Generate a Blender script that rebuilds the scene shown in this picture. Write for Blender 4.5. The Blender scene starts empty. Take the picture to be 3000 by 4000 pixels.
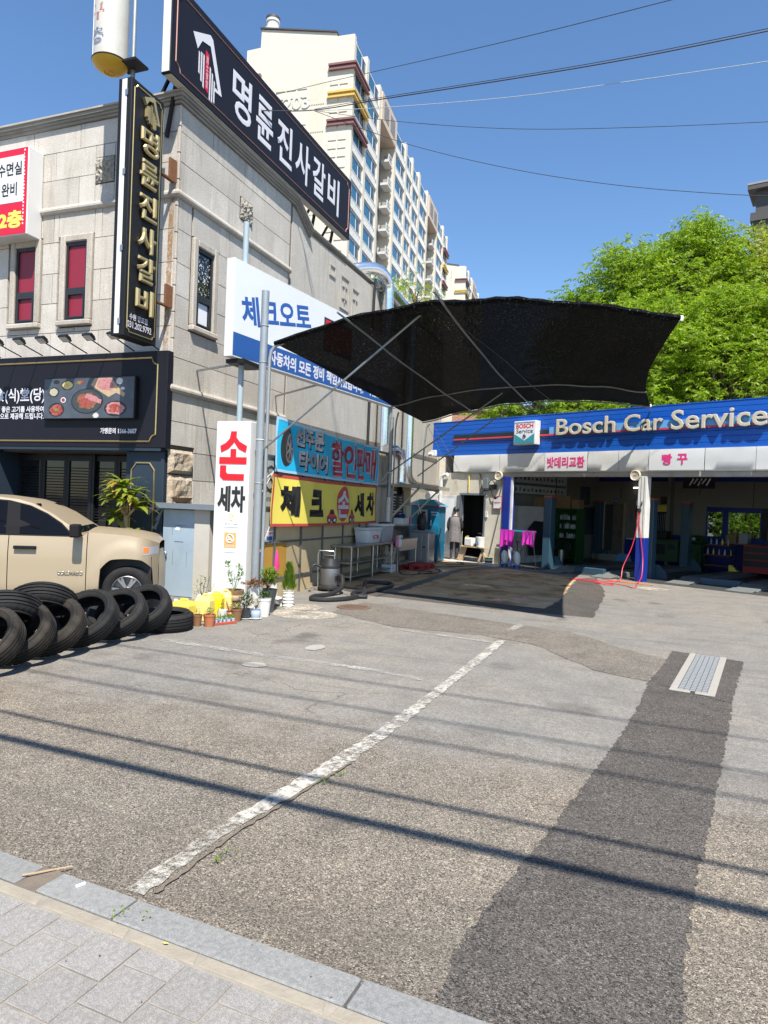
import bpy, bmesh, math, random
from mathutils import Vector, Matrix, noise
rad = math.radians
sc = bpy.context.scene
COL = sc.collection
random.seed(7)

# ---------------------------------------------------------------- camera
CAM_H = 1.65
YAW, PITCH, ROLL, FOCAL = rad(20.5), rad(-0.73), rad(2.3), 2660.0
fw = Vector((-math.sin(YAW) * math.cos(PITCH), math.cos(YAW) * math.cos(PITCH), math.sin(PITCH)))
r0 = Vector((math.cos(YAW), math.sin(YAW), 0)); u0 = r0.cross(fw)
RT = math.cos(ROLL) * r0 + math.sin(ROLL) * u0
UP = -math.sin(ROLL) * r0 + math.cos(ROLL) * u0
cam = bpy.data.cameras.new('camera'); cam_o = bpy.data.objects.new('camera', cam); COL.objects.link(cam_o)
cam.sensor_fit = 'VERTICAL'; cam.sensor_height = 36.0; cam.lens = 36.0 * FOCAL / 4000.0
cam.clip_start = 0.05; cam.clip_end = 3000
cam_o.matrix_world = Matrix(((RT.x, UP.x, -fw.x, 0), (RT.y, UP.y, -fw.y, 0), (RT.z, UP.z, -fw.z, CAM_H), (0, 0, 0, 1)))
sc.camera = cam_o
# ---------------------------------------------------------------- light
SUN = Vector((0.35, -0.53, 1.0)).normalized()
world = bpy.data.worlds.new('World'); sc.world = world; world.use_nodes = True
wn = world.node_tree; wn.nodes.clear()
sky = wn.nodes.new('ShaderNodeTexSky'); sky.sky_type = 'NISHITA'; sky.sun_disc = False
sky.sun_elevation = math.asin(SUN.z); sky.sun_rotation = math.atan2(SUN.x, SUN.y)
sky.altitude = 100; sky.air_density = 1.0; sky.dust_density = 0.3; sky.ozone_density = 3.0
bg = wn.nodes.new('ShaderNodeBackground'); bg.inputs['Strength'].default_value = 0.108
wo = wn.nodes.new('ShaderNodeOutputWorld')
hs = wn.nodes.new('ShaderNodeHueSaturation'); hs.inputs['Saturation'].default_value = 1.12
wn.links.new(sky.outputs[0], hs.inputs['Color']); wn.links.new(hs.outputs[0], bg.inputs[0]); wn.links.new(bg.outputs[0], wo.inputs[0])
sl = bpy.data.lights.new('sun', 'SUN'); sl.energy = 4.6; sl.angle = rad(0.53); sl.color = (1.0, 0.94, 0.84)
so = bpy.data.objects.new('sun', sl); COL.objects.link(so); so.location = (10, -20, 40)
so.rotation_euler = SUN.to_track_quat('Z', 'Y').to_euler()
sc.view_settings.view_transform = 'Standard'; sc.view_settings.look = 'None'
sc.view_settings.exposure = 0.93; sc.view_settings.gamma = 1.0
sc.view_settings.use_curve_mapping = False
sc.render.engine = 'CYCLES'
sc.cycles.max_bounces = 6; sc.cycles.diffuse_bounces = 3; sc.cycles.glossy_bounces = 3
sc.cycles.transparent_max_bounces = 12; sc.cycles.transmission_bounces = 4
sc.cycles.caustics_reflective = False; sc.cycles.caustics_refractive = False

# ---------------------------------------------------------------- materials
MATS = {}
def new_mat(name):
    m = bpy.data.materials.new(name); m.use_nodes = True
    nt = m.node_tree; b = nt.nodes['Principled BSDF']
    MATS[name] = m
    return m, nt, b
def N(nt, t, **kw):
    n = nt.nodes.new(t)
    for k, v in kw.items():
        if k in n.inputs: n.inputs[k].default_value = v
        else: setattr(n, k, v)
    return n
def noise_fac(nt, scale, detail=4, rough=0.55, coord=None, dist=0.0):
    n = N(nt, 'ShaderNodeTexNoise'); n.inputs['Scale'].default_value = scale
    n.inputs['Detail'].default_value = detail; n.inputs['Roughness'].default_value = rough
    n.inputs['Distortion'].default_value = dist
    if coord is not None: nt.links.new(coord, n.inputs['Vector'])
    return n.outputs['Fac']
def ramp(nt, fac, stops):
    r = N(nt, 'ShaderNodeValToRGB'); el = r.color_ramp.elements
    while len(el) < len(stops): el.new(0.5)
    for e, (p, c) in zip(el, stops):
        e.position = p; e.color = (c, c, c, 1) if isinstance(c, (int, float)) else (c[0], c[1], c[2], 1)
    nt.links.new(fac, r.inputs[0]); return r.outputs['Color']
def mixc(nt, fac, a, b, mode='MIX'):
    m = N(nt, 'ShaderNodeMix', data_type='RGBA', blend_type=mode)
    for sock, val in ((m.inputs[0], fac), (m.inputs[6], a), (m.inputs[7], b)):
        if hasattr(val, 'is_linked'): nt.links.new(val, sock)
        elif isinstance(val, (int, float)): sock.default_value = val
        else: sock.default_value = (val[0], val[1], val[2], 1)
    return m.outputs[2]
def math_n(nt, op, a, b=None, clamp=False):
    m = N(nt, 'ShaderNodeMath', operation=op); m.use_clamp = clamp
    for i, v in ((0, a), (1, b)):
        if v is None: continue
        if hasattr(v, 'is_linked'): nt.links.new(v, m.inputs[i])
        else: m.inputs[i].default_value = v
    return m.outputs[0]
def objco(nt): return N(nt, 'ShaderNodeTexCoord').outputs['Object']
def bump(nt, b, h, strength, dist=0.01):
    n = N(nt, 'ShaderNodeBump'); n.inputs['Strength'].default_value = strength; n.inputs['Distance'].default_value = dist
    nt.links.new(h, n.inputs['Height']); nt.links.new(n.outputs[0], b.inputs['Normal'])
def M(name, col, rough=0.6, metal=0.0, var=0.12, vs=2.5, bmp=0.0, bs=60.0, rnd=0.0, spec=None, dirt=None, coat=0.0):
    """Plain procedural material: colour with two scales of unevenness, optional fine relief, dirt tone and per-piece shift."""
    if name in MATS: return MATS[name]
    m, nt, b = new_mat(name)
    co = objco(nt)
    f1 = noise_fac(nt, vs, 5, 0.6, co); f2 = noise_fac(nt, vs * 9, 3, 0.6, co)
    dark = tuple(max(0, c * (1 - var * 1.6)) for c in col); lite = tuple(min(1, c * (1 + var)) for c in col)
    c = mixc(nt, f1, dark, lite)
    c = mixc(nt, math_n(nt, 'MULTIPLY', f2, 0.45), c, col)
    if dirt:
        c = mixc(nt, ramp(nt, noise_fac(nt, vs * 0.7, 6, 0.7, co), [(0.48, 0.0), (0.78, 0.75)]), c, dirt)
    if rnd:
        oi = N(nt, 'ShaderNodeObjectInfo')
        hv = N(nt, 'ShaderNodeHueSaturation')
        v = math_n(nt, 'ADD', math_n(nt, 'MULTIPLY', oi.outputs['Random'], rnd), 1 - rnd / 2)
        nt.links.new(v, hv.inputs['Value']); nt.links.new(c, hv.inputs['Color']); c = hv.outputs[0]
    nt.links.new(c, b.inputs['Base Color'])
    rr = mixc(nt, f2, (rough * 0.8,) * 3, (min(1, rough * 1.15),) * 3)
    nt.links.new(rr, b.inputs['Roughness'])
    b.inputs['Metallic'].default_value = metal
    if spec is not None: b.inputs['Specular IOR Level'].default_value = spec
    if coat: b.inputs['Coat Weight'].default_value = coat; b.inputs['Coat Roughness'].default_value = 0.08
    if bmp: bump(nt, b, noise_fac(nt, bs, 4, 0.6, co), bmp, 0.6 / bs)
    return m
def glass(name, tint=(0.02, 0.03, 0.035), rough=0.04, spec=0.9):
    m, nt, b = new_mat(name)
    b.inputs['Base Color'].default_value = (*tint, 1); b.inputs['Roughness'].default_value = rough
    b.inputs['Specular IOR Level'].default_value = spec
    co = objco(nt); bump(nt, b, noise_fac(nt, 1.3, 2, 0.5, co), 0.03, 0.05)
    return m

# ---------------------------------------------------------------- mesh building
INV = {}
class MB:
    """Collects shapes; build() links them as one mesh object under its parent."""
    def __init__(s, mtx=None): s.v = []; s.f = []; s.mt = mtx
    def add(s, vs, fs):
        o = len(s.v)
        for p in vs:
            p = Vector(p); s.v.append(s.mt @ p if s.mt else p)
        s.f += [tuple(i + o for i in f) for f in fs]; return s
    def box(s, x0, x1, y0, y1, z0, z1):
        if x0 > x1: x0, x1 = x1, x0
        if y0 > y1: y0, y1 = y1, y0
        if z0 > z1: z0, z1 = z1, z0
        return s.add([(x0, y0, z0), (x1, y0, z0), (x1, y1, z0), (x0, y1, z0), (x0, y0, z1), (x1, y0, z1), (x1, y1, z1), (x0, y1, z1)],
                     [(0, 3, 2, 1), (4, 5, 6, 7), (0, 1, 5, 4), (1, 2, 6, 5), (2, 3, 7, 6), (3, 0, 4, 7)])
    def bar(s, a, b, w, h=None, upv=(0, 0, 1)):
        """rectangular bar from a to b"""
        a = Vector(a); b = Vector(b); h = h or w; d = (b - a).normalized(); U = Vector(upv)
        if abs(d.dot(U)) > 0.98: U = Vector((0, 1, 0))
        X = d.cross(U).normalized(); Z = X.cross(d)
        vs = []
        for p in (a, b):
            for i, j in ((-1, -1), (1, -1), (1, 1), (-1, 1)): vs.append(p + X * (w / 2 * i) + Z * (h / 2 * j))
        return s.add(vs, [(0, 1, 2, 3), (7, 6, 5, 4), (0, 4, 5, 1), (1, 5, 6, 2), (2, 6, 7, 3), (3, 7, 4, 0)])
    def tube(s, pts, r, n=8, caps=True, closed=False):
        pts = [Vector(p) for p in pts]; m = len(pts); rs = r if isinstance(r, (list, tuple)) else [r] * m
        vs = []; prev = None
        for i, p in enumerate(pts):
            if closed: d = (pts[(i + 1) % m] - pts[i - 1])
            else: d = (pts[min(i + 1, m - 1)] - pts[max(i - 1, 0)])
            d = d.normalized() if d.length > 1e-9 else Vector((0, 0, 1))
            if prev is None:
                a = Vector((0, 0, 1)) if abs(d.z) < 0.95 else Vector((1, 0, 0))
                X = d.cross(a).normalized()
            else:
                X = (prev - d * prev.dot(d)); X = X.normalized() if X.length > 1e-6 else d.orthogonal().normalized()
            prev = X; Y = d.cross(X)
            for k in range(n):
                t = 2 * math.pi * k / n; vs.append(p + (X * math.cos(t) + Y * math.sin(t)) * rs[i])
        fs = []
        for i in range(m if closed else m - 1):
            j = (i + 1) % m
            for k in range(n): fs.append((i * n + k, i * n + (k + 1) % n, j * n + (k + 1) % n, j * n + k))
        if caps and not closed: fs += [tuple(range(n))[::-1], tuple((m - 1) * n + k for k in range(n))]
        return s.add(vs, fs)
    def lathe(s, prof, n=24, c=(0, 0, 0), mtx=None, caps=True):
        c = Vector(c); vs = []; fs = []; m = len(prof)
        for r, z in prof:
            for k in range(n):
                t = 2 * math.pi * k / n; p = Vector((r * math.cos(t), r * math.sin(t), z))
                vs.append((mtx @ p if mtx else p) + c)
        for i in range(m - 1):
            for k in range(n): fs.append((i * n + k, i * n + (k + 1) % n, (i + 1) * n + (k + 1) % n, (i + 1) * n + k))
        if caps:
            if prof[0][0] > 1e-4: fs.append(tuple(range(n))[::-1])
            if prof[-1][0] > 1e-4: fs.append(tuple((m - 1) * n + k for k in range(n)))
        return s.add(vs, fs)
    def plate(s, pts, nrm, th):
        """polygon pts extruded along nrm by th"""
        nrm = Vector(nrm); a = [Vector(p) for p in pts]; b = [p + nrm * th for p in a]; n = len(a)
        return s.add(a + b, [tuple(range(n))[::-1], tuple(range(n, 2 * n))] + [(i, (i + 1) % n, n + (i + 1) % n, n + i) for i in range(n)])
    def build(s, name, mat, parent=None, smooth=False, bevel=0.0, seg=1, kind=None, local=False, loc=None, ang=40):
        me = bpy.data.meshes.new(name)
        vs = s.v
        if parent is not None and not local: iv = INV[parent.name]; vs = [iv @ p for p in vs]
        elif loc is not None and not local: L = Vector(loc); vs = [p - L for p in vs]
        me.from_pydata([tuple(p) for p in vs], [], s.f)
        bm = bmesh.new(); bm.from_mesh(me)
        bmesh.ops.recalc_face_normals(bm, faces=bm.faces)
        if bevel:
            es = [e for e in bm.edges if len(e.link_faces) == 2 and e.calc_face_angle(0) > rad(30)]
            bmesh.ops.bevel(bm, geom=es, offset=bevel, segments=seg, affect='EDGES', clamp_overlap=True, profile=0.5)
        if smooth:
            for f in bm.faces: f.smooth = True
            for e in bm.edges:
                if len(e.link_faces) == 2 and e.calc_face_angle(0) > rad(ang): e.smooth = False
        bm.to_mesh(me); bm.free()
        return link(name, me, mat, parent, kind, loc)
def link(name, me, mat, parent=None, kind=None, loc=None):
    if mat is not None: me.materials.append(MATS[mat] if isinstance(mat, str) else mat)
    o = bpy.data.objects.new(name, me); COL.objects.link(o)
    if parent is not None: o.parent = parent; INV[o.name] = INV[parent.name]
    elif loc is not None: o.location = loc; INV[o.name] = Matrix.Translation(-Vector(loc))
    else: INV[o.name] = Matrix.Identity(4)
    if kind: o['kind'] = kind
    return o
def thing(name, label, cat, loc=(0, 0, 0), rz=0.0, group=None):
    o = bpy.data.objects.new(name, None); COL.objects.link(o); o.empty_display_size = 0.2
    o.location = loc; o.rotation_euler = (0, 0, rz)
    INV[o.name] = (Matrix.Translation(Vector(loc)) @ Matrix.Rotation(rz, 4, 'Z')).inverted()
    return tag(o, label, cat, group)
def tag(o, label, cat, group=None):
    o['label'] = label; o['category'] = cat
    if group: o['group'] = group
    return o
def structure(name, loc=(0, 0, 0), rz=0.0):
    o = bpy.data.objects.new(name, None); COL.objects.link(o); o.location = loc; o.rotation_euler = (0, 0, rz)
    INV[o.name] = (Matrix.Translation(Vector(loc)) @ Matrix.Rotation(rz, 4, 'Z')).inverted()
    o['kind'] = 'structure'; return o
def copy_tree(o, parent=None):
    c = o.copy(); COL.objects.link(c); c.parent = parent; INV[c.name] = INV[o.name]
    for ch in o.children: copy_tree(ch, c)
    return c
def boxpart(name, mat, parent, *b, bevel=0.0, local=False, **k):
    return MB().box(*b).build(name, mat, parent, bevel=bevel, local=local, **k)
def lettering(body, mat, parent, o, xd, yd, w=None, h=None, bold=0.0, depth=0.002, shear=0.0, name='lettering', local=False, res=3, spacing=1.0, align=0):
    """Words as real geometry: o centre (or left end when align=-1), xd reading direction, yd up, fitted to w and/or h metres."""
    c = bpy.data.curves.new('lettering', 'FONT'); c.body = body; c.size = 1.0; c.shear = shear; c.resolution_u = res
    c.space_character = spacing; c.align_x = 'LEFT'
    if bold: c.bevel_depth = bold; c.bevel_resolution = 0
    t = bpy.data.objects.new('lettering_tmp', c)
    me = bpy.data.meshes.new_from_object(t)
    bpy.data.objects.remove(t); bpy.data.curves.remove(c)
    xs = [v.co.x for v in me.vertices]; ys = [v.co.y for v in me.vertices]
    x0, x1, y0, y1 = min(xs), max(xs), min(ys), max(ys)
    sx = (w / (x1 - x0)) if w else None; sy = (h / (y1 - y0)) if h else None
    sx = sx or sy; sy = sy or sx
    xd = Vector(xd).normalized(); yd = Vector(yd).normalized(); nd = xd.cross(yd); o = Vector(o)
    iv = Matrix.Identity(4) if local else INV[parent.name]
    flat = not bold
    cx = x0 if align == -1 else (x0 + x1) / 2
    zs = [v.co.z for v in me.vertices]; z0, z1 = min(zs), max(zs)
    if depth > 0.004 or flat:
        bm = bmesh.new(); bm.from_mesh(me)
        if depth > 0.004:
            if bold:
                pass
            else:
                r = bmesh.ops.extrude_face_region(bm, geom=bm.faces[:])
                for g in r['geom']:
                    if isinstance(g, bmesh.types.BMVert): g.co.z += 1.0
        bm.to_mesh(me); bm.free(); zs = [v.co.z for v in me.vertices]; z0, z1 = min(zs), max(zs)
    k = depth / (z1 - z0) if z1 - z0 > 1e-6 else 0.0
    for v in me.vertices:
        p = o + xd * ((v.co.x - cx) * sx) + yd * ((v.co.y - (y0 + y1) / 2) * sy) + nd * ((v.co.z - z0) * k)
        v.co = iv @ p
    me.name = name; me.materials.clear()
    me.polygons.foreach_set('use_smooth', [False] * len(me.polygons))
    me.update()
    return link(name, me, mat, parent)
def sight(px, py, depth):
    """a surveyed point: direction read off the photograph, taken at its true distance"""
    d = fw + RT * ((px - 1500) / FOCAL) - UP * ((py - 2000) / FOCAL)
    return Vector((0, 0, CAM_H)) + d * depth
def lerp(a, b, t): return a + (b - a) * t
def smooth01(t): t = max(0.0, min(1.0, t)); return t * t * (3 - 2 * t)
def ground_z(x, y): return -0.25 * smooth01((-5.3 - x) / 1.5) * (1 - smooth01((y - 10.6) / 2.0))
# ---------------------------------------------------------------- material list
def asphalt(name, base, brown, stone=0.55, zones=True, dark=1.0):
    m, nt, b = new_mat(name); co = objco(nt)
    vor = N(nt, 'ShaderNodeTexVoronoi'); vor.inputs['Scale'].default_value = 170; nt.links.new(co, vor.inputs['Vector'])
    bw = N(nt, 'ShaderNodeSeparateColor'); nt.links.new(vor.outputs['Color'], bw.inputs[0])
    vor2 = N(nt, 'ShaderNodeTexVoronoi'); vor2.inputs['Scale'].default_value = 260; nt.links.new(co, vor2.inputs['Vector'])
    bw2 = N(nt, 'ShaderNodeSeparateColor'); nt.links.new(vor2.outputs['Color'], bw2.inputs[0])
    big = noise_fac(nt, 0.45, 6, 0.62, co); mid = noise_fac(nt, 2.6, 6, 0.68, co); fine = noise_fac(nt, 24, 4, 0.7, co)
    c = mixc(nt, ramp(nt, big, [(0.38, 0.0), (0.62, 1.0)]), base, brown)
    c = mixc(nt, ramp(nt, mid, [(0.34, 0.4), (0.58, 0.0)]), c, tuple(x * 0.55 for x in base))
    c = mixc(nt, ramp(nt, fine, [(0.32, 0.5), (0.56, 0.0)]), c, tuple(x * 0.5 for x in brown))
    st = ramp(nt, bw.outputs[0], [(0.0, (0.25, 0.245, 0.24)), (0.3, (0.75, 0.74, 0.72)), (0.62, (1.0, 0.975, 0.94)), (0.85, (1.3, 1.2, 1.08)), (1.0, (2.0, 1.92, 1.8))])
    c2 = mixc(nt, 1.0, c, st, 'MULTIPLY')
    st2 = ramp(nt, bw2.outputs[1], [(0.0, 0.5), (0.5, 0.95), (1.0, 1.5)])
    c2 = mixc(nt, 0.7, c2, st2, 'MULTIPLY')
    if zones:   # coarse worn aggregate nearer the pavement, finer grey surface farther in
        sp = N(nt, 'ShaderNodeSeparateXYZ'); nt.links.new(co, sp.inputs[0])
        yy = math_n(nt, 'ADD', sp.outputs['Y'], math_n(nt, 'MULTIPLY', math_n(nt, 'SUBTRACT', mid, 0.5), 1.6))
        zone = ramp(nt, math_n(nt, 'MULTIPLY', yy, 0.1), [(0.40, 0.0), (0.50, 1.0)])
        grey = mixc(nt, 1.0, mixc(nt, 0.55, c2, c), (1.10, 1.115, 1.12), 'MULTIPLY')
        c2 = mixc(nt, zone, mixc(nt, 1.0, c2, (1.03, 0.99, 0.93), 'MULTIPLY'), grey)
        # grime gathered along the kerb
        kb = ramp(nt, math_n(nt, 'MULTIPLY', yy, 0.1), [(0.17, 0.75), (0.30, 0.0)])
        kb = mixc(nt, 1.0, kb, ramp(nt, mid, [(0.42, 0.0), (0.56, 1.0)]), 'MULTIPLY')
        c2 = mixc(nt, kb, c2, (0.06, 0.052, 0.045))
    # oil spots
    sp_n = noise_fac(nt, 1.15, 3, 0.5, co)
    c2 = mixc(nt, ramp(nt, sp_n, [(0.62, 0.0), (0.72, 0.55)]), c2, (0.06, 0.055, 0.05))
    # long faint dark streaks and hairline cracks
    mp = N(nt, 'ShaderNodeMapping'); mp.inputs['Scale'].default_value = (0.35, 3.2, 1); mp.inputs['Rotation'].default_value = (0, 0, 0.12); nt.links.new(co, mp.inputs['Vector'])
    c2 = mixc(nt, ramp(nt, noise_fac(nt, 1.3, 5, 0.65, mp.outputs[0]), [(0.54, 0.0), (0.72, 0.42)]), c2, (0.1, 0.09, 0.08))
    wv = N(nt, 'ShaderNodeTexVoronoi'); wv.feature = 'DISTANCE_TO_EDGE'; wv.inputs['Scale'].default_value = 0.42
    dv = N(nt, 'ShaderNodeVectorMath', operation='ADD'); nn = N(nt, 'ShaderNodeTexNoise'); nn.inputs['Scale'].default_value = 2.5; nn.inputs['Detail'].default_value = 5; nt.links.new(co, nn.inputs['Vector']); nt.links.new(co, dv.inputs[0])
    sc3 = N(nt, 'ShaderNodeVectorMath', operation='SCALE'); nt.links.new(nn.outputs['Color'], sc3.inputs[0]); sc3.inputs['Scale'].default_value = 0.7; nt.links.new(sc3.outputs[0], dv.inputs[1]); nt.links.new(dv.outputs[0], wv.inputs['Vector'])
    ck_ = mixc(nt, 1.0, ramp(nt, wv.outputs['Distance'], [(0.0, 1.0), (0.006, 0.0)]), ramp(nt, big, [(0.5, 0.0), (0.6, 0.7)]), 'MULTIPLY')
    c2 = mixc(nt, ck_, c2, (0.05, 0.045, 0.04))
    nt.links.new(c2, b.inputs['Base Color'])
    b.inputs['Roughness'].default_value = 0.9; b.inputs['Specular IOR Level'].default_value = 0.12
    h = math_n(nt, 'ADD', math_n(nt, 'MULTIPLY', vor.outputs['Distance'], -1.0), math_n(nt, 'MULTIPLY', fine, 0.8))
    bump(nt, b, h, 0.75, 0.006)
    return m
asphalt('asphalt', (0.215, 0.208, 0.197), (0.255, 0.235, 0.208))
asphalt('asphalt_patch', (0.108, 0.103, 0.1), (0.125, 0.117, 0.11), zones=False)
asphalt('asphalt_old', (0.2, 0.19, 0.175), (0.225, 0.208, 0.185), zones=False)
def worn_paint(name, col, lo, hi):
    m, nt, b = new_mat(name); co = objco(nt)
    f = noise_fac(nt, 26, 5, 0.75, co); g = noise_fac(nt, 3.0, 4, 0.6, co); k = noise_fac(nt, 150, 2, 0.6, co)
    v = math_n(nt, 'ADD', math_n(nt, 'MULTIPLY', f, 0.5), math_n(nt, 'ADD', math_n(nt, 'MULTIPLY', g, 0.35), math_n(nt, 'MULTIPLY', k, 0.25)))
    a = ramp(nt, v, [(lo, 0.0), (hi, 1.0)])
    nt.links.new(a, b.inputs['Alpha'])
    nt.links.new(mixc(nt, f, tuple(c * 0.72 for c in col), col), b.inputs['Base Color']); b.inputs['Roughness'].default_value = 0.8
    bump(nt, b, k, 0.5, 0.004)
worn_paint('road_paint', (0.5, 0.475, 0.42), 0.47, 0.60)
worn_paint('road_paint_faint', (0.5, 0.49, 0.46), 0.50, 0.68)
worn_paint('cement_smear', (0.55, 0.49, 0.4), 0.46, 0.62)
def granite(name, a, b_, scale=260, bm=0.25, dirt=(0.2, 0.16, 0.11), rnd=0.18, streak=True):
    m, nt, b = new_mat(name); co = objco(nt)
    f = noise_fac(nt, scale, 2, 0.6, co); g = noise_fac(nt, 1.4, 5, 0.65, co); v = noise_fac(nt, 45, 4, 0.7, co)
    c = mixc(nt, ramp(nt, f, [(0.36, 0.0), (0.62, 1.0)]), a, b_)
    c = mixc(nt, ramp(nt, v, [(0.35, 0.5), (0.6, 0.0)]), c, tuple(x * 0.6 for x in a))
    if streak:
        mp = N(nt, 'ShaderNodeMapping'); mp.inputs['Scale'].default_value = (2.2, 2.2, 0.22); nt.links.new(co, mp.inputs['Vector'])
        s = noise_fac(nt, 2.2, 6, 0.7, mp.outputs[0])
        c = mixc(nt, ramp(nt, s, [(0.52, 0.0), (0.8, 0.65)]), c, dirt)
    c = mixc(nt, ramp(nt, g, [(0.4, 0.22), (0.66, 0.0)]), c, dirt)
    oi = N(nt, 'ShaderNodeObjectInfo'); hv = N(nt, 'ShaderNodeHueSaturation')
    nt.links.new(math_n(nt, 'ADD', math_n(nt, 'MULTIPLY', oi.outputs['Random'], rnd), 1 - rnd / 2), hv.inputs['Value']); nt.links.new(c, hv.inputs['Color'])
    nt.links.new(hv.outputs[0], b.inputs['Base Color']); b.inputs['Roughness'].default_value = 0.8
    bump(nt, b, f, bm, 0.004)
granite('granite_panel', (0.47, 0.44, 0.395), (0.71, 0.67, 0.61), 60)
granite('granite_trim', (0.43, 0.39, 0.34), (0.6, 0.555, 0.495), 70)
granite('granite_kerb', (0.165, 0.168, 0.167), (0.27, 0.272, 0.268), 240, 0.2, (0.26, 0.24, 0.2), 0.1, False)
granite('paver_stone', (0.125, 0.125, 0.125), (0.33, 0.325, 0.315), 300, 0.3, (0.36, 0.31, 0.25), 0.12, False)
granite('rock_face', (0.3, 0.26, 0.2), (0.52, 0.47, 0.38), 22, 0.6, (0.4, 0.22, 0.08), 0.1)
granite('render_wall', (0.48, 0.45, 0.4), (0.58, 0.545, 0.485), 30, 0.5, (0.26, 0.235, 0.2), 0.0)
granite('relief_stone', (0.28, 0.26, 0.22), (0.5, 0.47, 0.4), 26, 0.8, (0.13, 0.11, 0.09), 0.1)
M('joint', (0.16, 0.145, 0.125), 0.9)
M('mortar', (0.3, 0.265, 0.21), 0.9, var=0.3, vs=12, bmp=0.4, bs=60)
M('soil', (0.16, 0.13, 0.1), 0.95, var=0.3, vs=20, bmp=0.6, bs=80)
M('navy_panel', (0.012, 0.012, 0.018), 0.5, var=0.08, vs=4, spec=0.2)
M('storefront_blue', (0.026, 0.04, 0.06), 0.55, var=0.1, spec=0.25)
M('black_metal', (0.012, 0.012, 0.013), 0.5, var=0.1, spec=0.3)
M('black_plastic', (0.02, 0.02, 0.022), 0.5, var=0.15)
M('rubber', (0.013, 0.013, 0.0135), 0.8, var=0.25, vs=9, bmp=0.2, bs=120, dirt=(0.03, 0.027, 0.024), rnd=0.3, spec=0.3)
M('gold', (0.62, 0.46, 0.2), 0.32, 0.85, var=0.15, vs=8)
M('gold_face', (0.5, 0.4, 0.2), 0.42, 0.55, var=0.06)
M('white_paint', (0.66, 0.665, 0.665), 0.45, var=0.04, vs=3)
M('white_dull', (0.68, 0.68, 0.66), 0.6, var=0.08, vs=3, dirt=(0.42, 0.38, 0.32))
M('letter_white', (0.64, 0.635, 0.68), 0.5, var=0.03)
M('letter_black', (0.02, 0.02, 0.02), 0.5)
M('letter_red', (0.66, 0.01, 0.02), 0.45, var=0.04)
M('letter_blue', (0.025, 0.1, 0.36), 0.45, var=0.04)
M('letter_magenta', (0.72, 0.035, 0.22), 0.5, var=0.12, vs=9)
M('sign_red', (0.6, 0.012, 0.04), 0.4, var=0.04)
M('sign_yellow', (0.85, 0.66, 0.12), 0.45)
M('sign_blue', (0.018, 0.085, 0.31), 0.4, var=0.06)
M('sign_white', (0.72, 0.74, 0.8), 0.4, var=0.03)
M('rose_line', (0.5, 0.24, 0.19), 0.45)
M('barrel_white', (0.55, 0.54, 0.49), 0.35, var=0.07, vs=2, dirt=(0.42, 0.38, 0.3))
M('barrel_yellow', (0.62, 0.37, 0.03), 0.5, var=0.12, vs=6, bmp=0.2, bs=90)
M('faded_red', (0.62, 0.34, 0.32), 0.5, var=0.1); M('faded_blue', (0.3, 0.32, 0.42), 0.5, var=0.1)
M('zinc', (0.36, 0.39, 0.41), 0.45, 0.5, var=0.14, vs=7, dirt=(0.35, 0.36, 0.36))
M('zinc_dull', (0.3, 0.33, 0.35), 0.5, 0.6, var=0.2, vs=10, dirt=(0.16, 0.14, 0.12))
M('pole_blue', (0.34, 0.42, 0.46), 0.5, var=0.1, vs=6)
M('duct_foil', (0.8, 0.82, 0.84), 0.24, 0.95, var=0.06, vs=12)
M('steel', (0.5, 0.5, 0.49), 0.33, 0.85, var=0.12, vs=8)
M('steel_dark', (0.22, 0.22, 0.22), 0.45, 0.7, var=0.2)
M('rust', (0.2, 0.085, 0.035), 0.9, var=0.35, vs=18, bmp=0.5, bs=50)
M('maroon', (0.24, 0.016, 0.035), 0.45, var=0.06)
M('window_frame', (0.022, 0.024, 0.028), 0.4)
M('cream_wall', (0.62, 0.58, 0.49), 0.85, var=0.1, vs=3, bmp=0.4, bs=28, dirt=(0.42, 0.35, 0.24))
M('concrete', (0.4, 0.375, 0.33), 0.85, var=0.14, vs=3, bmp=0.3, bs=40, dirt=(0.24, 0.21, 0.17))
M('concrete_light', (0.5, 0.475, 0.42), 0.85, var=0.1, vs=4, bmp=0.3, bs=60)
M('shed_door', (0.33, 0.42, 0.5), 0.55, var=0.07, vs=3, dirt=(0.24, 0.31, 0.38))
M('tin', (0.22, 0.26, 0.3), 0.45, 0.5, var=0.2)
M('truck_paint', (0.345, 0.28, 0.19), 0.4, var=0.02, coat=0.35)
M('truck_trim', (0.016, 0.016, 0.018), 0.8, spec=0.08)
M('amber', (0.75, 0.2, 0.03), 0.25)
M('chrome', (0.75, 0.76, 0.78), 0.15, 1.0, var=0.03)
M('alloy', (0.6, 0.61, 0.62), 0.3, 0.9)
M('jug_yellow', (0.8, 0.6, 0.08), 0.4, var=0.08, vs=5); M('jug_pale', (0.8, 0.64, 0.2), 0.42, var=0.08, vs=5); M('jug_strong', (0.85, 0.6, 0.01), 0.38, var=0.06, vs=5)
M('terracotta', (0.45, 0.15, 0.065), 0.7, var=0.15, vs=9); M('pot_brown', (0.24, 0.12, 0.055), 0.6, var=0.15, vs=9)
M('pot_glaze', (0.26, 0.15, 0.07), 0.28, var=0.2, vs=6); M('pot_band', (0.48, 0.35, 0.24), 0.5, var=0.4, vs=40, bmp=0.6, bs=60)
M('pot_white', (0.75, 0.74, 0.71), 0.35, var=0.06, vs=6, dirt=(0.55, 0.5, 0.42)); M('pot_blue', (0.42, 0.5, 0.64), 0.4); M('pot_dark', (0.05, 0.058, 0.062), 0.3, var=0.4, vs=10)
M('pot_red', (0.4, 0.08, 0.04), 0.5)
M('cement_tile', (0.6, 0.36, 0.12), 0.6)
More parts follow.
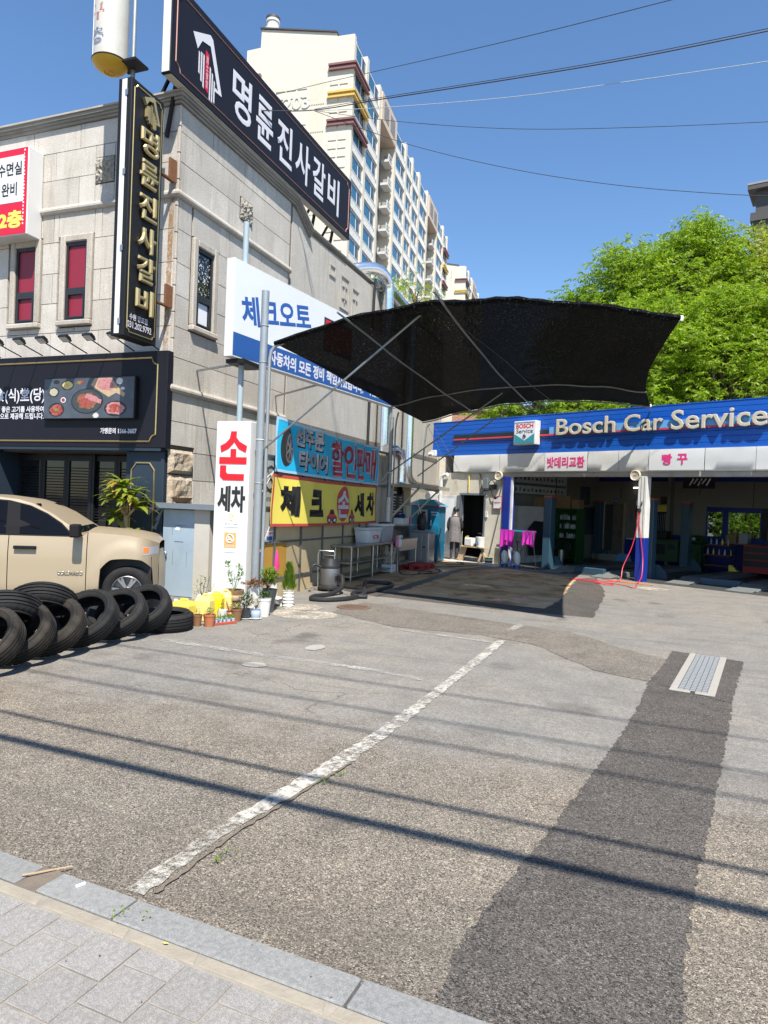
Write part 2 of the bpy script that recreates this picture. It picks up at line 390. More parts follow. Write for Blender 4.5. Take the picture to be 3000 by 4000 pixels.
M('fence_panel', (0.5, 0.40, 0.24), 0.55, var=0.16, vs=1.6, dirt=(0.3, 0.23, 0.13), rnd=0.3)
M('fence_amber', (0.46, 0.25, 0.045), 0.5, var=0.2, vs=1.5, rnd=0.15)
M('fence_grey', (0.42, 0.42, 0.4), 0.5, var=0.1, vs=2)
M('fence_steel', (0.17, 0.18, 0.19), 0.55, 0.5, var=0.25, vs=6, dirt=(0.14, 0.08, 0.04))
M('corrugated', (0.42, 0.39, 0.33), 0.5, var=0.18, vs=2, dirt=(0.25, 0.18, 0.1))
M('banner_blue', (0.015, 0.5, 0.85), 0.6, var=0.05, vs=3); M('banner_hem', (0.42, 0.68, 0.9), 0.6)
M('banner_yellow', (0.82, 0.7, 0.12), 0.6, var=0.05, vs=3); M('banner_red', (0.55, 0.075, 0.07), 0.6)
M('banner_black', (0.025, 0.025, 0.028), 0.6); M('banner_grey', (0.62, 0.64, 0.7), 0.6); M('banner_pink', (0.62, 0.09, 0.11), 0.6)
M('rope', (0.7, 0.68, 0.62), 0.9)
M('garage_blue', (0.005, 0.095, 0.46), 0.36, var=0.07, vs=2, spec=0.5)
M('pillar_blue', (0.01, 0.03, 0.26), 0.45, var=0.1, vs=4)
M('band_light', (0.14, 0.38, 0.72), 0.4); M('band_dark', (0.012, 0.022, 0.028), 0.4); M('band_red', (0.6, 0.06, 0.09), 0.4)
M('letter_cream', (0.56, 0.5, 0.385), 0.4, var=0.05)
M('tin_white', (0.66, 0.66, 0.645), 0.42, 0.1, var=0.06, vs=1.6, dirt=(0.55, 0.53, 0.5))
M('teal', (0.03, 0.28, 0.36), 0.4)
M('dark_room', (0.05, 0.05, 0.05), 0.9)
M('lift_blue', (0.035, 0.085, 0.13), 0.45, var=0.15, vs=5, dirt=(0.05, 0.08, 0.1)); M('lift_red', (0.4, 0.08, 0.04), 0.5)
M('lift_pad', (0.2, 0.22, 0.22), 0.6, 0.3, var=0.25, vs=8)
M('machine_green', (0.012, 0.08, 0.018), 0.45, var=0.1); M('olive', (0.045, 0.1, 0.045), 0.5)
M('carton', (0.3, 0.2, 0.11), 0.8, var=0.1)
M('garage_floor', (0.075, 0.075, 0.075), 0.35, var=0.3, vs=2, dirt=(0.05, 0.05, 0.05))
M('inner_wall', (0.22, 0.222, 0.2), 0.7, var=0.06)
M('poster_dark', (0.03, 0.035, 0.06), 0.4); M('poster_white', (0.55, 0.6, 0.63), 0.5); M('poster_teal', (0.08, 0.16, 0.22), 0.5)
M('hose_red', (0.62, 0.03, 0.06), 0.4); M('mat_orange', (0.55, 0.14, 0.05), 0.7, var=0.25, vs=7)
M('towel', (0.55, 0.02, 0.42), 0.95, var=0.2, vs=30, bmp=0.8, bs=90)
M('plastic_clear', (0.66, 0.69, 0.7), 0.3, var=0.04); M('plastic_grey', (0.36, 0.38, 0.41), 0.4)
M('washer_grey', (0.4, 0.41, 0.44), 0.32, 0.55, var=0.05); M('booth_blue', (0.01, 0.17, 0.3), 0.4, var=0.12, vs=3); M('booth_roof', (0.04, 0.33, 0.5), 0.4)
M('pallet_red', (0.32, 0.025, 0.03), 0.6, var=0.15); M('basket_cream', (0.6, 0.52, 0.4), 0.5)
M('wood', (0.5, 0.36, 0.22), 0.7, var=0.2, vs=14); M('chalkboard', (0.03, 0.03, 0.032), 0.6, var=0.2, vs=5)
M('pink_liquid', (0.62, 0.16, 0.3), 0.25); M('towel_orange', (0.6, 0.25, 0.1), 0.9)
M('awning_tin', (0.42, 0.42, 0.33), 0.5, 0.2, var=0.15)
M('skin', (0.55, 0.33, 0.24), 0.6, var=0.04); M('hair', (0.012, 0.01, 0.01), 0.5); M('smock', (0.16, 0.145, 0.15), 0.8, var=0.15, vs=9, bmp=0.5, bs=18)
M('sleeve', (0.02, 0.02, 0.026), 0.8); M('legging', (0.035, 0.032, 0.045), 0.8); M('slipper', (0.3, 0.3, 0.32), 0.6)
M('apt_cream', (0.60, 0.56, 0.475), 0.85, var=0.05, vs=0.12, bmp=0.05, bs=2)
M('apt_white', (0.58, 0.575, 0.55), 0.8, var=0.05, vs=0.15); M('apt_tan', (0.56, 0.45, 0.36), 0.8, var=0.06, vs=0.2); M('apt_band', (0.2, 0.095, 0.10), 0.7); M('apt_yellow', (0.6, 0.42, 0.11), 0.7)
M('apt_rail', (0.72, 0.74, 0.74), 0.6); M('apt_number', (0.56, 0.545, 0.49), 0.85); M('apt_grey', (0.28, 0.28, 0.28), 0.7); M('roof_dark', (0.06, 0.05, 0.055), 0.6)
M('tower_shade_grey', (0.07, 0.068, 0.066), 0.7); M('tower_cream', (0.56, 0.46, 0.34), 0.8)  # tower roof grey carries the shade of the soffit in its colour
def clear_glass():
    m, nt, b = new_mat('glass_clear'); b.inputs['Base Color'].default_value = (0.02, 0.03, 0.03, 1); b.inputs['Roughness'].default_value = 0.03
    t = N(nt, 'ShaderNodeBsdfTransparent'); t.inputs[0].default_value = (0.7, 0.75, 0.72, 1); mx = N(nt, 'ShaderNodeMixShader'); mx.inputs[0].default_value = 0.8
    nt.links.new(b.outputs[0], mx.inputs[1]); nt.links.new(t.outputs[0], mx.inputs[2]); nt.links.new(mx.outputs[0], nt.nodes['Material Output'].inputs['Surface'])
clear_glass()
glass('apt_glass', (0.03, 0.14, 0.22), 0.06); glass('apt_glass_dark', (0.05, 0.065, 0.075), 0.1)
glass('glass_dark', (0.004, 0.004, 0.005), 0.03, 0.22); glass('lamp_glass', (0.55, 0.58, 0.6), 0.1); glass('shop_glass', (0.012, 0.014, 0.015), 0.04, 0.5)
M('bark', (0.13, 0.1, 0.075), 0.9, var=0.3, vs=10, bmp=0.6, bs=30); M('trunk_pale', (0.4, 0.28, 0.18), 0.8, var=0.15, vs=20, bmp=0.4, bs=60)
M('cable', (0.025, 0.025, 0.03), 0.6); M('cable_pale', (0.45, 0.5, 0.55), 0.6)
M('manhole', (0.2, 0.13, 0.095), 0.7, 0.3, var=0.3, vs=12); M('grate_steel', (0.38, 0.395, 0.4), 0.4, 0.25, var=0.1, vs=10)
M('meat_red', (0.36, 0.05, 0.035), 0.4, var=0.6, vs=22, dirt=(0.5, 0.3, 0.25)); M('meat_pink', (0.55, 0.25, 0.25), 0.4, var=0.6, vs=22, dirt=(0.35, 0.05, 0.06)); M('meat_brown', (0.26, 0.09, 0.04), 0.4, var=0.6, vs=24, dirt=(0.5, 0.25, 0.15))
M('slate', (0.075, 0.09, 0.115), 0.45, var=0.45, vs=5); M('egg', (0.75, 0.6, 0.2), 0.5, var=0.15, vs=30); M('garlic', (0.62, 0.6, 0.58), 0.5); M('herb', (0.12, 0.3, 0.06), 0.6); M('broth', (0.45, 0.42, 0.3), 0.4)
M('orange_print', (0.85, 0.4, 0.14), 0.5); M('paper', (0.78, 0.79, 0.82), 0.6, var=0.03); M('notice_red', (0.6, 0.08, 0.06), 0.5)
def leaf(name, a, b_, trans=0.35, rough=0.45):
    m, nt, b = new_mat(name); co = objco(nt)
    g = N(nt, 'ShaderNodeNewGeometry')
    c = mixc(nt, g.outputs['Random Per Island'], a, b_)
    c = mixc(nt, math_n(nt, 'MULTIPLY', noise_fac(nt, 1.1, 3, 0.5, co), 0.4), c, tuple(x * 0.55 for x in a))
    nt.links.new(c, b.inputs['Base Color']); b.inputs['Roughness'].default_value = rough; b.inputs['Specular IOR Level'].default_value = 0.4
    tr = N(nt, 'ShaderNodeBsdfTranslucent'); hv = N(nt, 'ShaderNodeHueSaturation'); hv.inputs['Value'].default_value = 1.5
    nt.links.new(c, hv.inputs['Color']); nt.links.new(hv.outputs[0], tr.inputs['Color'])
    mx = N(nt, 'ShaderNodeMixShader'); mx.inputs[0].default_value = min(.6, trans + .08)
    nt.links.new(b.outputs[0], mx.inputs[1]); nt.links.new(tr.outputs[0], mx.inputs[2])
    nt.links.new(mx.outputs[0], nt.nodes['Material Output'].inputs['Surface'])
leaf('leaf_lime', (0.16, 0.28, 0.012), (0.34, 0.45, 0.03), .47); leaf('leaf_green', (0.12, 0.24, 0.012), (0.26, 0.39, 0.03), .47); leaf('leaf_olive', (0.22, 0.29, 0.018), (0.4, 0.44, 0.045), .47)
leaf('leaf_dark', (0.025, 0.07, 0.02), (0.05, 0.11, 0.03), 0.2); leaf('leaf_dracaena', (0.11, 0.22, 0.02), (0.4, 0.42, 0.06), 0.35); leaf('leaf_tip', (0.5, 0.24, 0.06), (0.55, 0.4, 0.12), 0.3)
leaf('leaf_juniper', (0.16, 0.28, 0.02), (0.26, 0.36, 0.04), 0.3); leaf('leaf_brown', (0.22, 0.12, 0.07), (0.34, 0.2, 0.11), 0.15); leaf('leaf_pale', (0.2, 0.28, 0.08), (0.42, 0.4, 0.16), 0.3)
def wet_concrete():
    m, nt, b = new_mat('wet_concrete'); co = objco(nt)
    f = noise_fac(nt, 0.55, 6, 0.65, co); g = noise_fac(nt, 1.7, 6, 0.7, co, 0.6); k = noise_fac(nt, 60, 3, 0.6, co)
    c = mixc(nt, ramp(nt, f, [(0.36, 0.0), (0.62, 1.0)]), (0.62, 0.40, 0.19), (0.68, 0.50, 0.31))
    c = mixc(nt, ramp(nt, g, [(0.46, 0.0), (0.64, 0.8)]), c, (0.2, 0.1, 0.055))
    c = mixc(nt, math_n(nt, 'MULTIPLY', k, 0.35), c, (0.12, 0.1, 0.07))
    nt.links.new(c, b.inputs['Base Color'])
    nt.links.new(ramp(nt, noise_fac(nt, 0.8, 4, 0.6, co), [(0.60, 0.75), (0.66, 0.2), (0.70, 0.04)]), b.inputs['Roughness'])
    nt.links.new(ramp(nt, noise_fac(nt, 0.8, 4, 0.6, co), [(0.60, 0.04), (0.66, 0.3), (0.70, 0.6)]), b.inputs['Specular IOR Level'])
    bump(nt, b, k, 0.15, 0.004)
wet_concrete()
def shade_net():
    m, nt, b = new_mat('shade_net'); co = objco(nt)
    b.inputs['Base Color'].default_value = (0.005, 0.005, 0.0055, 1); b.inputs['Roughness'].default_value = 0.95; b.inputs['Specular IOR Level'].default_value = 0.1
    f = noise_fac(nt, 55, 2, 0.8, co); g = noise_fac(nt, 0.9, 4, 0.6, co)
    sky_specks = ramp(nt, noise_fac(nt, 34, 3, 0.8, co), [(0.55, (0.004, 0.004, 0.0045)), (0.64, (0.03, 0.03, 0.032)), (0.72, (0.2, 0.2, 0.205))]); nt.links.new(sky_specks, b.inputs['Base Color'])  # pale specks put sky light glinting through the net into its colour
    hole = ramp(nt, math_n(nt, 'ADD', f, math_n(nt, 'MULTIPLY', g, 0.16)), [(0.80, 0.0), (0.825, 1.0)])
    t = N(nt, 'ShaderNodeBsdfTransparent'); mx = N(nt, 'ShaderNodeMixShader')
    nt.links.new(math_n(nt, 'MAXIMUM', hole, 0.006), mx.inputs[0]); nt.links.new(b.outputs[0], mx.inputs[1]); nt.links.new(t.outputs[0], mx.inputs[2])
    nt.links.new(mx.outputs[0], nt.nodes['Material Output'].inputs['Surface'])
shade_net()
def brick_mat():
    m, nt, b = new_mat('brickwork'); co = objco(nt)
    mp = N(nt, 'ShaderNodeMapping'); mp.inputs['Rotation'].default_value = (rad(90), 0, 0); nt.links.new(co, mp.inputs['Vector'])
    t = N(nt, 'ShaderNodeTexBrick'); nt.links.new(mp.outputs[0], t.inputs['Vector']); t.inputs['Scale'].default_value = 1.0
    t.inputs['Brick Width'].default_value = 0.21; t.inputs['Row Height'].default_value = 0.068; t.inputs['Mortar Size'].default_value = 0.008
    t.inputs['Color1'].default_value = (0.3, 0.1, 0.06, 1); t.inputs['Color2'].default_value = (0.42, 0.17, 0.1, 1); t.inputs['Mortar'].default_value = (0.45, 0.42, 0.38, 1)
    nt.links.new(t.outputs[0], b.inputs['Base Color']); b.inputs['Roughness'].default_value = 0.85
    bump(nt, b, math_n(nt, 'MULTIPLY', t.outputs['Fac'], -1.0), 0.6, 0.01)
brick_mat()
# ================================================================ ground
def sheet(name, pts, z, mat, jag=0.0, step=0.12, seed=1, kind='structure'):
    """a thin flat layer with an uneven outline, draped on the ground"""
    rn = random.Random(seed); out = []
    for i, p in enumerate(pts):
        q = pts[(i + 1) % len(pts)]; d = math.hypot(q[0] - p[0], q[1] - p[1]); n = max(1, int(d / step)) if jag else 1
        for k in range(n):
            t = k / n; j = jag if k else 0
            out.append((lerp(p[0], q[0], t) + rn.uniform(-j, j), lerp(p[1], q[1], t) + rn.uniform(-j, j)))
    b = MB(); b.add([(x, y, z + ground_z(x, y)) for x, y in out], [tuple(range(len(out)))])
    return b.build(name, mat, kind=kind)
xs = [-500, -120, -40, -20, -12] + [-11 + 0.25 * i for i in range(33)] + [-2, 0, 2, 5, 12, 40, 120, 500]
ys = [-150, -40, -10, 0, 2] + [3 + 0.5 * i for i in range(24)] + [17, 20, 26, 40, 90, 250, 900]
g = MB(); g.add([(x, y, ground_z(x, y)) for y in ys for x in xs],
                [(j * len(xs) + i, j * len(xs) + i + 1, (j + 1) * len(xs) + i + 1, (j + 1) * len(xs) + i) for j in range(len(ys) - 1) for i in range(len(xs) - 1)])
g.build('ground', 'asphalt', kind='structure')
sheet('asphalt_trench_patch', [(0.16, 7.2), (0.05, 6.1), (-0.06, 5.31), (-0.22, 4.4), (-0.33, 3.76), (-0.37, 3.5), (-0.45, 3.13), (-0.53, 2.73), (-0.57, 2.4), (-0.56, 2.16), (0.2, 2.12), (0.22, 2.63), (0.27, 3.08), (0.33, 3.5), (0.4, 3.85), (0.5, 4.5), (0.63, 5.29), (0.74, 6.0), (0.84, 6.7)], 0.004, 'asphalt_patch', 0.013, 0.03, 3)
sheet('asphalt_grate_patch', [(0.16, 7.2), (0.84, 6.72), (0.97, 7.46), (1.19, 8.75), (0.45, 8.96), (0.3, 7.93)], 0.005, 'asphalt_patch', 0.012, 0.03, 4)
sheet('asphalt_repair_strip', [(-4.2, 9.2), (-3.0, 8.6), (-1.84, 8.67), (-1.15, 8.43), (-0.75, 7.9), (-0.38, 7.42), (0.15, 7.2), (0.3, 7.9), (0.42, 8.36), (-0.2, 8.85), (-0.5, 9.3), (-0.82, 9.59), (-1.46, 9.69), (-2.6, 10.0), (-4.2, 10.5)], 0.004, 'asphalt_old', 0.03, 0.2, 5)
sheet('wash_pad', [(-4.15, 11.95), (-1.4, 11.55), (-1.3, 12.8), (-1.36, 17.35), (-3.4, 18.6), (-4.16, 17.2)], 0.006, 'wet_concrete', 0.02, 0.2, 6)
sheet('wash_pad_apron', [(-5.95, 12.2), (-4.38, 11.9), (-4.38, 17.0), (-4.0, 18.8), (-5.2, 20.2), (-6.2, 20.2)], 0.006, 'wet_concrete', 0.02, 0.2, 7)
sheet('asphalt_pad_edge_shade', [(-4.15, 11.93), (-1.4, 11.53), (-1.28, 12.8), (-1.34, 17.3), (-0.9, 17.7), (-0.55, 14.2), (-0.6, 11.05), (-2.0, 11.0), (-4.6, 11.3), (-5.3, 11.75)], 0.0035, 'asphalt_patch', 0.03, 0.2, 8)  # wet asphalt darkened out to the canopy shadow line, mostly painted shade
M('drain_slats', (0.09, 0.09, 0.085), 0.5, 0.5, var=0.2)
dr = structure('drain_channel', (-4.27, 14.4, 0))
for k in range(40):
    boxpart('slat', 'drain_slats', dr, -4.375, -4.165, 12.35 + k * 0.1, 12.42 + k * 0.1, 0.0, 0.012)
# painted bay lines
ln = [(-1.93, 2.27), (-1.83, 2.27), (-1.82, 2.83), (-1.74, 3.3), (-1.64, 3.9), (-1.58, 4.75), (-1.54, 6.1), (-1.49, 7.4), (-1.47, 8.46), (-1.58, 8.44), (-1.61, 7.0), (-1.66, 5.5), (-1.71, 4.5), (-1.79, 3.75), (-1.86, 3.2), (-1.91, 2.8)]
sheet('bay_line', ln, 0.009, 'road_paint', 0.012, 0.05, 9)
sheet('bay_line_faint', [(-5.0, 6.28), (-3.75, 6.22), (-2.3, 6.19), (-1.68, 6.06), (-1.68, 6.15), (-2.32, 6.29), (-3.75, 6.33), (-5.0, 6.38)], 0.0085, 'road_paint_faint', 0.01, 0.1, 10)
sheet('bay_line_far', [(-3.1, 8.4), (-1.57, 8.22), (-1.57, 8.3), (-3.1, 8.5)], 0.0085, 'road_paint_faint', 0.01, 0.1, 11)
sheet('bay_mark', [(-1.62, 9.2), (-1.5, 9.2), (-1.44, 9.75), (-1.54, 9.75)], 0.0088, 'road_paint_faint', 0.01, 0.1, 12)
# crack beside the painted line
ck = [(-1.80, 2.3), (-1.795, 2.55), (-1.785, 2.9), (-1.75, 3.1), (-1.70, 3.5), (-1.63, 3.95)]
sheet('ground_crack', [(x - 0.006, y) for x, y in ck] + [(x + 0.010, y) for x, y in ck[::-1]], 0.0105, 'soil', 0.008, 0.03, 13)
M('cement_plug', (0.32, 0.3, 0.265), 0.9, var=0.15, vs=12, bmp=0.4, bs=90)
def disc_patch(name, x, y, rx, ry, mat, seed, z=0.007):
    rn = random.Random(seed); pts = []
    for k in range(26):
        t = 2 * math.pi * k / 26; q = 1 + rn.uniform(-0.1, 0.1); pts.append((x + rx * q * math.cos(t), y + ry * q * math.sin(t)))
    return sheet(name, pts, z, mat)
disc_patch('cement_plug', -3.33, 6.88, 0.10, 0.16, 'cement_plug', 1); disc_patch('cement_plug', -3.49, 5.86, 0.12, 0.10, 'cement_plug', 2)
disc_patch('cement_smear', -4.45, 8.8, 0.5, 0.4, 'cement_smear', 3); disc_patch('cement_smear', -4.75, 9.35, 0.3, 0.3, 'cement_smear', 4)
disc_patch('cement_smear', 0.35, 16.1, 0.35, 0.3, 'cement_smear', 5)
# manhole cover
mh = tag(MB().lathe([(0.27, 0), (0.27, 0.012), (0.235, 0.014), (0.23, 0.009), (0.0, 0.009)], 32).build('manhole_cover', 'manhole', loc=(-4.11, 9.82, 0.004), local=True, smooth=True), 'round rusty iron manhole cover set in the asphalt near the vacuum hose', 'manhole')
rn = random.Random(5)
for i in range(-5, 6):
    for j in range(-5, 6):
        if i * i + j * j < 26: boxpart('stud', 'manhole', mh, i * 0.042 - 0.011, i * 0.042 + 0.011, j * 0.042 - 0.011, j * 0.042 + 0.011, 0.008, 0.017, local=True)
# drain grate with concrete surround
gr = thing('drain_grate', 'pale steel floor grate in a concrete frame near right edge of forecourt', 'grate', (0.68, 7.9, 0.004), rad(-9))
def frame_piece(nm, a, b_, c, d): MB().plate([(x, y, 0.001) for x, y in (a, b_, c, d)], (0, 0, 1), 0.014).build(nm, 'cement_plug', gr, local=True, bevel=0.004)
frame_piece('frame_stone', (-0.19, -0.95), (-0.125, -0.95), (-0.125, 0.95), (-0.19, 0.95)); frame_piece('frame_stone', (0.13, -0.95), (0.2, -0.95), (0.2, 0.95), (0.13, 0.95))
frame_piece('frame_stone', (-0.19, -1.02), (-0.01, -1.02), (-0.01, -0.955), (-0.19, -0.955)); frame_piece('frame_stone', (0.03, -1.02), (0.2, -1.02), (0.2, -0.955), (0.03, -0.955))
boxpart('grate_pit', 'black_plastic', gr, -0.124, 0.129, -0.954, 0.95, 0.0, 0.003, local=True)
for k in range(27):
    y = -0.94 + k * 0.07
    b = MB()
    for q in range(5):
        x = -0.118 + q * 0.05; dz = 0.0
        b.plate([(x, y, 0.006), (x + 0.045, y + 0.012, 0.006), (x + 0.045, y + 0.05, 0.006), (x, y + 0.038, 0.006)], (0, 0, 1), 0.006)
    b.build('grate_bar', 'grate_steel', gr, local=True)
# pavement
M('joint_sand', (0.3, 0.27, 0.225), 0.95, var=0.35, vs=9, bmp=0.5, bs=120, dirt=(0.14, 0.12, 0.1))
sw = structure('sidewalk', (-1.81, 2.215, 0), rad(-3.1))
MB().box(-40, 40, -3.2, -0.145, 0.0, 0.0175).build('bedding', 'joint_sand', sw, local=True)
MB().box(-40, -2.2, -3.2, -0.21, 0.006, 0.0225).build('paving_far', 'paver_stone', sw, local=True); MB().box(2.6, 40, -3.2, -0.21, 0.006, 0.0225).build('paving_far', 'paver_stone', sw, local=True)
pv = {}
rn = random.Random(11)
def paver(L):
    L = round(L, 3)
    if L not in pv:
        o = MB().box(-0.0965, 0.0965, 0, L - 0.007, 0, 0.024).build('paver', 'paver_stone', sw, local=True, bevel=0.003); pv[L] = o; return o
    o = pv[L].copy(); COL.objects.link(o); return o
for i in range(-11, 13):
    x = 0.02 + 0.2 * i + 0.1; y = -0.21 - (0.1 if i % 2 else 0.2); L = 0.1 if i % 2 else 0.2
    o = paver(L); o.location = (x, y, rn.uniform(-0.003, 0.002)); o.rotation_euler = (rn.uniform(-.006, .006), rn.uniform(-.006, .006), rn.uniform(-.008, .008))
    for j in range(7):
        y -= 0.2; o = paver(0.2); o.location = (x + rn.uniform(-.002, .002), y, rn.uniform(-0.003, 0.002)); o.rotation_euler = (rn.uniform(-.006, .006), rn.uniform(-.006, .006), rn.uniform(-.008, .008))
for k, (a, b_) in enumerate([(-0.92, -0.33), (-0.30, 0.12), (0.14, 0.44), (0.45, 0.95), (0.97, 1.3), (1.34, 2.2), (-1.9, -0.95)]):
    MB().plate([(a, -0.2, 0.006), (b_, -0.205, 0.006), (b_ - 0.02, -0.148, 0.006), (a + 0.01, -0.15, 0.006)], (0, 0, 1), 0.0165).build('mortar_strip', 'mortar', sw, local=True, bevel=0.004)
kb = structure('kerb', (-1.81, 2.215, 0), rad(-3.1))
for a, b_ in [(-0.41, -0.008), (0.0, 0.99), (1.0, 1.99), (2.0, 2.99), (3.0, 3.99), (-1.52, -0.53), (-2.53, -1.53), (-3.54, -2.54), (-4.55, -3.55), (-5.56, -4.56), (4.0, 4.99), (5.0, 5.99)]:
    MB().box(a, b_, -0.143, 0.0, -0.02, 0.028 + rn.uniform(-0.003, 0.003)).build('kerb_stone', 'granite_kerb', kb, local=True, bevel=0.006)
MB().box(-0.53, -0.41, -0.15, 0.01, 0.0, 0.018).build('soil_gap', 'soil', kb, local=True)
# weeds and litter
def tuft(b, x, y, z, n, h, rn, spread=0.03):
    for k in range(n):
        a = rn.uniform(0, 6.28); l = rn.uniform(0.5, 1) * h; o = Vector((x + rn.uniform(-spread, spread), y + rn.uniform(-spread, spread), z))
        d = Vector((math.cos(a) * 0.7, math.sin(a) * 0.7, 0.7)) * l; s = Vector((-math.sin(a), math.cos(a), 0)) * l * 0.16
        b.add([o, o + d * 0.5 + s, o + d, o + d * 0.5 - s], [(0, 1, 2, 3)])
w = MB(); rn = random.Random(3)
for x, y in [(-1.79, 2.09), (-1.72, 2.14), (-1.72, 2.62), (-1.70, 2.7), (-1.62, 3.75), (-1.66, 3.6), (-1.83, 2.11)]: tuft(w, x, y, 0.015, 9, 0.035, rn)
w.build('weeds', 'leaf_green', kind='stuff')
w = MB()
for k in range(70):
    x, y = rn.uniform(-2.9, 0.1), rn.choice([rn.uniform(1.3, 2.1), rn.uniform(2.05, 2.4), rn.uniform(2.2, 4.5)]); s = rn.uniform(0.003, 0.009)
    w.add([(x + rn.uniform(-s, s), y + rn.uniform(-s, s), 0.028 + rn.uniform(0, s)) for _ in range(4)], [(0, 1, 2), (0, 2, 3), (0, 1, 3), (1, 2, 3)])
w.build('grit', 'soil', kind='stuff')
tag(MB().bar((-2.35, 2.14, 0.035), (-2.24, 2.3, 0.02), 0.005).build('wood_stick', 'wood', loc=(-2.27, 2.22, 0.03)), 'thin pale stick lying across the end of the kerb stone', 'stick')
tag(MB().bar((-2.09, 2.17, 0.034), (-2.075, 2.205, 0.034), 0.008).build('cigarette_butt', 'paper', loc=(-2.08, 2.19, 0.03)), 'white cigarette butt lying on the grey kerb stone', 'litter')
tag(MB().add([(-1.55, 2.03, 0.03), (-1.535, 2.025, 0.032), (-1.52, 2.032, 0.034), (-1.538, 2.038, 0.03)], [(0, 1, 2, 3)]).build('fallen_leaf', 'sign_yellow', loc=(-1.53, 2.03, 0.03)), 'small yellow fallen leaf on the mortar strip by the kerb', 'leaf')
# ================================================================ restaurant building on the left
XW, YF = -8.4, 10.67
rb = thing('restaurant_building', 'two storey grey granite restaurant building with dark storefront and red blinds', 'building', (-11, 14, -0.25))
XL, YB = -16.0, 29.3
bw = MB()
bw.box(XL, XW - 0.04, YF + 0.04, YF + 0.34, 2.45, 9.01)      # front wall above the shop
bw.box(XL, -12.72, YF + 0.04, YF + 0.34, -0.3, 2.45)
bw.build('front_wall', 'joint', rb)
sw_ = MB(); sw_.box(XW - 0.34, XW - 0.04, YF + 0.35, 15.15, -0.3, 9.01); sw_.build('side_wall', 'joint', rb)
sw_ = MB(); sw_.plate([(XW - 0.02, 15.16, -0.3), (XW - 0.02, YB, -0.3), (XW - 0.02, YB, 8.78), (XW - 0.02, 16.05, 8.66), (XW - 0.02, 15.16, 9.0)], (-1, 0, 0), 0.3)
sw_.build('rear_side_wall', 'render_wall', rb)
MB().box(XL, XW - 0.4, YF + 0.4, YB, 8.3, 8.4).build('roof', 'concrete', rb)
MB().box(XL, XW, YB - 0.3, YB - 0.01, -0.3, 8.3).build('back_wall', 'render_wall', rb)
MB().box(XW - 0.38, XW + 0.03, 16.06, YB, 8.8, 8.86).build('parapet_cap', 'concrete', rb, bevel=0.01)
MB().box(XW - 0.019, XW - 0.008, 15.2, YB - 0.4, 3.52, 3.68).build('wall_stripe', 'asphalt_old', rb)
def split(rect, holes):
    rs = [rect]
    for h in holes:
        nx = []
        for (a, b_, c, d) in rs:
            if h[0] >= b_ or h[1] <= a or h[2] >= d or h[3] <= c: nx.append((a, b_, c, d)); continue
            if a < h[0]: nx.append((a, h[0], c, d))
            if b_ > h[1]: nx.append((h[1], b_, c, d))
            m0, m1 = max(a, h[0]), min(b_, h[1])
            if c < h[2]: nx.append((m0, m1, c, h[2]))
            if d > h[3]: nx.append((m0, m1, h[3], d))
        rs = nx
    return [r for r in rs if r[1] - r[0] > 0.06 and r[3] - r[2] > 0.06]
rows = [9.015, 8.53, 7.97, 7.4, None, 7.27, 6.7, 6.07, 5.46, 4.86, 4.28, 3.74, None, 3.6, 3.06, 2.5, 1.95, 1.4, 0.85, 0.3, -0.28]
pairs = [(rows[i + 1], rows[i]) for i in range(len(rows) - 1) if rows[i] is not None and rows[i + 1] is not None]
fw_holes = [(-12.66, -11.72, 4.97, 6.82), (-11.30, -10.37, 4.95, 6.80), (-14.1, -13.15, 4.97, 6.82), (-10.40, -9.92, 7.76, 8.28)]
sd_holes = [(11.12, 12.08, 4.88, 6.73), (12.76, 13.26, 7.72, 8.2)]
rn = random.Random(21); G = 0.007
cols = [-16.0, -15.77, -14.53, -13.29, -12.05, -10.81, -9.57, -8.44]
for ri, (z0, z1) in enumerate(pairs):
    if z1 < 2.6: continue
    off = 0.0 if ri % 2 == 0 else 0.62
    cc = [cols[0]] + [c - off for c in cols[1:-1] if c - off > cols[0] + .1] + [cols[-1]]
    for a, b_ in zip(cc[:-1], cc[1:]):
        for (p, q, r, s) in split((a, b_, z0, z1), fw_holes):
            MB().box(p + G, q - G, YF - rn.uniform(0, .004), YF + 0.035, r + G, s - G).build('granite_panel', 'granite_panel', rb)
colY = [10.72, 11.72, 12.95, 14.28, 15.02]
for ri, (z0, z1) in enumerate(pairs):
    off = 0.0 if ri % 2 == 0 else 0.55
    cc = [colY[0]] + [c - off for c in colY[1:-1] if c - off > colY[0] + .1] + [colY[-1]]
    for a, b_ in zip(cc[:-1], cc[1:]):
        hl = sd_holes + ([(10.5, 11.46, 1.3, 2.6)])
        for (p, q, r, s) in split((a, b_, z0, z1), hl):
            MB().box(XW - 0.035, XW + rn.uniform(0, .004), p + G, q - G, r + G, s - G).build('granite_panel', 'granite_panel', rb)
for k in range(13):     # corner quoin
    z0 = 2.62 + k * 0.5
    if z0 > 8.8: break
    MB().box(XW - 0.055, XW + 0.012, YF - 0.012, YF + 0.045, z0, min(z0 + 0.49, 9.01)).build('corner_bead', 'granite_trim', rb, bevel=0.012)
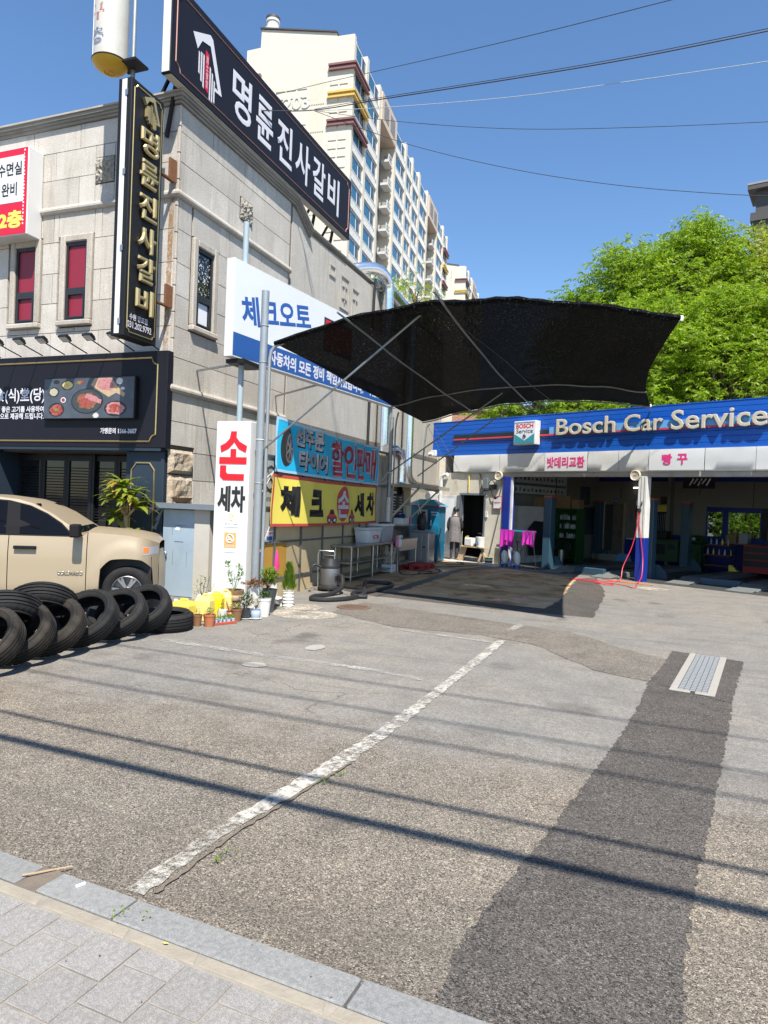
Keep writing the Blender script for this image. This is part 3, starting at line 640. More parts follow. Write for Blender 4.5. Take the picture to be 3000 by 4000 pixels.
def molding(zc, r, nm='molding'):
    prof = [(0, -r), (r * .7, -r * .8), (r, -r * .2), (r, r * .3), (r * .6, r), (0, r)]
    b = MB(); vs = []; n = len(prof)
    path = [(XL, YF, 0, -1), (XW, YF, 1, -1), (XW, 15.05, 1, 0)]
    for (x, y, dx, dy) in path:
        for (o, z) in prof: vs.append((x + dx * o, y + dy * o, zc + z))
    fs = [(i * n + k, (i + 1) * n + k, (i + 1) * n + k + 1, i * n + k + 1) for i in range(2) for k in range(n - 1)]
    fs += [tuple(range(2 * n, 3 * n))]
    b.add(vs, fs); return b.build(nm, 'granite_trim', rb)
molding(7.335, 0.075); molding(3.67, 0.075)
# cornice: stepped profile round front, side and down the slope
def cornice(zo, out, th, mat):
    b = MB()
    a = [(XL, YF - out, 9.02 + zo), (XW + out, YF - out, 9.02 + zo), (XW + out, 15.2, 9.02 + zo), (XW + out, 16.05, 8.54 + zo)]
    i_ = [(XL, YF + 0.1, 9.02 + zo), (XW - 0.1, YF + 0.1, 9.02 + zo), (XW - 0.1, 15.2, 9.02 + zo), (XW - 0.1, 16.05, 8.54 + zo)]
    vs = a + i_; vs += [(x, y, z + th) for x, y, z in vs]
    for k in range(3): b.add([vs[k], vs[k + 1], vs[k + 5], vs[k + 4], vs[k + 8], vs[k + 9], vs[k + 13], vs[k + 12]], [(0, 3, 2, 1), (4, 5, 6, 7), (0, 1, 5, 4), (1, 2, 6, 5), (2, 3, 7, 6), (3, 0, 4, 7)])
    return b.build('cornice', mat, rb)
M('cornice_stone', (0.3, 0.28, 0.25), 0.8, var=0.2, vs=2, dirt=(0.12, 0.11, 0.1))
cornice(0.0, 0.05, 0.05, 'cornice_stone'); cornice(0.052, 0.085, 0.045, 'cornice_stone'); cornice(0.099, 0.12, 0.06, 'cornice_stone'); cornice(0.161, 0.15, 0.035, 'concrete')
def tall_window(ax, c, z0, z1, kind):
    """ax 'Y': on the front wall centred at X=c; ax 'X': on the side wall centred at Y=c"""
    w = MB(); hw = 0.275
    def P(b, a0, a1, d0, d1, za, zb):
        if ax == 'Y': b.box(a0, a1, YF - d1, YF - d0, za, zb)
        else: b.box(XW + d0, XW + d1, a0, a1, za, zb)
        return b
    pane = P(MB(), c - hw, c + hw, -0.03, -0.022, z0, z1).build('window', 'shop_glass' if kind else 'maroon', rb)
    f = MB(); t = z0 + 0.57
    for a0, a1, za, zb in [(c - hw, c - hw + .05, z0, z1), (c + hw - .05, c + hw, z0, z1), (c - hw + .05, c + hw - .05, z1 - .07, z1), (c - hw + .05, c + hw - .05, z0, z0 + .05), (c - hw + .05, c + hw - .05, t, t + .09)]: P(f, a0, a1, -0.022, 0.012, za, zb)
    f.build('frame', 'window_frame', pane)
    f = MB()
    for a0, a1, za, zb in [(c - hw + .055, c - hw + .085, z0 + .055, t - .005), (c + hw - .085, c + hw - .055, z0 + .055, t - .005), (c - hw + .085, c + hw - .085, t - .045, t - .005), (c - hw + .085, c + hw - .085, z0 + .055, z0 + .085)]: P(f, a0, a1, -0.022, 0.022, za, zb)
    f.build('vent_sash', 'window_frame', pane)
    if kind:
        rn = random.Random(4); b = MB()
        for k in range(150):
            a = c + rn.uniform(-.2, .2); z = rn.uniform(t + .12, z1 - .1); s = rn.uniform(.008, .035)
            pts = [(a + rn.uniform(-s, s), z + rn.uniform(-s, s)) for _ in range(4)]
            b.add([(XW - 0.0215, p, q) for p, q in pts], [(0, 1, 2), (0, 2, 3)])
        b.build('torn_film', 'paper', pane); P(MB(), c - .17, c + .17, -0.0215, -0.0205, z0 + .1, t - .06).build('film', 'paper', pane)
    for nm, a0, a1, za, zb, d in [('jamb', c - hw - .14, c - hw, z0, z1 + .14, .06), ('jamb', c + hw, c + hw + .14, z0, z1 + .14, .06), ('lintel', c - hw, c + hw, z1, z1 + .14, .058), ('sill', c - hw - .16, c + hw + .16, z0 - .11, z0 - .002, .1)]:
        P(MB(), a0, a1, -0.036, d, za, zb).build(nm, 'granite_trim', pane, bevel=0.02)
for c in (-12.15, -10.8, -13.6): tall_window('Y', c, 5.08, 6.66, 0)
tall_window('X', 11.58, 5.0, 6.57, 1)
def carved(ax, c, zc, w=0.23, h=0.25):
    rn = random.Random(9); n = 11; vs = []
    for j in range(n + 1):
        for i in range(n + 1):
            e = 0 if i in (0, n) or j in (0, n) else rn.uniform(0.0, 0.06)
            a = c - w + 2 * w * i / n; z = zc - h + 2 * h * j / n
            vs.append((a, YF - 0.012 - e, z) if ax == 'Y' else (XW + 0.012 + e, a, z))
    MB().add(vs, [(j * (n + 1) + i, j * (n + 1) + i + 1, (j + 1) * (n + 1) + i + 1, (j + 1) * (n + 1) + i) for j in range(n) for i in range(n)]).build('carved_stone', 'relief_stone', rb)
carved('Y', -10.16, 8.02); carved('X', 13.01, 7.96, 0.24, 0.23)
# bedding for the carved stones
MB().box(-10.40, -9.92, YF + .02, YF + .036, 7.76, 8.28).build('recess', 'joint', rb)
def rock(y0, y1, z0, z1, seed):
    n, m = 9, 7; vs = []
    for j in range(m + 1):
        for i in range(n + 1):
            y = lerp(y0, y1, i / n); z = lerp(z0, z1, j / m); e = 0.0 if i in (0, n) or j in (0, m) else 0.07 + 0.05 * noise.noise(Vector((y * 7, z * 7, seed)))
            vs.append((XW - 0.02 + e, y, z))
    MB().add(vs, [(j * (n + 1) + i, j * (n + 1) + i + 1, (j + 1) * (n + 1) + i + 1, (j + 1) * (n + 1) + i) for j in range(m) for i in range(n)]).build('rough_block', 'rock_face', rb)
rock(10.68, 11.43, 2.06, 2.52, 1); rock(10.68, 11.43, 1.32, 2.04, 2)
# moulded ornament on the rear wall
for k, (y0, y1, z0, z1) in enumerate([(17.35, 17.75, 8.28, 8.33), (17.35, 17.4, 8.05, 8.28), (17.7, 17.75, 8.05, 8.28), (17.35, 17.75, 8.0, 8.05), (18.1, 18.75, 8.22, 8.28), (18.1, 18.16, 7.35, 8.22), (18.69, 18.75, 7.35, 8.22), (18.1, 18.75, 7.3, 7.35), (18.25, 18.6, 7.95, 8.0), (18.4, 18.45, 7.5, 7.95), (18.25, 18.6, 7.6, 7.65), (18.95, 19.5, 8.1, 8.15), (18.95, 19.0, 7.2, 8.1), (19.45, 19.5, 7.2, 8.1), (19.05, 19.4, 7.8, 7.85), (19.2, 19.25, 7.3, 7.8)]):
    MB().box(XW - .019, XW + .012, y0, y1, z0, z1).build('moulded_ornament', 'concrete', rb, bevel=.006)
# rusty brackets of the projecting sign
for z in (7.75, 5.4):
    b = MB(); b.box(-8.47, -8.425, 10.46, 10.66, z - .2, z + .18); b.box(-8.5, -8.42, 10.2, 10.62, z - .23, z - .201); b.build('rusted_bracket', 'rust', rb)
MB().add([(-8.62, 10.664, 4.4), (-8.5, 10.664, 4.4), (-8.47, 10.664, 7.3), (-8.58, 10.664, 7.3)], [(0, 1, 2, 3)]).build('rust_stain', 'rust_stain' if 'rust_stain' in MATS else (worn_paint('rust_stain', (0.42, 0.2, 0.05), 0.46, 0.66) or MATS['rust_stain']), rb)
# storefront
M('blind_dark', (0.012, 0.012, 0.012), 0.95, spec=0.05)
YS = YF + 0.45
boxpart('shop_front', 'storefront_blue', rb, -9.34, -8.45, YF - 0.06, YF + 0.9, -0.28, 2.46, bevel=0.01)
boxpart('shop_front', 'storefront_blue', rb, -13.3, -12.70, YF - 0.06, YF + 0.9, -0.28, 2.46, bevel=0.01)
boxpart('shop_header', 'storefront_blue', rb, -14, -8.46, YF - 0.16, YF + 0.9, 2.463, 2.53)
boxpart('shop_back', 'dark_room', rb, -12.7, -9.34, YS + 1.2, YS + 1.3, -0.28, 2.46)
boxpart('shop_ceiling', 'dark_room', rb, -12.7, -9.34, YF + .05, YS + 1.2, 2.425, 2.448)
boxpart('shop_floor', 'concrete', rb, -12.7, -9.34, YF, YS + 1.2, -0.29, -0.27)
tr = MB()     # gold trim rectangle on the dark pillar
pts = [(-9.20, 0.3), (-9.20, 2.1), (-9.08, 2.24), (-8.78, 2.24), (-8.66, 2.1), (-8.66, 0.3)]
tr.tube([(x, YF - 0.066, z) for x, z in pts], 0.014, 5, closed=True); tr.build('gold_trim', 'gold', rb)
for k in range(5):        # folding glazed leaves with blinds
    a = -12.68 + k * 0.668; b_ = a + 0.66
    f = MB(); f.box(a, a + .07, YS, YS + .06, -.27, 2.4); f.box(b_ - .07, b_, YS, YS + .06, -.27, 2.4); f.box(a + .07, b_ - .07, YS, YS + .06, 2.28, 2.4); f.box(a + .07, b_ - .07, YS, YS + .06, -.27, -.1)
    d = f.build('folding_door', 'black_metal', rb)
    boxpart('pane', 'shop_glass', d, a + .07, b_ - .07, YS + .025, YS + .033, -.1, 2.28)
    bl = MB()
    for q in range(34): bl.bar((a + .08, YS + .012, 0.15 + q * .06), (b_ - .08, YS + .012, 0.15 + q * .06), 0.024, 0.003, (0, -.6, .8))
    bl.build('blind', 'blind_dark', d)
for x in (-10.68, -10.61): boxpart('door_stile', 'black_metal', rb, x, x + .055, YS - .05, YS - .002, -.27, 2.42)
# ---- shed with blue door in the corner beside the wall
sh = thing('utility_shed', 'small concrete lean-to shed with pale blue door beside granite wall', 'shed', (-7.6, 10.8, -0.25))
boxpart('wall', 'concrete', sh, -7.64, -6.9, 10.62, 12.4, -.27, 1.43); boxpart('wall', 'concrete', sh, -8.39, -7.64, 10.75, 12.4, -.27, 1.43)
boxpart('column', 'concrete_light', sh, -7.63, -7.3, 10.5, 10.62, -.27, 1.40)
d = boxpart('door', 'shed_door', sh, -8.37, -7.65, 10.55, 10.6, -.24, 1.38, bevel=0.006)
MB().lathe([(0.0, 0.0), (0.02, 0), (0.02, 0.03), (0.045, 0.05), (0.05, 0.08), (0.03, 0.1), (0, 0.105)], 14, (-8.27, 10.55, 0.55), Matrix.Rotation(rad(90), 4, 'X')).build('door_knob', 'chrome', d, smooth=True)
for (x0, x1, z0, z1) in [(-8.1, -7.85, 1.08, 1.085), (-8.1, -7.9, .78, .785), (-8.13, -8.128, .35, .62), (-7.82, -7.818, .3, .6), (-8.15, -8.148, .9, 1.05)]: boxpart('scratch', 'black_metal', d, x0, x1, 10.546, 10.5495, z0, z1)
MB().add([(-8.1, 10.547, 1.0), (-8.0, 10.547, .99), (-7.98, 10.547, 1.05), (-8.06, 10.547, 1.07)], [(0, 1, 2, 3)]).build('torn_paper', 'paper', d)
r = MB(); r.box(-8.4, -6.85, 10.38, 12.5, 1.44, 1.475); r.box(-8.4, -6.85, 10.36, 10.385, 1.40, 1.5); r.build('roof', 'tin', sh)
bowl = tag(MB().lathe([(0.07, 0), (0.14, .05), (0.19, .11), (0.2, .13), (0.17, .12), (0.1, .05), (0, .03)], 20, (-8.12, 10.75, 1.476)).build('clay_bowl', 'pot_brown', loc=(-8.12, 10.75, 1.48), smooth=True), 'shallow brown bowl resting on the roof edge of the blue door shed', 'bowl')
# ================================================================ signs of the restaurant
X_, Y_, Z_ = Vector((1, 0, 0)), Vector((0, 1, 0)), Vector((0, 0, 1))
def notched(cx0, cx1, z0, z1, n, P, arc=5):
    """closed outline with concave rounded corners; P maps (a,z) to a point"""
    pts = []
    for (cx, cz, a0) in [(cx0, z0, 90), (cx1, z0, 180), (cx1, z1, 270), (cx0, z1, 0)]:
        for k in range(arc + 1):
            t = rad(a0 - 90 * k / arc) if False else rad(a0 + (-90) * k / arc)
            pts.append(P(cx + n * math.cos(t), cz + n * math.sin(t)))
    return pts
# shop signboard over the storefront
sb = thing('shop_signboard', 'long dark navy signboard with gold trim and food picture over the storefront', 'sign', (-10.6, 10.5, 2.53))
YS0 = YF - 0.17
boxpart('panel', 'navy_panel', sb, -14.0, -8.52, YS0, YF - 0.003, 2.54, 4.37, bevel=0.01)
b = MB(); n = 0.13; pts = []
for (cx, cz, a0, a1) in [(-15.0, 2.66, 90, 0), (-8.74, 2.66, 180, 90), (-8.74, 4.24, 270, 180), (-15.0, 4.24, 0, -90)]:
    for k in range(6):
        t = rad(lerp(a0, a1, k / 5)); pts.append((max(cx + n * math.cos(t), -13.95), YS0 - 0.008, cz + n * math.sin(t)))
b.tube(pts, 0.016, 5, closed=True); b.build('gold_trim', 'gold', sb)
pn = boxpart('picture_box', 'black_metal', sb, -11.45, -9.18, YS0 - 0.09, YS0, 3.08, 3.90, bevel=0.02, seg=2)
YP = YS0 - 0.0915
MB().box(-11.43, -9.20, YP - .002, YP, 3.10, 3.88).build('picture_ground', 'slate', pn)
def dish(x, z, r, layers, ky=0.62, seed=0):
    rn = random.Random(seed)
    for li, (rr, m, jag) in enumerate(layers):
        pts = []
        for k in range(22):
            t = 2 * math.pi * k / 22; q = rr * (1 + rn.uniform(-jag, jag)); pts.append((x + r * q * math.cos(t), YP - .003 - .0012 * (li + 1), z + r * q * ky * math.sin(t)))
        MB().add(pts, [tuple(range(22))]).build('picture_food', m, pn)
dish(-10.33, 3.43, .40, [(1, 'black_plastic', 0), (.92, 'pot_dark', 0), (.62, 'meat_brown', .18), (.4, 'meat_red', .3)], .62, 1)
dish(-11.1, 3.27, .2, [(1, 'black_plastic', 0), (.8, 'meat_red', .14), (.2, 'herb', .3)], .68, 2)
dish(-9.63, 3.28, .27, [(1, 'black_plastic', 0), (.8, 'meat_pink', .14), (.5, 'meat_red', .3)], .55, 3)
dish(-10.83, 3.75, .15, [(1.05, 'black_plastic', 0), (.85, 'egg', .06), (.3, 'orange_print', .3)], .6, 4)
dish(-11.18, 3.62, .125, [(1.1, 'black_plastic', 0), (.85, 'broth', .08)], .7, 5); dish(-11.12, 3.82, .08, [(1, 'black_plastic', 0)], .5, 6)
dish(-10.93, 3.46, .06, [(1.1, 'paper', 0), (.8, 'meat_red', .05)], .8, 7)
dish(-9.55, 3.80, .08, [(1, 'garlic', .1)], .8, 8); dish(-9.47, 3.66, .05, [(1, 'garlic', .1)], .6, 9); dish(-10.1, 3.15, .07, [(1, 'garlic', .15)], .7, 10); dish(-10.52, 3.8, .1, [(1, 'meat_red', .4), (.5, 'herb', .5)], .35, 11)
def quad(m, *p): MB().add([(x, YP - .0045, z) for x, z in p], [tuple(range(len(p)))]).build('picture_food', m, pn)
quad('wood', (-10.25, 3.74), (-10.15, 3.87), (-9.75, 3.87), (-9.55, 3.66), (-9.40, 3.56), (-9.44, 3.5), (-9.62, 3.58), (-9.8, 3.5))
MB().add([(x, YP - .006, z) for x, z in ((-10.1, 3.72), (-10.05, 3.86), (-9.72, 3.86), (-9.66, 3.74), (-9.74, 3.63), (-9.98, 3.65))], [tuple(range(6))]).build('picture_food', 'meat_pink', pn)
for sx in (0, .1): MB().add([(x + sx, YP - .009 - sx * .02, z - sx * .5) for x, z in ((-10.4, 3.5), (-10.33, 3.58), (-10.06, 3.5), (-10.08, 3.42))], [(0, 1, 2, 3)]).build('picture_food', 'meat_pink', pn)
FX, FZ = X_, Z_
def ft(t, m, cx, z, w=None, h=None, **k): return lettering(t, m, sb, (cx, YS0 - .005, z), FX, FZ, w, h, **k)
ft('食(식)堂(당)', 'letter_white', -12.19, 3.58, 1.36, .32, bold=.022, depth=.004)
ft('질 좋은 고기를 사용하여', 'letter_white', -12.18, 3.30, 1.32, .13, bold=.03, depth=.004)
ft('산으로 제공해 드립니다.', 'letter_white', -12.18, 3.16, 1.32, .13, bold=.03, depth=.004)
ft('가맹문의 1566-3607', 'letter_white', -9.62, 2.86, .88, .115, bold=.028, depth=.004)
sb.location = Vector(sb.location) + Vector((.165, 0, -.02))
# floodlights along the top of the board
fl = thing('floodlight', 'floodlight on a short arm above the signboard', 'lamp', (-8.62, YF - .1, 4.38), 0, 'floodlights above the shop signboard')
a = MB(); a.tube([(0, 0, 0), (0, -.25, .06), (0, -.52, .13)], 0.012, 6); a.build('arm', 'black_metal', fl, local=True)
hd = MB(); mt = Matrix.Translation((0, -.57, .16)) @ Matrix.Rotation(rad(-28), 4, 'X'); hd.mt = mt
hd.box(-.1, .1, -.08, .08, -.02, .02); hd.box(-.085, .085, -.06, .06, .02, .045)
for q in range(5): hd.box(-.08 + q * .036, -.065 + q * .036, -.055, .055, .045, .06)
h_ = hd.build('lamp_head', 'black_metal', fl, local=True); g_ = MB(mt); g_.box(-.085, .085, -.065, .065, -.0225, -.0202); g_.build('lamp_glass', 'lamp_glass', fl, local=True)
ords = ['first', 'second', 'third', 'fourth', 'fifth', 'sixth', 'seventh', 'eighth', 'ninth']
for k in range(8):
    o = fl if k == 0 else copy_tree(fl); o.location = (-8.62 - .58 * k, YF - .1, 4.38)
    o['label'] = 'black floodlight above the navy signboard, %s counting from the building corner' % ords[k]
# red and white second-floor sign
rs0 = (.46, 0, -.22)
rs = thing('second_floor_sign', 'red and white lit box sign reading 2층 on the left facade', 'sign', (-12.8, 10.3, 7.0))
boxpart('case', 'white_paint', rs, -13.6, -12.22, YF - .38, YF - .01, 7.0, 8.76, bevel=.012)
boxpart('face', 'sign_red', rs, -13.58, -12.24, YF - .386, YF - .381, 7.02, 8.74)
boxpart('white_panel', 'white_paint', rs, -13.55, -12.33, YF - .390, YF - .3865, 7.66, 8.6, bevel=.001)
lettering('수면실', 'letter_black', rs, (-12.71, YF - .392, 8.34), FX, FZ, .66, .27, bold=.02); lettering('완비', 'letter_black', rs, (-12.71, YF - .392, 7.93), FX, FZ, .42, .27, bold=.02)
lettering('2층', 'sign_yellow', rs, (-12.66, YF - .389, 7.32), FX, FZ, .66, .36, bold=.05)
b = MB()
for k in range(22): b.box(-12.335, -12.30 - random.uniform(0, .02), YF - .3885, YF - .3868, 7.2 + k * .07, 7.235 + k * .07)
b.build('peeled_film', 'paper', rs); rs.location = Vector(rs.location) + Vector(rs0)
# projecting vertical sign at the corner
vs_ = thing('projecting_sign', 'tall narrow black projecting sign with gold raised letters at building corner', 'sign', (-8.52, 9.8, 4.38))
VX0, VX1, VY0, VY1, VZ0, VZ1 = -8.68, -8.40, 9.36, 10.20, 4.36, 8.76
boxpart('case', 'black_metal', vs_, VX0, VX1, VY0, VY1, VZ0, VZ1, bevel=.006)
boxpart('light_strip', 'white_paint', vs_, VX0 + .08, VX0 + .185, VY0 - .012, VY0, VZ0 + .03, VZ1 - .02, bevel=.004)
for z in (4.55, 5.8, 7.1, 8.45): boxpart('hinge', 'steel', vs_, VX0 + .16, VX0 + .215, VY0 - .022, VY0 - .0125, z, z + .1)
b = MB(); n = .06; pts = []
for (cy, cz, a0, a1) in [(VY0 + .07, VZ0 + .08, 90, 0), (VY1 - .06, VZ0 + .08, 180, 90), (VY1 - .06, VZ1 - .08, 270, 180), (VY0 + .07, VZ1 - .08, 0, -90)]:
    for k in range(5):
        t = rad(lerp(a0, a1, k / 4)); pts.append((VX1 + .006, cy + n * math.cos(t), cz + n * math.sin(t)))
b.tube(pts, 0.011, 5, closed=True); b.build('gold_trim', 'gold', vs_)
SX, SZ = Y_, Z_      # lettering on faces that look toward +X reads along +Y
for ch, z in zip('명륜진사갈비', (7.83, 7.27, 6.70, 6.13, 5.60, 5.04)): lettering(ch, 'gold_face', vs_, (VX1 + .02, 9.80, z), SX, SZ, .46, .46, bold=.035, depth=.07, shear=.0)
def house_logo(P, s, parent, mat, bars_mat, th):
    """gable roof over a round of upright bars; P(a,z,d) maps to space"""
    b = MB(); out = [(-.5, .12), (-.36, .06), (-.28, .2), (.05, .38), (.42, -.36), (.28, -.40), (.52, -.42), (.50, -.36), (.12, .58), (.02, .62), (-.5, .28)]
    roof = [(-.52, .30), (.04, .58), (.13, .54), (.50, -.42), (.24, -.44), (.27, -.36), (.36, -.38), (.06, .36), (-.22, .30), (-.36, .06)]
    n_ = (Vector(P(0, 0, 1)) - Vector(P(0, 0, 0)))
    MB().plate([P(x * s, z * s, 0) for x, z in roof], n_, th).build('emblem', mat, parent)
    for k in range(8):
        x = -.30 + k * .075
        if k in (3, 4): continue
        h = .34 * math.sqrt(max(.08, 1 - ((x + .035) / .33) ** 2)); zc = -.18 - .07 * k * .6
        MB().plate([P((x - .02) * s, (zc - h) * s, 0), P((x + .02) * s, (zc - h - .02) * s, 0), P((x + .02) * s, (zc + h) * s, 0), P((x - .02) * s, (zc + h + .02) * s, 0)], n_, th).build('emblem', mat, parent)
    MB().plate([P(-.09 * s, -.58 * s, 0), P(.02 * s, -.62 * s, 0), P(.02 * s, .16 * s, 0), P(-.09 * s, .2 * s, 0)], n_, th).build('emblem', bars_mat, parent)
house_logo(lambda a, z, d: (VX1 + .01 + d, 9.82 + a, 8.41 + z), .42, vs_, 'gold_face', 'gold', .06)
lettering('수원 망포점', 'letter_white', vs_, (VX1 + .004, 9.72, 4.72), SX, SZ, .46, .11, bold=.02); lettering('031.202.9792', 'letter_white', vs_, (VX1 + .004, 9.75, 4.58), SX, SZ, .62, .115, bold=.012)
# barrel sign above it
br = thing('barrel_sign', 'white cylindrical barber style sign with mustard yellow underside above building corner', 'sign', (-9.29, 9.79, 9.2))
bc = (-9.29, 9.79, 0)
MB().lathe([(.30, 9.42), (.30, 12.6)], 36, bc).build('drum', 'barrel_white', br, smooth=True)
MB().lathe([(0.03, 9.235), (.04, 9.23), (.05, 9.245), (.1, 9.25), (.11, 9.235), (.13, 9.245), (.22, 9.28), (.285, 9.34), (.312, 9.39), (.298, 9.419)], 36, bc).build('underside', 'barrel_yellow', br, smooth=True)
MB().lathe([(.314, 9.39), (.318, 9.395), (.318, 9.415), (.302, 9.42)], 36, bc, caps=False).build('rim', 'black_metal', br, smooth=True)
for a in (-125, -65): t = rad(a); MB().tube([(bc[0] + .303 * math.cos(t), bc[1] + .303 * math.sin(t), 9.42), (bc[0] + .303 * math.cos(t), bc[1] + .303 * math.sin(t), 12.6)], .008, 6).build('seam', 'white_paint', br)
def on_drum(ch, z, m):
    o = lettering(ch, m, br, (0, 0, 0), X_, Z_, .26, .3, bold=.05, local=True)
    for v in o.data.vertices:
        t = rad(-97) + v.co.x / .30; zz = v.co.z
        v.co = INV[br.name] @ Vector((bc[0] + .3035 * math.cos(t), bc[1] + .3035 * math.sin(t), z + zz))
for ch, z, m in (('층', 9.72, 'faded_blue'), ('구', 10.15, 'faded_red'), ('당', 10.55, 'faded_red')): on_drum(ch, z, m)
b = MB(); b.tube([(-8.98, 10.02, 8.9), (-8.98, 10.02, 12.6)], .04, 10); b.build('support_pipe', 'zinc', br, smooth=True)
MB().box(-9.15, -8.7, 9.75, 10.1, 9.36, 9.4).build('bracket', 'black_metal', br)
# rooftop sign along the side
rf = thing('rooftop_sign', 'large black rooftop sign with white brush lettering and thin rose border', 'sign', (-8.1, 14, 9.1))
RY0, RY1, RZ0, RZ1, RX = 10.08, 18.14, 9.235, 10.93, -8.2
boxpart('case', 'navy_panel', rf, RX - .2, RX, RY0, RY1, RZ0, RZ1, bevel=.006)
boxpart('end_cap', 'white_paint', rf, RX - .18, RX - .02, RY0 - .012, RY0 - .001, RZ0 + .02, RZ1 - .02)
boxpart('underside', 'cream_wall', rf, RX - .18, RX - .02, RY0 + .05, RY1 - .05, RZ0 - .012, RZ0 - .001)
b = MB(); n = .13; pts = []
for (cy, cz, a0, a1) in [(RY0 + .14, RZ0 + .14, 90, 0), (RY1 - .14, RZ0 + .14, 180, 90), (RY1 - .14, RZ1 - .14, 270, 180), (RY0 + .14, RZ1 - .14, 0, -90)]:
    for k in range(6):
        t = rad(lerp(a0, a1, k / 5)); pts.append((RX + .003, cy + n * math.cos(t), cz + n * math.sin(t)))
b.tube(pts, 0.013, 4, closed=True); b.build('border', 'rose_line', rf)
for ch, y, sc_ in zip('명륜진사갈비', (12.39, 13.32, 14.24, 15.16, 16.07, 16.97), (1, 1, 1, 1.05, 1, 1)): lettering(ch, 'letter_white', rf, (RX + .004, y, 10.05), SX, SZ, .73 * sc_, .98, bold=.02, depth=.005)
house_logo(lambda a, z, d: (RX + .004 + d, 11.18 + a, 10.07 + z), .95, rf, 'letter_white', 'sign_red', .004)
lettering('進\n士\n食\n堂', 'letter_white', rf, (RX + .0095, 11.15, 9.87), SX, SZ, .07, .6)
for y in (10.6, 12.6, 14.6, 16.45, 17.6):
    l = MB(); l.bar((RX - .23, y, RZ0 + .4), (RX - .45, y, 8.4), .06); l.bar((RX - .23, y, RZ0 + .6), (RX - 1.1, y, 8.4), .05); l.build('leg', 'black_metal', rf)
# car workshop board on two poles
ks = thing('workshop_sign', 'long white and blue roadside sign reading 체크오토 on two poles', 'sign', (-6.6, 10.3, 0), 0)
kd = Vector((.12, .993, 0)).normalized(); ko = Vector((-6.59, 10.2, 0)); kn = Vector((kd.y, -kd.x, 0))
def K(t, z, d=0.0): return ko + kd * (t - .24) + kn * d + Z_ * z
KL = 6.35
MB().plate([K(0, 4.06), K(KL, 4.06), K(KL, 5.74), K(0, 5.74)], -kn, .17).build('case', 'white_paint', ks, bevel=.006)
MB().plate([K(.03, 4.483, .001), K(KL - .03, 4.483, .001), K(KL - .03, 5.71, .001), K(.03, 5.71, .001)], kn, .003).build('upper_panel', 'sign_white', ks)
MB().plate([K(.03, 4.09, .001), K(KL - .03, 4.09, .001), K(KL - .03, 4.48, .001), K(.03, 4.48, .001)], kn, .003).build('lower_panel', 'sign_blue', ks)
lettering('체크오토', 'letter_blue', ks, K(1.28, 5.10, .005), kd + Z_ * .2, Z_ - kd * .2, 2.16, .52, bold=.03)
MB().plate([K(2.85, 4.78, .0045), K(4.0, 4.78, .0045), K(4.0, 5.47, .0045), K(2.85, 5.47, .0045)], kn, .003).build('red_block', 'letter_black', ks)
MB().plate([K(2.9, 4.83, .008), K(3.95, 4.83, .008), K(3.95, 5.43, .008), K(2.9, 5.43, .008)], kn, .003).build('red_block', 'sign_red', ks)
lettering('자동차의 모든 정비 책임지겠습니다.', 'letter_white', ks, K(2.82, 4.27, .005), kd, Z_, 3.56, .27, bold=.035); lettering('T.200', 'letter_white', ks, K(5.2, 4.27, .005), kd, Z_, .7, .22, bold=.03)
MB().tube([(-6.68, 10.38, -.2), (-6.68, 10.38, 6.5)], .05, 12).build('pole', 'pole_blue', ks, smooth=True)
p2 = K(KL - .15, 0, -.09); MB().tube([p2 + Z_ * 0, p2 + Z_ * 5.6], .05, 12).build('pole', 'zinc_dull', ks, smooth=True)
MB().bar((XW, 11.45, 4.15), (-6.62, 10.5, 4.06), .035).build('wall_brace', 'zinc_dull', ks); MB().bar((XW, 14.6, 4.15), K(2.9, 4.08, -.1), .035).build('wall_brace', 'zinc_dull', ks)
boxpart('bracket', 'black_metal', ks, -6.85, -6.5, 10.15, 10.8, 3.98, 4.055)
SON = ([(-.055, .41), (.055, .41), (.05, .30), (-.01, .20), (-.10, .115), (-.24, .055), (-.26, .165), (-.15, .22), (-.08, .29)], [(.0, .245), (.055, .305), (.11, .24), (.26, .165), (.24, .055), (.10, .115)],
       [(-.055, -.02), (.055, -.02), (.055, .115), (-.055, .115)], [(-.27, -.135), (.26, -.135), (.26, -.021), (-.27, -.021)], [(-.25, -.16), (-.13, -.16), (-.13, -.27), (-.10, -.30), (.22, -.30), (.22, -.41), (-.18, -.41), (-.25, -.35)])
def hand_glyph(P, mat, parent, nrm, th=.003):
    """the syllable 손 as five heavy strokes"""
    for k, pts in enumerate(SON): MB().plate([P(x, z, .0008 * (k % 2)) for x, z in pts], nrm, th).build('lettering', mat, parent)
# hand wash pylon
py = thing('hand_wash_pylon', 'upright white pylon sign with red 손 and black 세차 by the plants', 'sign', (-6.4, 9.8, -.15))
boxpart('post', 'white_paint', py, -6.72, -6.06, 9.76, 9.96, -.18, 2.92, bevel=.012)
PYF = 9.757
hand_glyph(lambda x, z, o: (-6.37 + x, PYF - o, 2.34 + z), 'letter_red', py, (0, -1, 0)); lettering('세차', 'letter_black', py, (-6.38, PYF, 1.62), X_, Z_, .54, .44, bold=.045)
n1 = boxpart('notice', 'paper', py, -6.53, -6.20, PYF - .002, PYF, 1.15, 1.40)
b = MB(); b.tube([(-6.365 + .05 * math.cos(t * .4), PYF - .004, 1.315 + .05 * math.sin(t * .4)) for t in range(16)], .006, 4, closed=True); b.bar((-6.40, PYF - .004, 1.28), (-6.33, PYF - .004, 1.35), .008); b.build('print', 'sign_yellow', n1)
lettering('금연구역 CCTV 촬영중', 'asphalt_patch', n1, (-6.365, PYF - .004, 1.2), X_, Z_, .24, .035)
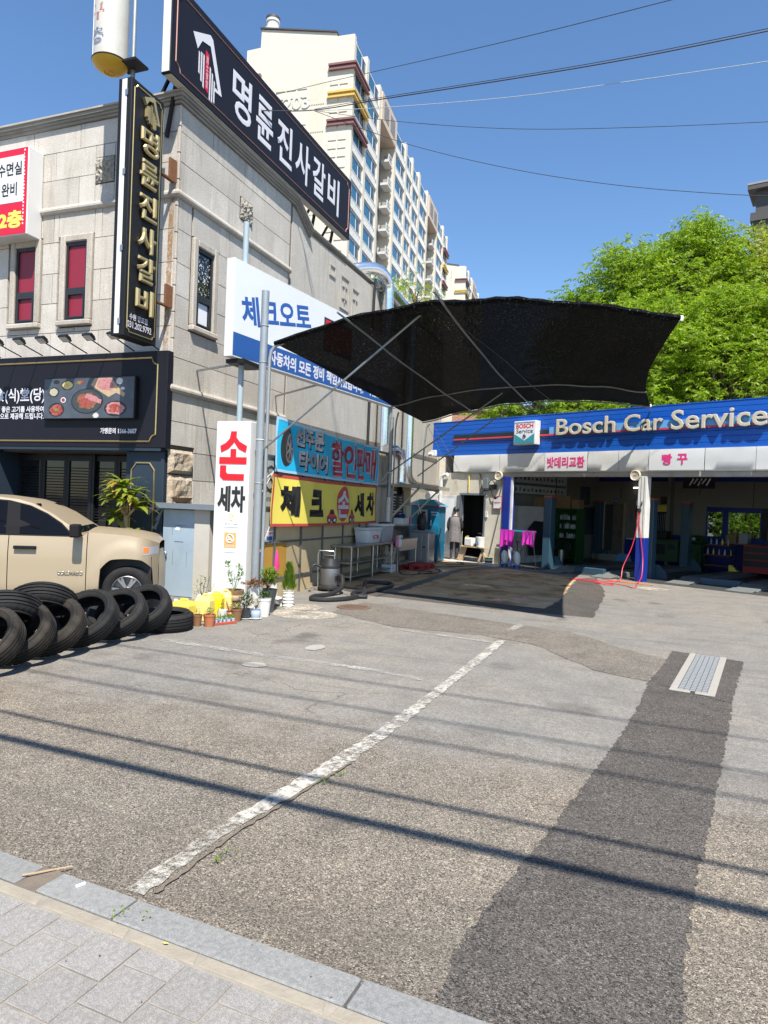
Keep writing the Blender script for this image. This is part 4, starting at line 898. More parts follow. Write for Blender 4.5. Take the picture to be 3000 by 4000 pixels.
n2 = boxpart('notice', 'paper', py, -6.49, -6.25, PYF - .002, PYF, .73, 1.10)
boxpart('print', 'orange_print', n2, -6.485, -6.255, PYF - .004, PYF - .0022, .80, 1.06)
b = MB(); b.tube([(-6.37 + .07 * math.cos(t * .3142), PYF - .006, .955 + .07 * math.sin(t * .3142)) for t in range(20)], .009, 4, closed=True); b.bar((-6.42, PYF - .006, 1.0), (-6.32, PYF - .006, .91), .012); b.bar((-6.41, PYF - .006, .945), (-6.33, PYF - .006, .945), .014); b.build('print', 'paper', n2)
lettering('금연구역', 'paper', n2, (-6.37, PYF - .005, .835), X_, Z_, .16, .035)
# big zinc pole holding the awning
zp = thing('zinc_pole', 'tall thick galvanised steel pole standing next to the white pylon', 'pole', (-5.93, 9.86, -.1))
MB().tube([(-5.93, 9.86, -.12), (-5.93, 9.86, 5.08)], .064, 16).build('pipe', 'zinc', zp, smooth=True)
MB().tube([(-5.83, 9.90, -.1), (-5.83, 9.90, 3.95), (-5.81, 9.91, 4.1), (-5.74, 9.93, 4.19), (-5.6, 9.93, 4.23)], .03, 10).build('side_pipe', 'zinc', zp, smooth=True)
for z in (1.9, 2.62, 3.9, 4.5): MB().tube([(-5.93 + .067 * math.cos(t * .5236), 9.86 + .067 * math.sin(t * .5236), z) for t in range(12)], .008, 5, closed=True).build('wire_tie', 'rope' if z == 2.62 else 'zinc', zp)
# ================================================================ pickup truck
tk = thing('pickup_truck', 'sand beige double cab pickup truck parked behind the row of old tyres', 'truck', (-7.42, 8.53, -.25), rad(33))
TW = 1.86
def t_inset(x, z):
    i = .045 * max(0, (z - .8) / .4) ** 2 + .05 * max(0, (.5 - z) / .25) ** 2
    if x > .08: i += .75 * ((x - .08) / .40) ** 2.6
    d = math.hypot((x + .02) / .42, (z - .42) / .52)
    if z > .35 and d < 1.5: i -= .03 * smooth01((1.5 - d) / .4)
    cz = abs(z - .5 + (.05 if x > -1.1 else 0)); i += .012 * smooth01(1 - cz / .03) * (1 if x < -.65 else 0)
    return i
def arch_z(x, cx):
    t = (x - cx) / .37
    return .875 - .05 * abs(t) ** 2 - .42 * max(0, abs(t) - .55) ** 1.6 if abs(t) < 1 else None
def zb(x):
    for cx in (-.02, -3.28):
        a = arch_z(x, cx)
        if a is not None: return max(a, .32)
    return .32 if x > -.45 else .28
def zt(x):
    if x > .0: return 1.232 - .16 * x - .9 * max(0, x - .24) ** 1.5
    if x > -.65: return lerp(1.275, 1.232, (x + .65) / .65)
    return 1.205
def skin(x0, x1, n, m, name, mat, far=False, off=0.0, z0=None, z1=None, parent=tk):
    b = MB(); vs = []
    for i in range(n + 1):
        x = lerp(x0, x1, i / n); lo = zb(x) if z0 is None else z0; hi = zt(x) if z1 is None else z1
        for j in range(m + 1):
            z = lerp(lo, hi, j / m); y = t_inset(x, z) - off; vs.append((x, TW - y if far else y, z))
    b.add(vs, [(i * (m + 1) + j, (i + 1) * (m + 1) + j, (i + 1) * (m + 1) + j + 1, i * (m + 1) + j + 1) for i in range(n) for j in range(m)])
    return b.build(name, mat, parent, smooth=True, local=True, ang=60)
for far in (False, True):
    skin(-.590, .42, 40, 12, 'fender', 'truck_paint', far)
    d1 = skin(-1.698, -.602, 14, 14, 'door', 'truck_paint', far); d2 = skin(-2.748, -1.71, 14, 14, 'door', 'truck_paint', far)
    skin(-4.75, -2.757, 60, 12, 'bed_side', 'truck_paint', far)
    y = lambda v: TW - v if far else v
    for d, hx in ((d1, -1.62), (d2, -2.6)):
        h = MB(); h.box(hx, hx + .31, y(-.05), y(-.015), .995, 1.045); h.box(hx, hx + .03, y(-.02), y(.02), 1.0, 1.035); h.box(hx + .26, hx + .31, y(-.02), y(.02), .995, 1.04)
        h.build('handle', 'truck_trim', d, local=True, bevel=.006)
    lf = skin(.215, .41, 8, 6, 'headlight', 'plastic_grey', far, .006, .93, 1.06); skin(.225, .30, 6, 4, 'headlight_lens', 'amber', far, .010, .965, 1.05, lf)
    skin(-2.75, -.6, 10, 3, 'sill', 'truck_trim', far, -.03, .22, .285)
# hood, bumper, inside
b = MB(); vs = []; n, m = 16, 12
for i in range(n + 1):
    x = lerp(-.68, .42, i / n); yi = t_inset(x, zt(x))
    for j in range(m + 1):
        q = j / m; crown = .05 * math.sin(math.pi * q) * (1 - .5 * smooth01(x / .4)); vs.append((x, lerp(yi, TW - yi, q), zt(x) + crown))
b.add(vs, [(i * (m + 1) + j, (i + 1) * (m + 1) + j, (i + 1) * (m + 1) + j + 1, i * (m + 1) + j + 1) for i in range(n) for j in range(m)]); b.build('hood', 'truck_paint', tk, smooth=True, local=True)
b = MB(); vs = []
for i in range(9):
    q = i / 8; y = lerp(.49, TW - .49, q); x = .425 + .06 * math.sin(math.pi * q)
    for z in (.34, .55, .75, .98, 1.0): vs.append((x - (.05 if z > .9 else 0), y, z))
b.add(vs, [(i * 5 + j, (i + 1) * 5 + j, (i + 1) * 5 + j + 1, i * 5 + j + 1) for i in range(8) for j in range(4)]); b.build('front_bumper', 'truck_paint', tk, smooth=True, local=True)
boxpart('chassis', 'black_plastic', tk, -4.7, .33, .42, TW - .42, .3, .95, local=True); boxpart('inner_panel', 'black_plastic', tk, -4.6, -.5, .12, TW - .12, .34, 1.1, local=True)
MB().add([(.34, .2, .3), (.34, .2, .9), (-.5, .28, .95), (-.5, .28, .3)], [(0, 1, 2, 3)]).build('wheel_well', 'black_plastic', tk, local=True)
# cab
prof = [(-.66, 1.23), (-.86, 1.36), (-1.12, 1.535), (-1.42, 1.68), (-1.62, 1.735), (-2.0, 1.775), (-2.5, 1.785), (-2.95, 1.76), (-3.15, 1.72), (-3.3, 1.2)]
def cab_y(z): return .045 + .2 * max(0, (z - 1.2) / .58) ** 1.25
b = MB(); vs = []; n = len(prof); m = 8
for (x, z) in prof:
    for j in range(m + 1):
        q = j / m; yi = cab_y(z); vs.append((x, lerp(yi, TW - yi, q), z + (.02 * math.sin(math.pi * q) if z > 1.6 else 0)))
b.add(vs, [(i * (m + 1) + j, (i + 1) * (m + 1) + j, (i + 1) * (m + 1) + j + 1, i * (m + 1) + j + 1) for i in range(n - 1) for j in range(m)]); b.build('roof', 'truck_paint', tk, smooth=True, local=True, ang=35)
MB().add([(-.70, .16, 1.262), (-1.40, .26, 1.683), (-1.40, TW - .26, 1.683), (-.70, TW - .16, 1.262)], [(0, 1, 2, 3)]).build('windscreen', 'glass_dark', tk, local=True)
for far in (False, True):
    fy = lambda z, o=0: (TW - cab_y(z) + o) if far else cab_y(z) - o
    b = MB(); ring = [(x, fy(z), z) for x, z in prof]; b.add(ring, [tuple(range(len(ring)))]); b.build('cab_side', 'truck_paint', tk, local=True)
    def win(nm, mat, pts, o): MB().add([(x, fy(z, o), z) for x, z in pts], [tuple(range(len(pts)))]).build(nm, mat, tk, local=True)
    win('window_surround', 'truck_trim', [(-.78, 1.195), (-.98, 1.40), (-1.2, 1.54), (-1.45, 1.652), (-1.75, 1.72), (-2.1, 1.742), (-2.9, 1.735), (-3.0, 1.195)], .004)
    win('window', 'glass_dark', [(-.84, 1.225), (-.99, 1.385), (-1.2, 1.52), (-1.45, 1.635), (-1.60, 1.672), (-1.60, 1.68), (-1.56, 1.225)], .008); win('window', 'glass_dark', [(-1.75, 1.225), (-1.78, 1.705), (-2.1, 1.72), (-2.55, 1.715), (-2.65, 1.225)], .008)
mr = MB(); mr.box(-.80, -.66, -.28, -.06, 1.2, 1.40); mr.box(-.76, -.68, -.08, .06, 1.21, 1.28); mr.build('wing_mirror', 'truck_trim', tk, local=True, bevel=.025, seg=2)
mr = MB(); mr.box(-.80, -.66, TW + .06, TW + .28, 1.2, 1.40); mr.box(-.76, -.68, TW - .06, TW + .08, 1.21, 1.28); mr.build('wing_mirror', 'truck_trim', tk, local=True, bevel=.025, seg=2)
for wx in (-.0, -3.26):
    for wy, sgn in ((.15, -1), (TW - .15, 1)):
        mt = Matrix.Translation((wx, wy, .375)) @ Matrix.Rotation(rad(-90 * sgn), 4, 'X')
        wb = MB(); wb.lathe([(.23, .1), (.26, .125), (.33, .125), (.365, .1), (.375, .05), (.375, -.05), (.365, -.1), (.33, -.125), (.23, -.12)], 40, (0, 0, 0), mt, caps=False)
        tyr = wb.build('wheel', 'rubber', tk, smooth=True, local=True)
        rm = MB(); rm.lathe([(.232, .1), (.22, .11), (.215, .03), (.235, -.1)], 32, (0, 0, 0), mt, caps=False); rm.lathe([(0.0, .085), (.05, .085), (.06, .06)], 16, (0, 0, 0), mt)
        for k in range(6):
            for e in (-.13, .13):
                a0 = k * math.pi / 3 + e * .3; a1 = k * math.pi / 3 + e
                rm.bar(mt @ Vector((.05 * math.cos(a0), .05 * math.sin(a0), .07)), mt @ Vector((.225 * math.cos(a1), .225 * math.sin(a1), .085)), .035, .02, mt.to_3x3() @ Vector((0, 0, 1)))
        rm.build('rim', 'alloy', tyr, smooth=True, local=True); MB().lathe([(0, .02), (.215, .02)], 24, (0, 0, 0), mt, caps=False).build('brake_disc', 'steel_dark', tyr, local=True)
tl = lettering('COLORADO', 'chrome', tk, (-.82, -.012, .645), X_, Z_, .36, .045, bold=.03, depth=.008, local=True, name='badge')
# ================================================================ old tyres
def tyre_mesh(r, w, hole, name='tyre'):
    b = MB(); n = 96; h = w / 2
    prof = [(hole, -h * .72), (hole + .008, -h * .86), (hole + .03, -h * .98), ((hole + r) / 2 - .012, -h * 1.05), ((hole + r) / 2 - .008, -h * 1.10), ((hole + r) / 2 + .004, -h * 1.10), ((hole + r) / 2 + .008, -h * 1.06), (r - .045, -h * .98), (r - .016, -h * .86), (r - .004, -h * .72)]
    tz = [(-.72, 0), (-.58, 0), (-.57, -.011), (-.48, -.011), (-.46, 0), (-.26, 0.002), (-.24, -.011), (-.15, -.011), (-.13, .002), (.13, .002), (.15, -.011), (.24, -.011), (.26, .002), (.46, 0), (.48, -.011), (.57, -.011), (.58, 0), (.72, 0)]
    prof += [(r + d, h * z) for z, d in tz[1:]]
    prof += [(r - .016, h * .86), (r - .045, h * .98), ((hole + r) / 2 + .008, h * 1.06), ((hole + r) / 2 + .004, h * 1.10), ((hole + r) / 2 - .008, h * 1.10), ((hole + r) / 2 - .012, h * 1.05), (hole + .03, h * .98), (hole + .008, h * .86), (hole, h * .72), (hole + .025, h * .66), (r - .03, h * .6), (r - .022, 0), (r - .03, -h * .6), (hole + .025, -h * .66)]
    vs = []; m = len(prof)
    for i, (pr, z) in enumerate(prof):
        for k in range(n):
            q = pr
            if 7 < i < 30 and abs(z) > h * .58 and pr > r - .03 and k % 3 == 0: q -= .009
            t = 2 * math.pi * k / n; vs.append((q * math.cos(t), q * math.sin(t), z))
    b.add(vs, [(i * n + k, i * n + (k + 1) % n, ((i + 1) % m) * n + (k + 1) % n, ((i + 1) % m) * n + k) for i in range(m) for k in range(n)])
    return b
M('rubber_dusty', (0.022, 0.02, 0.018), .85, var=.35, vs=6, bmp=.2, bs=120, dirt=(.07, .058, .045), spec=.2)
def tyre(x, y, zc, nrm, r, w, label, hole=None, spin=0.0):
    o = tyre_mesh(r, w, hole or r * (.64 if 'brown' in label else .68)).build('tyre', 'rubber_dusty' if ('brown' in label or 'fifth' in label or 'square' in label) else 'rubber', loc=(x, y, zc), local=True, smooth=True, ang=50)
    q = Vector(nrm).to_track_quat('Z', 'Y'); o.rotation_euler = (q.to_matrix() @ Matrix.Rotation(spin, 3, 'Z')).to_euler()
    return tag(o, label, 'tyre', 'old tyres stacked along the parked truck')
def lean(y, x, tau, r, w, label, yaw=0.0, dz=0.0):
    t = rad(tau); nx = Vector((math.sin(yaw) * math.cos(t), -math.cos(yaw) * math.cos(t), math.sin(t)))
    zc = r * math.cos(t) + w / 2 * math.sin(t) + ground_z(x, y) + dz
    return tyre(x, y, zc, nx, r, w, label)
tyre(-5.38, 6.90, .11, (0.02, -.03, 1), .325, .21, 'black tyre lying flat on the ground beside the potted plants')
lean(6.58, -5.46, 50, .33, .21, 'leaning tyre resting on the flat tyre, last of the row', .12)
lean(6.16, -5.47, 50, .33, .21, 'leaning tyre second from the flat tyre in the row', .14)
lean(5.70, -5.49, 48, .345, .21, 'largest leaning tyre with wide open hole, third from the flat one', .16)
lean(5.22, -5.45, 49, .325, .21, 'brownish leaning tyre, fourth from the flat one, under the upper tyre', .2)
lean(4.82, -5.43, 47, .32, .2, 'leaning tyre, fifth from the flat one, lower left of the heap', .22)
lean(4.42, -5.37, 47, .32, .21, 'leaning tyre with square tread blocks at the left edge, lowest of the heap', .2)
tyre(-5.72, 5.36, .46, (-.38, .48, .78), .325, .21, 'tyre lying tilted on top of the heap with its tread facing the forecourt')
tyre(-5.62, 4.83, .44, (-.45, .42, .78), .325, .21, 'tilted tyre on top of the heap at the left edge of the photo')
lean(4.03, -5.4, 46, .32, .21, 'black tyre cut off by the left edge behind the lowest one', .2)
# ================================================================ yellow jugs
def jug(x, y, z, w, d, h, mat, label, rz):
    o = thing('plastic_jug', label, 'jug', (x, y, z), rz, 'yellow plastic jugs by the tyres'); o.scale = (.84,) * 3
    b = MB(); b.box(-w / 2, w / 2, -d / 2, d / 2, 0, h * .82); body = b.build('body', mat, o, local=True, bevel=.014, seg=2)
    b = MB(); b.add([(-w * .48, -d * .48, h * .8), (w * .48, -d * .48, h * .8), (w * .48, d * .48, h * .8), (-w * .48, d * .48, h * .8), (-w * .3, -d * .36, h * .96), (w * .4, -d * .36, h * .96), (w * .4, d * .36, h * .96), (-w * .3, d * .36, h * .96)],
                   [(4, 5, 6, 7), (0, 1, 5, 4), (1, 2, 6, 5), (2, 3, 7, 6), (3, 0, 4, 7)]); b.build('shoulder', mat, o, local=True, bevel=.008)
    MB().tube([(-w * .1, 0, h * .92), (-w * .08, 0, h * 1.04), (w * .22, 0, h * 1.04), (w * .3, 0, h * .94)], .016, 8).build('handle', mat, o, local=True, smooth=True)
    MB().lathe([(.028, h * .9), (.028, h * 1.0), (.024, h * 1.02)], 14, (-w * .33, -d * .1, 0)).build('cap', 'pot_white', o, local=True, smooth=True)
    for q in (.25, .5): MB().box(-w / 2 - .003, w / 2 + .003, -d / 2 - .003, d / 2 + .003, h * q, h * q + .012).build('rib', mat, o, local=True, bevel=.005)
for i, (x, y, m, l) in enumerate([(-5.50, 7.38, 'jug_yellow', 'widest yellow jug, nearest to the flat tyre'), (-5.36, 7.66, 'jug_pale', 'pale yellow jug, second from the flat tyre'), (-5.36, 7.90, 'jug_strong', 'strong yellow jug, third from the flat tyre'), (-5.37, 8.13, 'jug_pale', 'pale yellow jug standing next to the carved brown pot')]):
    jug(x, y, ground_z(x, y), .26 if i else .34, .22, .40 if i else .36, m, l, rad(4 + 8 * i))
# ================================================================ potted plants
def blade(b, o, d, L, w, rn, droop=.4, n=3):
    """a bent leaf: n segments, pointed"""
    d = Vector(d).normalized(); s = d.cross(Vector((0, 0, 1))); s = s.normalized() if s.length > .05 else Vector((1, 0, 0)); p = Vector(o); vs = []; dirv = d.copy()
    for i in range(n + 1):
        t = i / n; ww = w * math.sin(math.pi * min(.97, .12 + .88 * t)) if i < n else 0.0
        vs += [p - s * ww / 2, p + s * ww / 2]; p = p + dirv * (L / n); dirv = (dirv + Vector((0, 0, -droop / n * 1.6))).normalized()
    b.add(vs, [(2 * i, 2 * i + 1, 2 * i + 3, 2 * i + 2) for i in range(n)])
def bush(b, c, rx, rz, n, L, w, rn, up=.4):
    for k in range(n):
        while True:
            v = Vector((rn.uniform(-1, 1), rn.uniform(-1, 1), rn.uniform(-1, 1)))
            if v.length < 1: break
        o = Vector(c) + Vector((v.x * rx, v.y * rx, v.z * rz)); d = Vector((v.x + rn.uniform(-.5, .5), v.y + rn.uniform(-.5, .5), up + rn.uniform(-.3, .5)))
        blade(b, o, d, L * rn.uniform(.6, 1.2), w * rn.uniform(.7, 1.2), rn, .5, 2)
def stems(b, c, tips, r=.006):
    for t in tips: m = (Vector(c) + Vector(t)) / 2 + Vector((random.uniform(-.02, .02), random.uniform(-.02, .02), .01)); b.tube([c, m, t], [r, r * .8, r * .5], 5)
POT = {
 'taper': lambda r, h: [(r * .72, 0), (r * .95, h * .85), (r, h * .86), (r * 1.02, h), (r * .9, h), (r * .86, h * .9), (0, h * .88)],
 'straight': lambda r, h: [(r * .93, 0), (r, h * .1), (r, h * .97), (r * 1.03, h), (r * .93, h), (r * .9, h * .93), (0, h * .92)],
 'round': lambda r, h: [(r * .6, 0), (r * .9, h * .3), (r, h * .6), (r * .85, h * .86), (r * .98, h), (r * .88, h), (r * .75, h * .9), (0, h * .9)],
 'vase': lambda r, h: [(r * .72, 0), (r * .66, h * .18), (r * .8, h * .5), (r * .98, h * .8), (r * 1.05, h), (r * .93, h), (r * .86, h * .9), (0, h * .88)],
 'ribbed': lambda r, h: sum([[(r * .78, h * (k / 5)), (r * .98, h * (k / 5 + .1)), (r * .8, h * (k / 5 + .19))] for k in range(5)], []) + [(r, h), (r * .88, h), (r * .84, h * .92), (0, h * .9)],
}
def potted(name, label, x, y, shape, r, h, pm, grow, z=None, cat='potted plant', saucer=False):
    z = ground_z(x, y) if z is None else z
    o = thing('potted_' + name, label, cat, (x, y, z), 0, 'potted plants around the white pylon'); o.scale = (.76,) * 3
    p = MB(); p.lathe(POT[shape](r, h), 26); pot = p.build('pot', pm, o, local=True, smooth=True, ang=35)
    MB().lathe([(r * .86, h * .885), (0, h * .9)], 18, caps=False).build('soil', 'soil', pot, local=True)
    if saucer: MB().lathe([(r * .8, 0), (r * 1.15, .02), (r * 1.1, .025), (r * .7, .008)], 22).build('saucer', 'pot_white', o, local=True, smooth=True)
    for nm, mt_, fn in grow:
        b = MB(); fn(b, h); b.build(nm, mt_, o, local=True)
    return o, pot
def tips(rn, n, h, r, k=1.0): return [(rn.uniform(-r, r), rn.uniform(-r, r), h + k * rn.uniform(.5, 1)) for _ in range(n)]
rn = random.Random(77)
def G_bush(m, rx, rz, n, L, w, lift=0.0, up=.4, seed=0):
    return ('foliage', m, lambda b, h: bush(b, (0, 0, h + rz * .8 + lift), rx, rz, n, L, w, random.Random(seed), up))
def G_stem(n, k, r, seed=0):
    return ('stem', 'bark', lambda b, h: stems(b, (0, 0, h * .88), tips(random.Random(seed), n, h, r, k)))
potted('succulent', 'plain brown pot with small succulent right beside the flat tyre', -5.19, 7.27, 'taper', .085, .19, 'pot_brown', [G_bush('leaf_pale', .05, .05, 26, .06, .02, seed=1)])
potted('herb', 'terracotta pot with leafy herb, in front of the yellow jugs', -5.05, 7.33, 'taper', .105, .20, 'terracotta', [G_bush('leaf_pale', .08, .06, 60, .06, .022, seed=2)])
o_, pot_ = potted('shrub', 'brown pot with yellow green plant standing beside the seedling tray', -4.97, 7.83, 'taper', .10, .22, 'pot_brown', [G_bush('leaf_pale', .07, .06, 55, .06, .022, seed=3)])
potted('bush', 'dark grey pot with a loose leafy bush and white saucer', -4.95, 8.02, 'straight', .09, .19, 'pot_dark', [G_stem(6, .3, .12, 4), G_bush('leaf_dark', .15, .14, 190, .055, .025, .05, seed=4), G_bush('leaf_pale', .14, .12, 60, .05, .022, .05, seed=44)], saucer=True)
potted('twig', 'pale blue pot with sparse twig plant at the front', -4.84, 8.1, 'round', .095, .19, 'pot_blue', [G_stem(5, .22, .1, 5), G_bush('leaf_pale', .09, .09, 34, .05, .02, .03, seed=5)], saucer=True)
potted('camellia', 'tall cream pot with a compact dark green shrub', -4.87, 8.36, 'taper', .135, .34, 'pot_white', [G_bush('leaf_dark', .12, .07, 120, .06, .03, seed=6), G_bush('leaf_pale', .11, .06, 50, .05, .025, seed=66)])
potted('gardenia', 'dark glazed footed pot with glossy shrub by the zinc pole', -5.0, 8.72, 'vase', .15, .44, 'pot_dark', [G_stem(9, .35, .16, 7), G_bush('leaf_green', .2, .17, 330, .075, .03, .12, seed=7), G_bush('leaf_dark', .2, .15, 160, .07, .03, .1, seed=77)])
o_, pot_ = potted('mint', 'large glazed brown pot with carved band and tall thin stems', -5.36, 8.36, 'vase', .18, .44, 'pot_glaze', [('stem', 'leaf_green', lambda b, h: stems(b, (0, 0, h * .88), [(-.16, 0, h + .48), (.08, .02, h + .44), (-.05, .05, h + .3), (.1, .1, h + .35)], .006)), ('foliage', 'leaf_green', lambda b, h: [bush(b, c, .05, .06, 26, .065, .03, random.Random(8 + i)) for i, c in enumerate([(-.16, 0, h + .46), (.08, .02, h + .42), (-.12, 0, h + .27), (.1, .08, h + .3), (.06, .03, h + .2), (-.08, 0, h + .15)])] and None)])
MB().lathe([(.178, .25), (.186, .26), (.19, .34), (.183, .35)], 28, caps=False).build('carved_band', 'pot_band', pot_, local=True, smooth=True)
potted('withered_fern', 'white cylindrical planter with a withered brown plant spilling over', -5.12, 8.52, 'straight', .15, .50, 'pot_white', [('foliage', 'leaf_brown', lambda b, h: bush(b, (0, 0, h + .06), .22, .05, 150, .10, .055, random.Random(9), .15))])
potted('bonsai', 'shallow red clay bowl with bare pale branches behind the small pots', -5.2, 8.05, 'round', .15, .13, 'pot_red', [('stem', 'trunk_pale', lambda b, h: stems(b, (0, 0, h * .8), [(-.1, 0, h + .16), (.12, .05, h + .14), (.05, -.05, h + .1)], .018)), G_bush('leaf_pale', .1, .04, 22, .05, .02, seed=10)])
potted('juniper', 'ribbed white pot with a small bright cone shaped conifer', -4.98, 9.28, 'ribbed', .115, .33, 'pot_white', [('foliage', 'leaf_juniper', lambda b, h: [blade(b, (q * math.cos(a), q * math.sin(a), z), (math.cos(a) * .55, math.sin(a) * .55, 1), .11, .02, None, -.1, 2) for z, a, q in [(h + .02 + t * .50, 6.28 * rj.random(), (.13 * (1 - t) ** .8 + .02) * rj.random() ** .4) for rj in [random.Random(12)] for t in [rj.random() ** 1.3 for _ in range(620)]]] and None)])
potted('seedling', 'tall white pot on the little white bench with half dead plant', -5.22, 9.22, 'straight', .095, .26, 'pot_white', [G_bush('leaf_brown', .12, .12, 70, .06, .03, seed=13), G_bush('leaf_green', .1, .1, 40, .06, .03, seed=14)], z=.14)
potted('cutting', 'small white pot with brown plant on the white bench end', -5.2, 8.98, 'taper', .08, .18, 'pot_white', [G_bush('leaf_brown', .1, .1, 60, .06, .03, seed=15)], z=.14)
potted('rose', 'thin climbing plant with pale leaves behind the yellow jugs', -5.95, 8.45, 'straight', .11, .22, 'pot_dark', [G_stem(8, .6, .25, 16), G_bush('leaf_pale', .26, .24, 120, .065, .032, .12, seed=16)])
potted('dianthus', 'small white rectangular pot with green plant behind the seedling tray', -5.12, 7.72, 'straight', .09, .2, 'pot_white', [G_bush('leaf_green', .08, .05, 50, .05, .02, seed=17)])
bn = thing('plant_bench', 'low white scrolled plant bench under two white pots', 'bench', (-5.2, 9.1, 0))
boxpart('top', 'pot_white', bn, -5.32, -5.08, 8.85, 9.36, .115, .138, bevel=.008)
for y in (8.93, 9.28): MB().plate([(-5.12, y, 0), (-5.09, y, 0), (-5.11, y, .06), (-5.08, y, .114), (-5.32, y, .114), (-5.29, y, .06), (-5.31, y, 0), (-5.28, y, 0), (-5.24, y, .07), (-5.16, y, .07)], (0, 1, 0), .025).build('leg', 'pot_white', bn)
st = thing('seedling_tray', 'blue and red tray of small seedling cups in front of the jugs', 'tray', (-5.0, 7.56, 0), rad(65)); st.scale = (.7,) * 3
boxpart('tray', 'pot_red', st, -.24, .24, -.1, .1, 0, .05, local=True, bevel=.006)
for i in range(5):
    for j in range(2):
        c = (-.18 + i * .09, -.05 + j * .1, .012); cu = MB(); cu.lathe([(.03, 0), (.042, .085), (.036, .085), (.03, .07), (0, .07)], 12, c); cu.build('cup', 'pot_blue', st, local=True, smooth=True)
        b = MB(); bush(b, (c[0], c[1], .12), .045, .03, 22, .05, .02, random.Random(i * 5 + j)); b.build('seedling', 'leaf_green', st, local=True)
um = thing('folded_parasol', 'folded pink parasol on a thin stick between the plants', 'parasol', (-5.33, 9.5, 0))
MB().tube([(-5.33, 9.5, 0), (-5.33, 9.5, .85)], .006, 6).build('stick', 'steel', um); MB().lathe([(.03, .5), (.045, .55), (.03, .75), (.008, .84)], 10, (-5.33, 9.5, 0)).build('cover', 'letter_magenta', um, smooth=True)
# dracaena tree in front of the dark pillar
dc = thing('dracaena_tree', 'corn plant with pale trunk and long yellow green leaves behind the truck', 'tree', (-8.98, 10.25, -.25)); DS = 1.22
MB().tube([(-8.98, 10.25, -.25), (-8.97, 10.25, .6), (-8.98, 10.25, 1.22)], [.06, .052, .048], 12).build('trunk', 'trunk_pale', dc, smooth=True)
MB().lathe([(.2, -.25), (.24, .1), (.22, .1), (0, .06)], 22, (-8.98, 10.25, 0)).build('pot', 'pot_dark', dc, smooth=True)
rn = random.Random(31); br_ = MB(); lf = MB(); lt = MB(); heads = [(-9.12, 10.2, 1.46, 1), (-8.84, 10.2, 1.6, 1), (-8.98, 10.15, 1.78, 1.05), (-8.7, 10.2, 1.42, .9), (-9.0, 10.1, 1.55, 1), (-8.72, 10.12, .86, .85), (-8.88, 10.1, .72, .8), (-9.16, 10.2, 1.2, .8)]
for hx, hy, hz, s in heads:
    br_.tube([(-8.98, 10.25, min(1.2, hz - .25)), ((-8.98 + hx) / 2, hy, hz - .14), (hx, hy, hz)], [.03, .024, .018], 7)
    for k in range(28):
        lf = MB(); tip = rn.random() < .16 and hz > 1.3
        a = rn.uniform(0, 6.28); e = rn.uniform(.1, 1.3); blade(lf, (hx, hy, hz + rn.uniform(-.08, .04)), (math.cos(a), math.sin(a), e), DS * s * rn.uniform(.3, .46), .12, rn, .85, 5); lf.build('leaf', 'leaf_tip' if tip else 'leaf_dracaena', dc, smooth=True)
br_.build('branch', 'trunk_pale', dc, smooth=True)
# ================================================================ fence behind the banners
XF = -5.9
fn = thing('panel_fence', 'patched fence of yellowed plastic panels in a rusty steel frame behind banners', 'fence', (XF, 12.8, 0))
ybay = [9.98, 10.39, 11.37, 12.30, 13.29, 14.2, 15.05]
for y in ybay: MB().box(XF - .02, XF + .025, y - .02, y + .02, -.1, 2.45 if y < 15 else 2.95).build('post', 'fence_steel', fn)
for z in (.26, .90, 1.5, 2.38): MB().box(XF - .012, XF + .02, 9.98, 15.05, z - .018, z + .018).build('rail', 'fence_steel', fn)
rn = random.Random(2); mats = {0: 'fence_amber', 1: 'fence_amber', 5: 'fence_panel'}
for i in range(6):
    for j, (z0, z1) in enumerate(((-.1, .24), (.28, .88), (.92, 1.48), (1.52, 2.36))):
        m = 'fence_amber' if (i in (0, 1) and j == 1 and i == 0) else 'fence_panel'
        y0, y1 = ybay[i] + .022, ybay[i + 1] - .022
        if i == 1 and j == 1:
            MB().box(XF - .01, XF - .002, y0, y0 + .45, z0, z1).build('panel', 'fence_amber', fn); y0 += .452
        if i == 0 and j > 1: m = 'fence_grey'
        MB().box(XF - .01, XF - .002, y0, y1, z0, z1).build('panel', m, fn)
mz = MB(); c_ = (XF + .003, 10.19, 1.95)
mz.tube([(XF + .006, 10.19 + .165 * math.cos(t * .2618), 2.0 + .21 * math.sin(t * .2618)) for t in range(24)], .009, 4, closed=True)
for a in (90, 210, 330):
    ca, sa = math.cos(rad(a)), math.sin(rad(a)); mz.add([(XF + .005, 10.19 + .16 * ca, 2.0 + .2 * sa), (XF + .005, 10.19 - .02 * sa, 2.0 + .02 * ca), (XF + .005, 10.19, 2.0), (XF + .005, 10.19 + .02 * sa, 2.0 - .02 * ca)], [(0, 1, 2, 3)])
mz.build('star_emblem', 'pot_dark', fn); lettering('Mercedes-', 'pot_dark', fn, (XF + .004, 10.19, 1.66), Y_, Z_, .34, .09)
MB().box(XF - .0015, XF + .001, 10.15, 10.35, 1.02, 1.10).build('sticker', 'paper', fn); lettering('Castrol', 'letter_red', fn, (XF + .0025, 10.25, 1.06), Y_, Z_, .17, .045, bold=.03); MB().box(XF - .0015, XF + .001, 10.15, 10.33, .94, 1.0).build('sticker', 'sign_blue', fn)
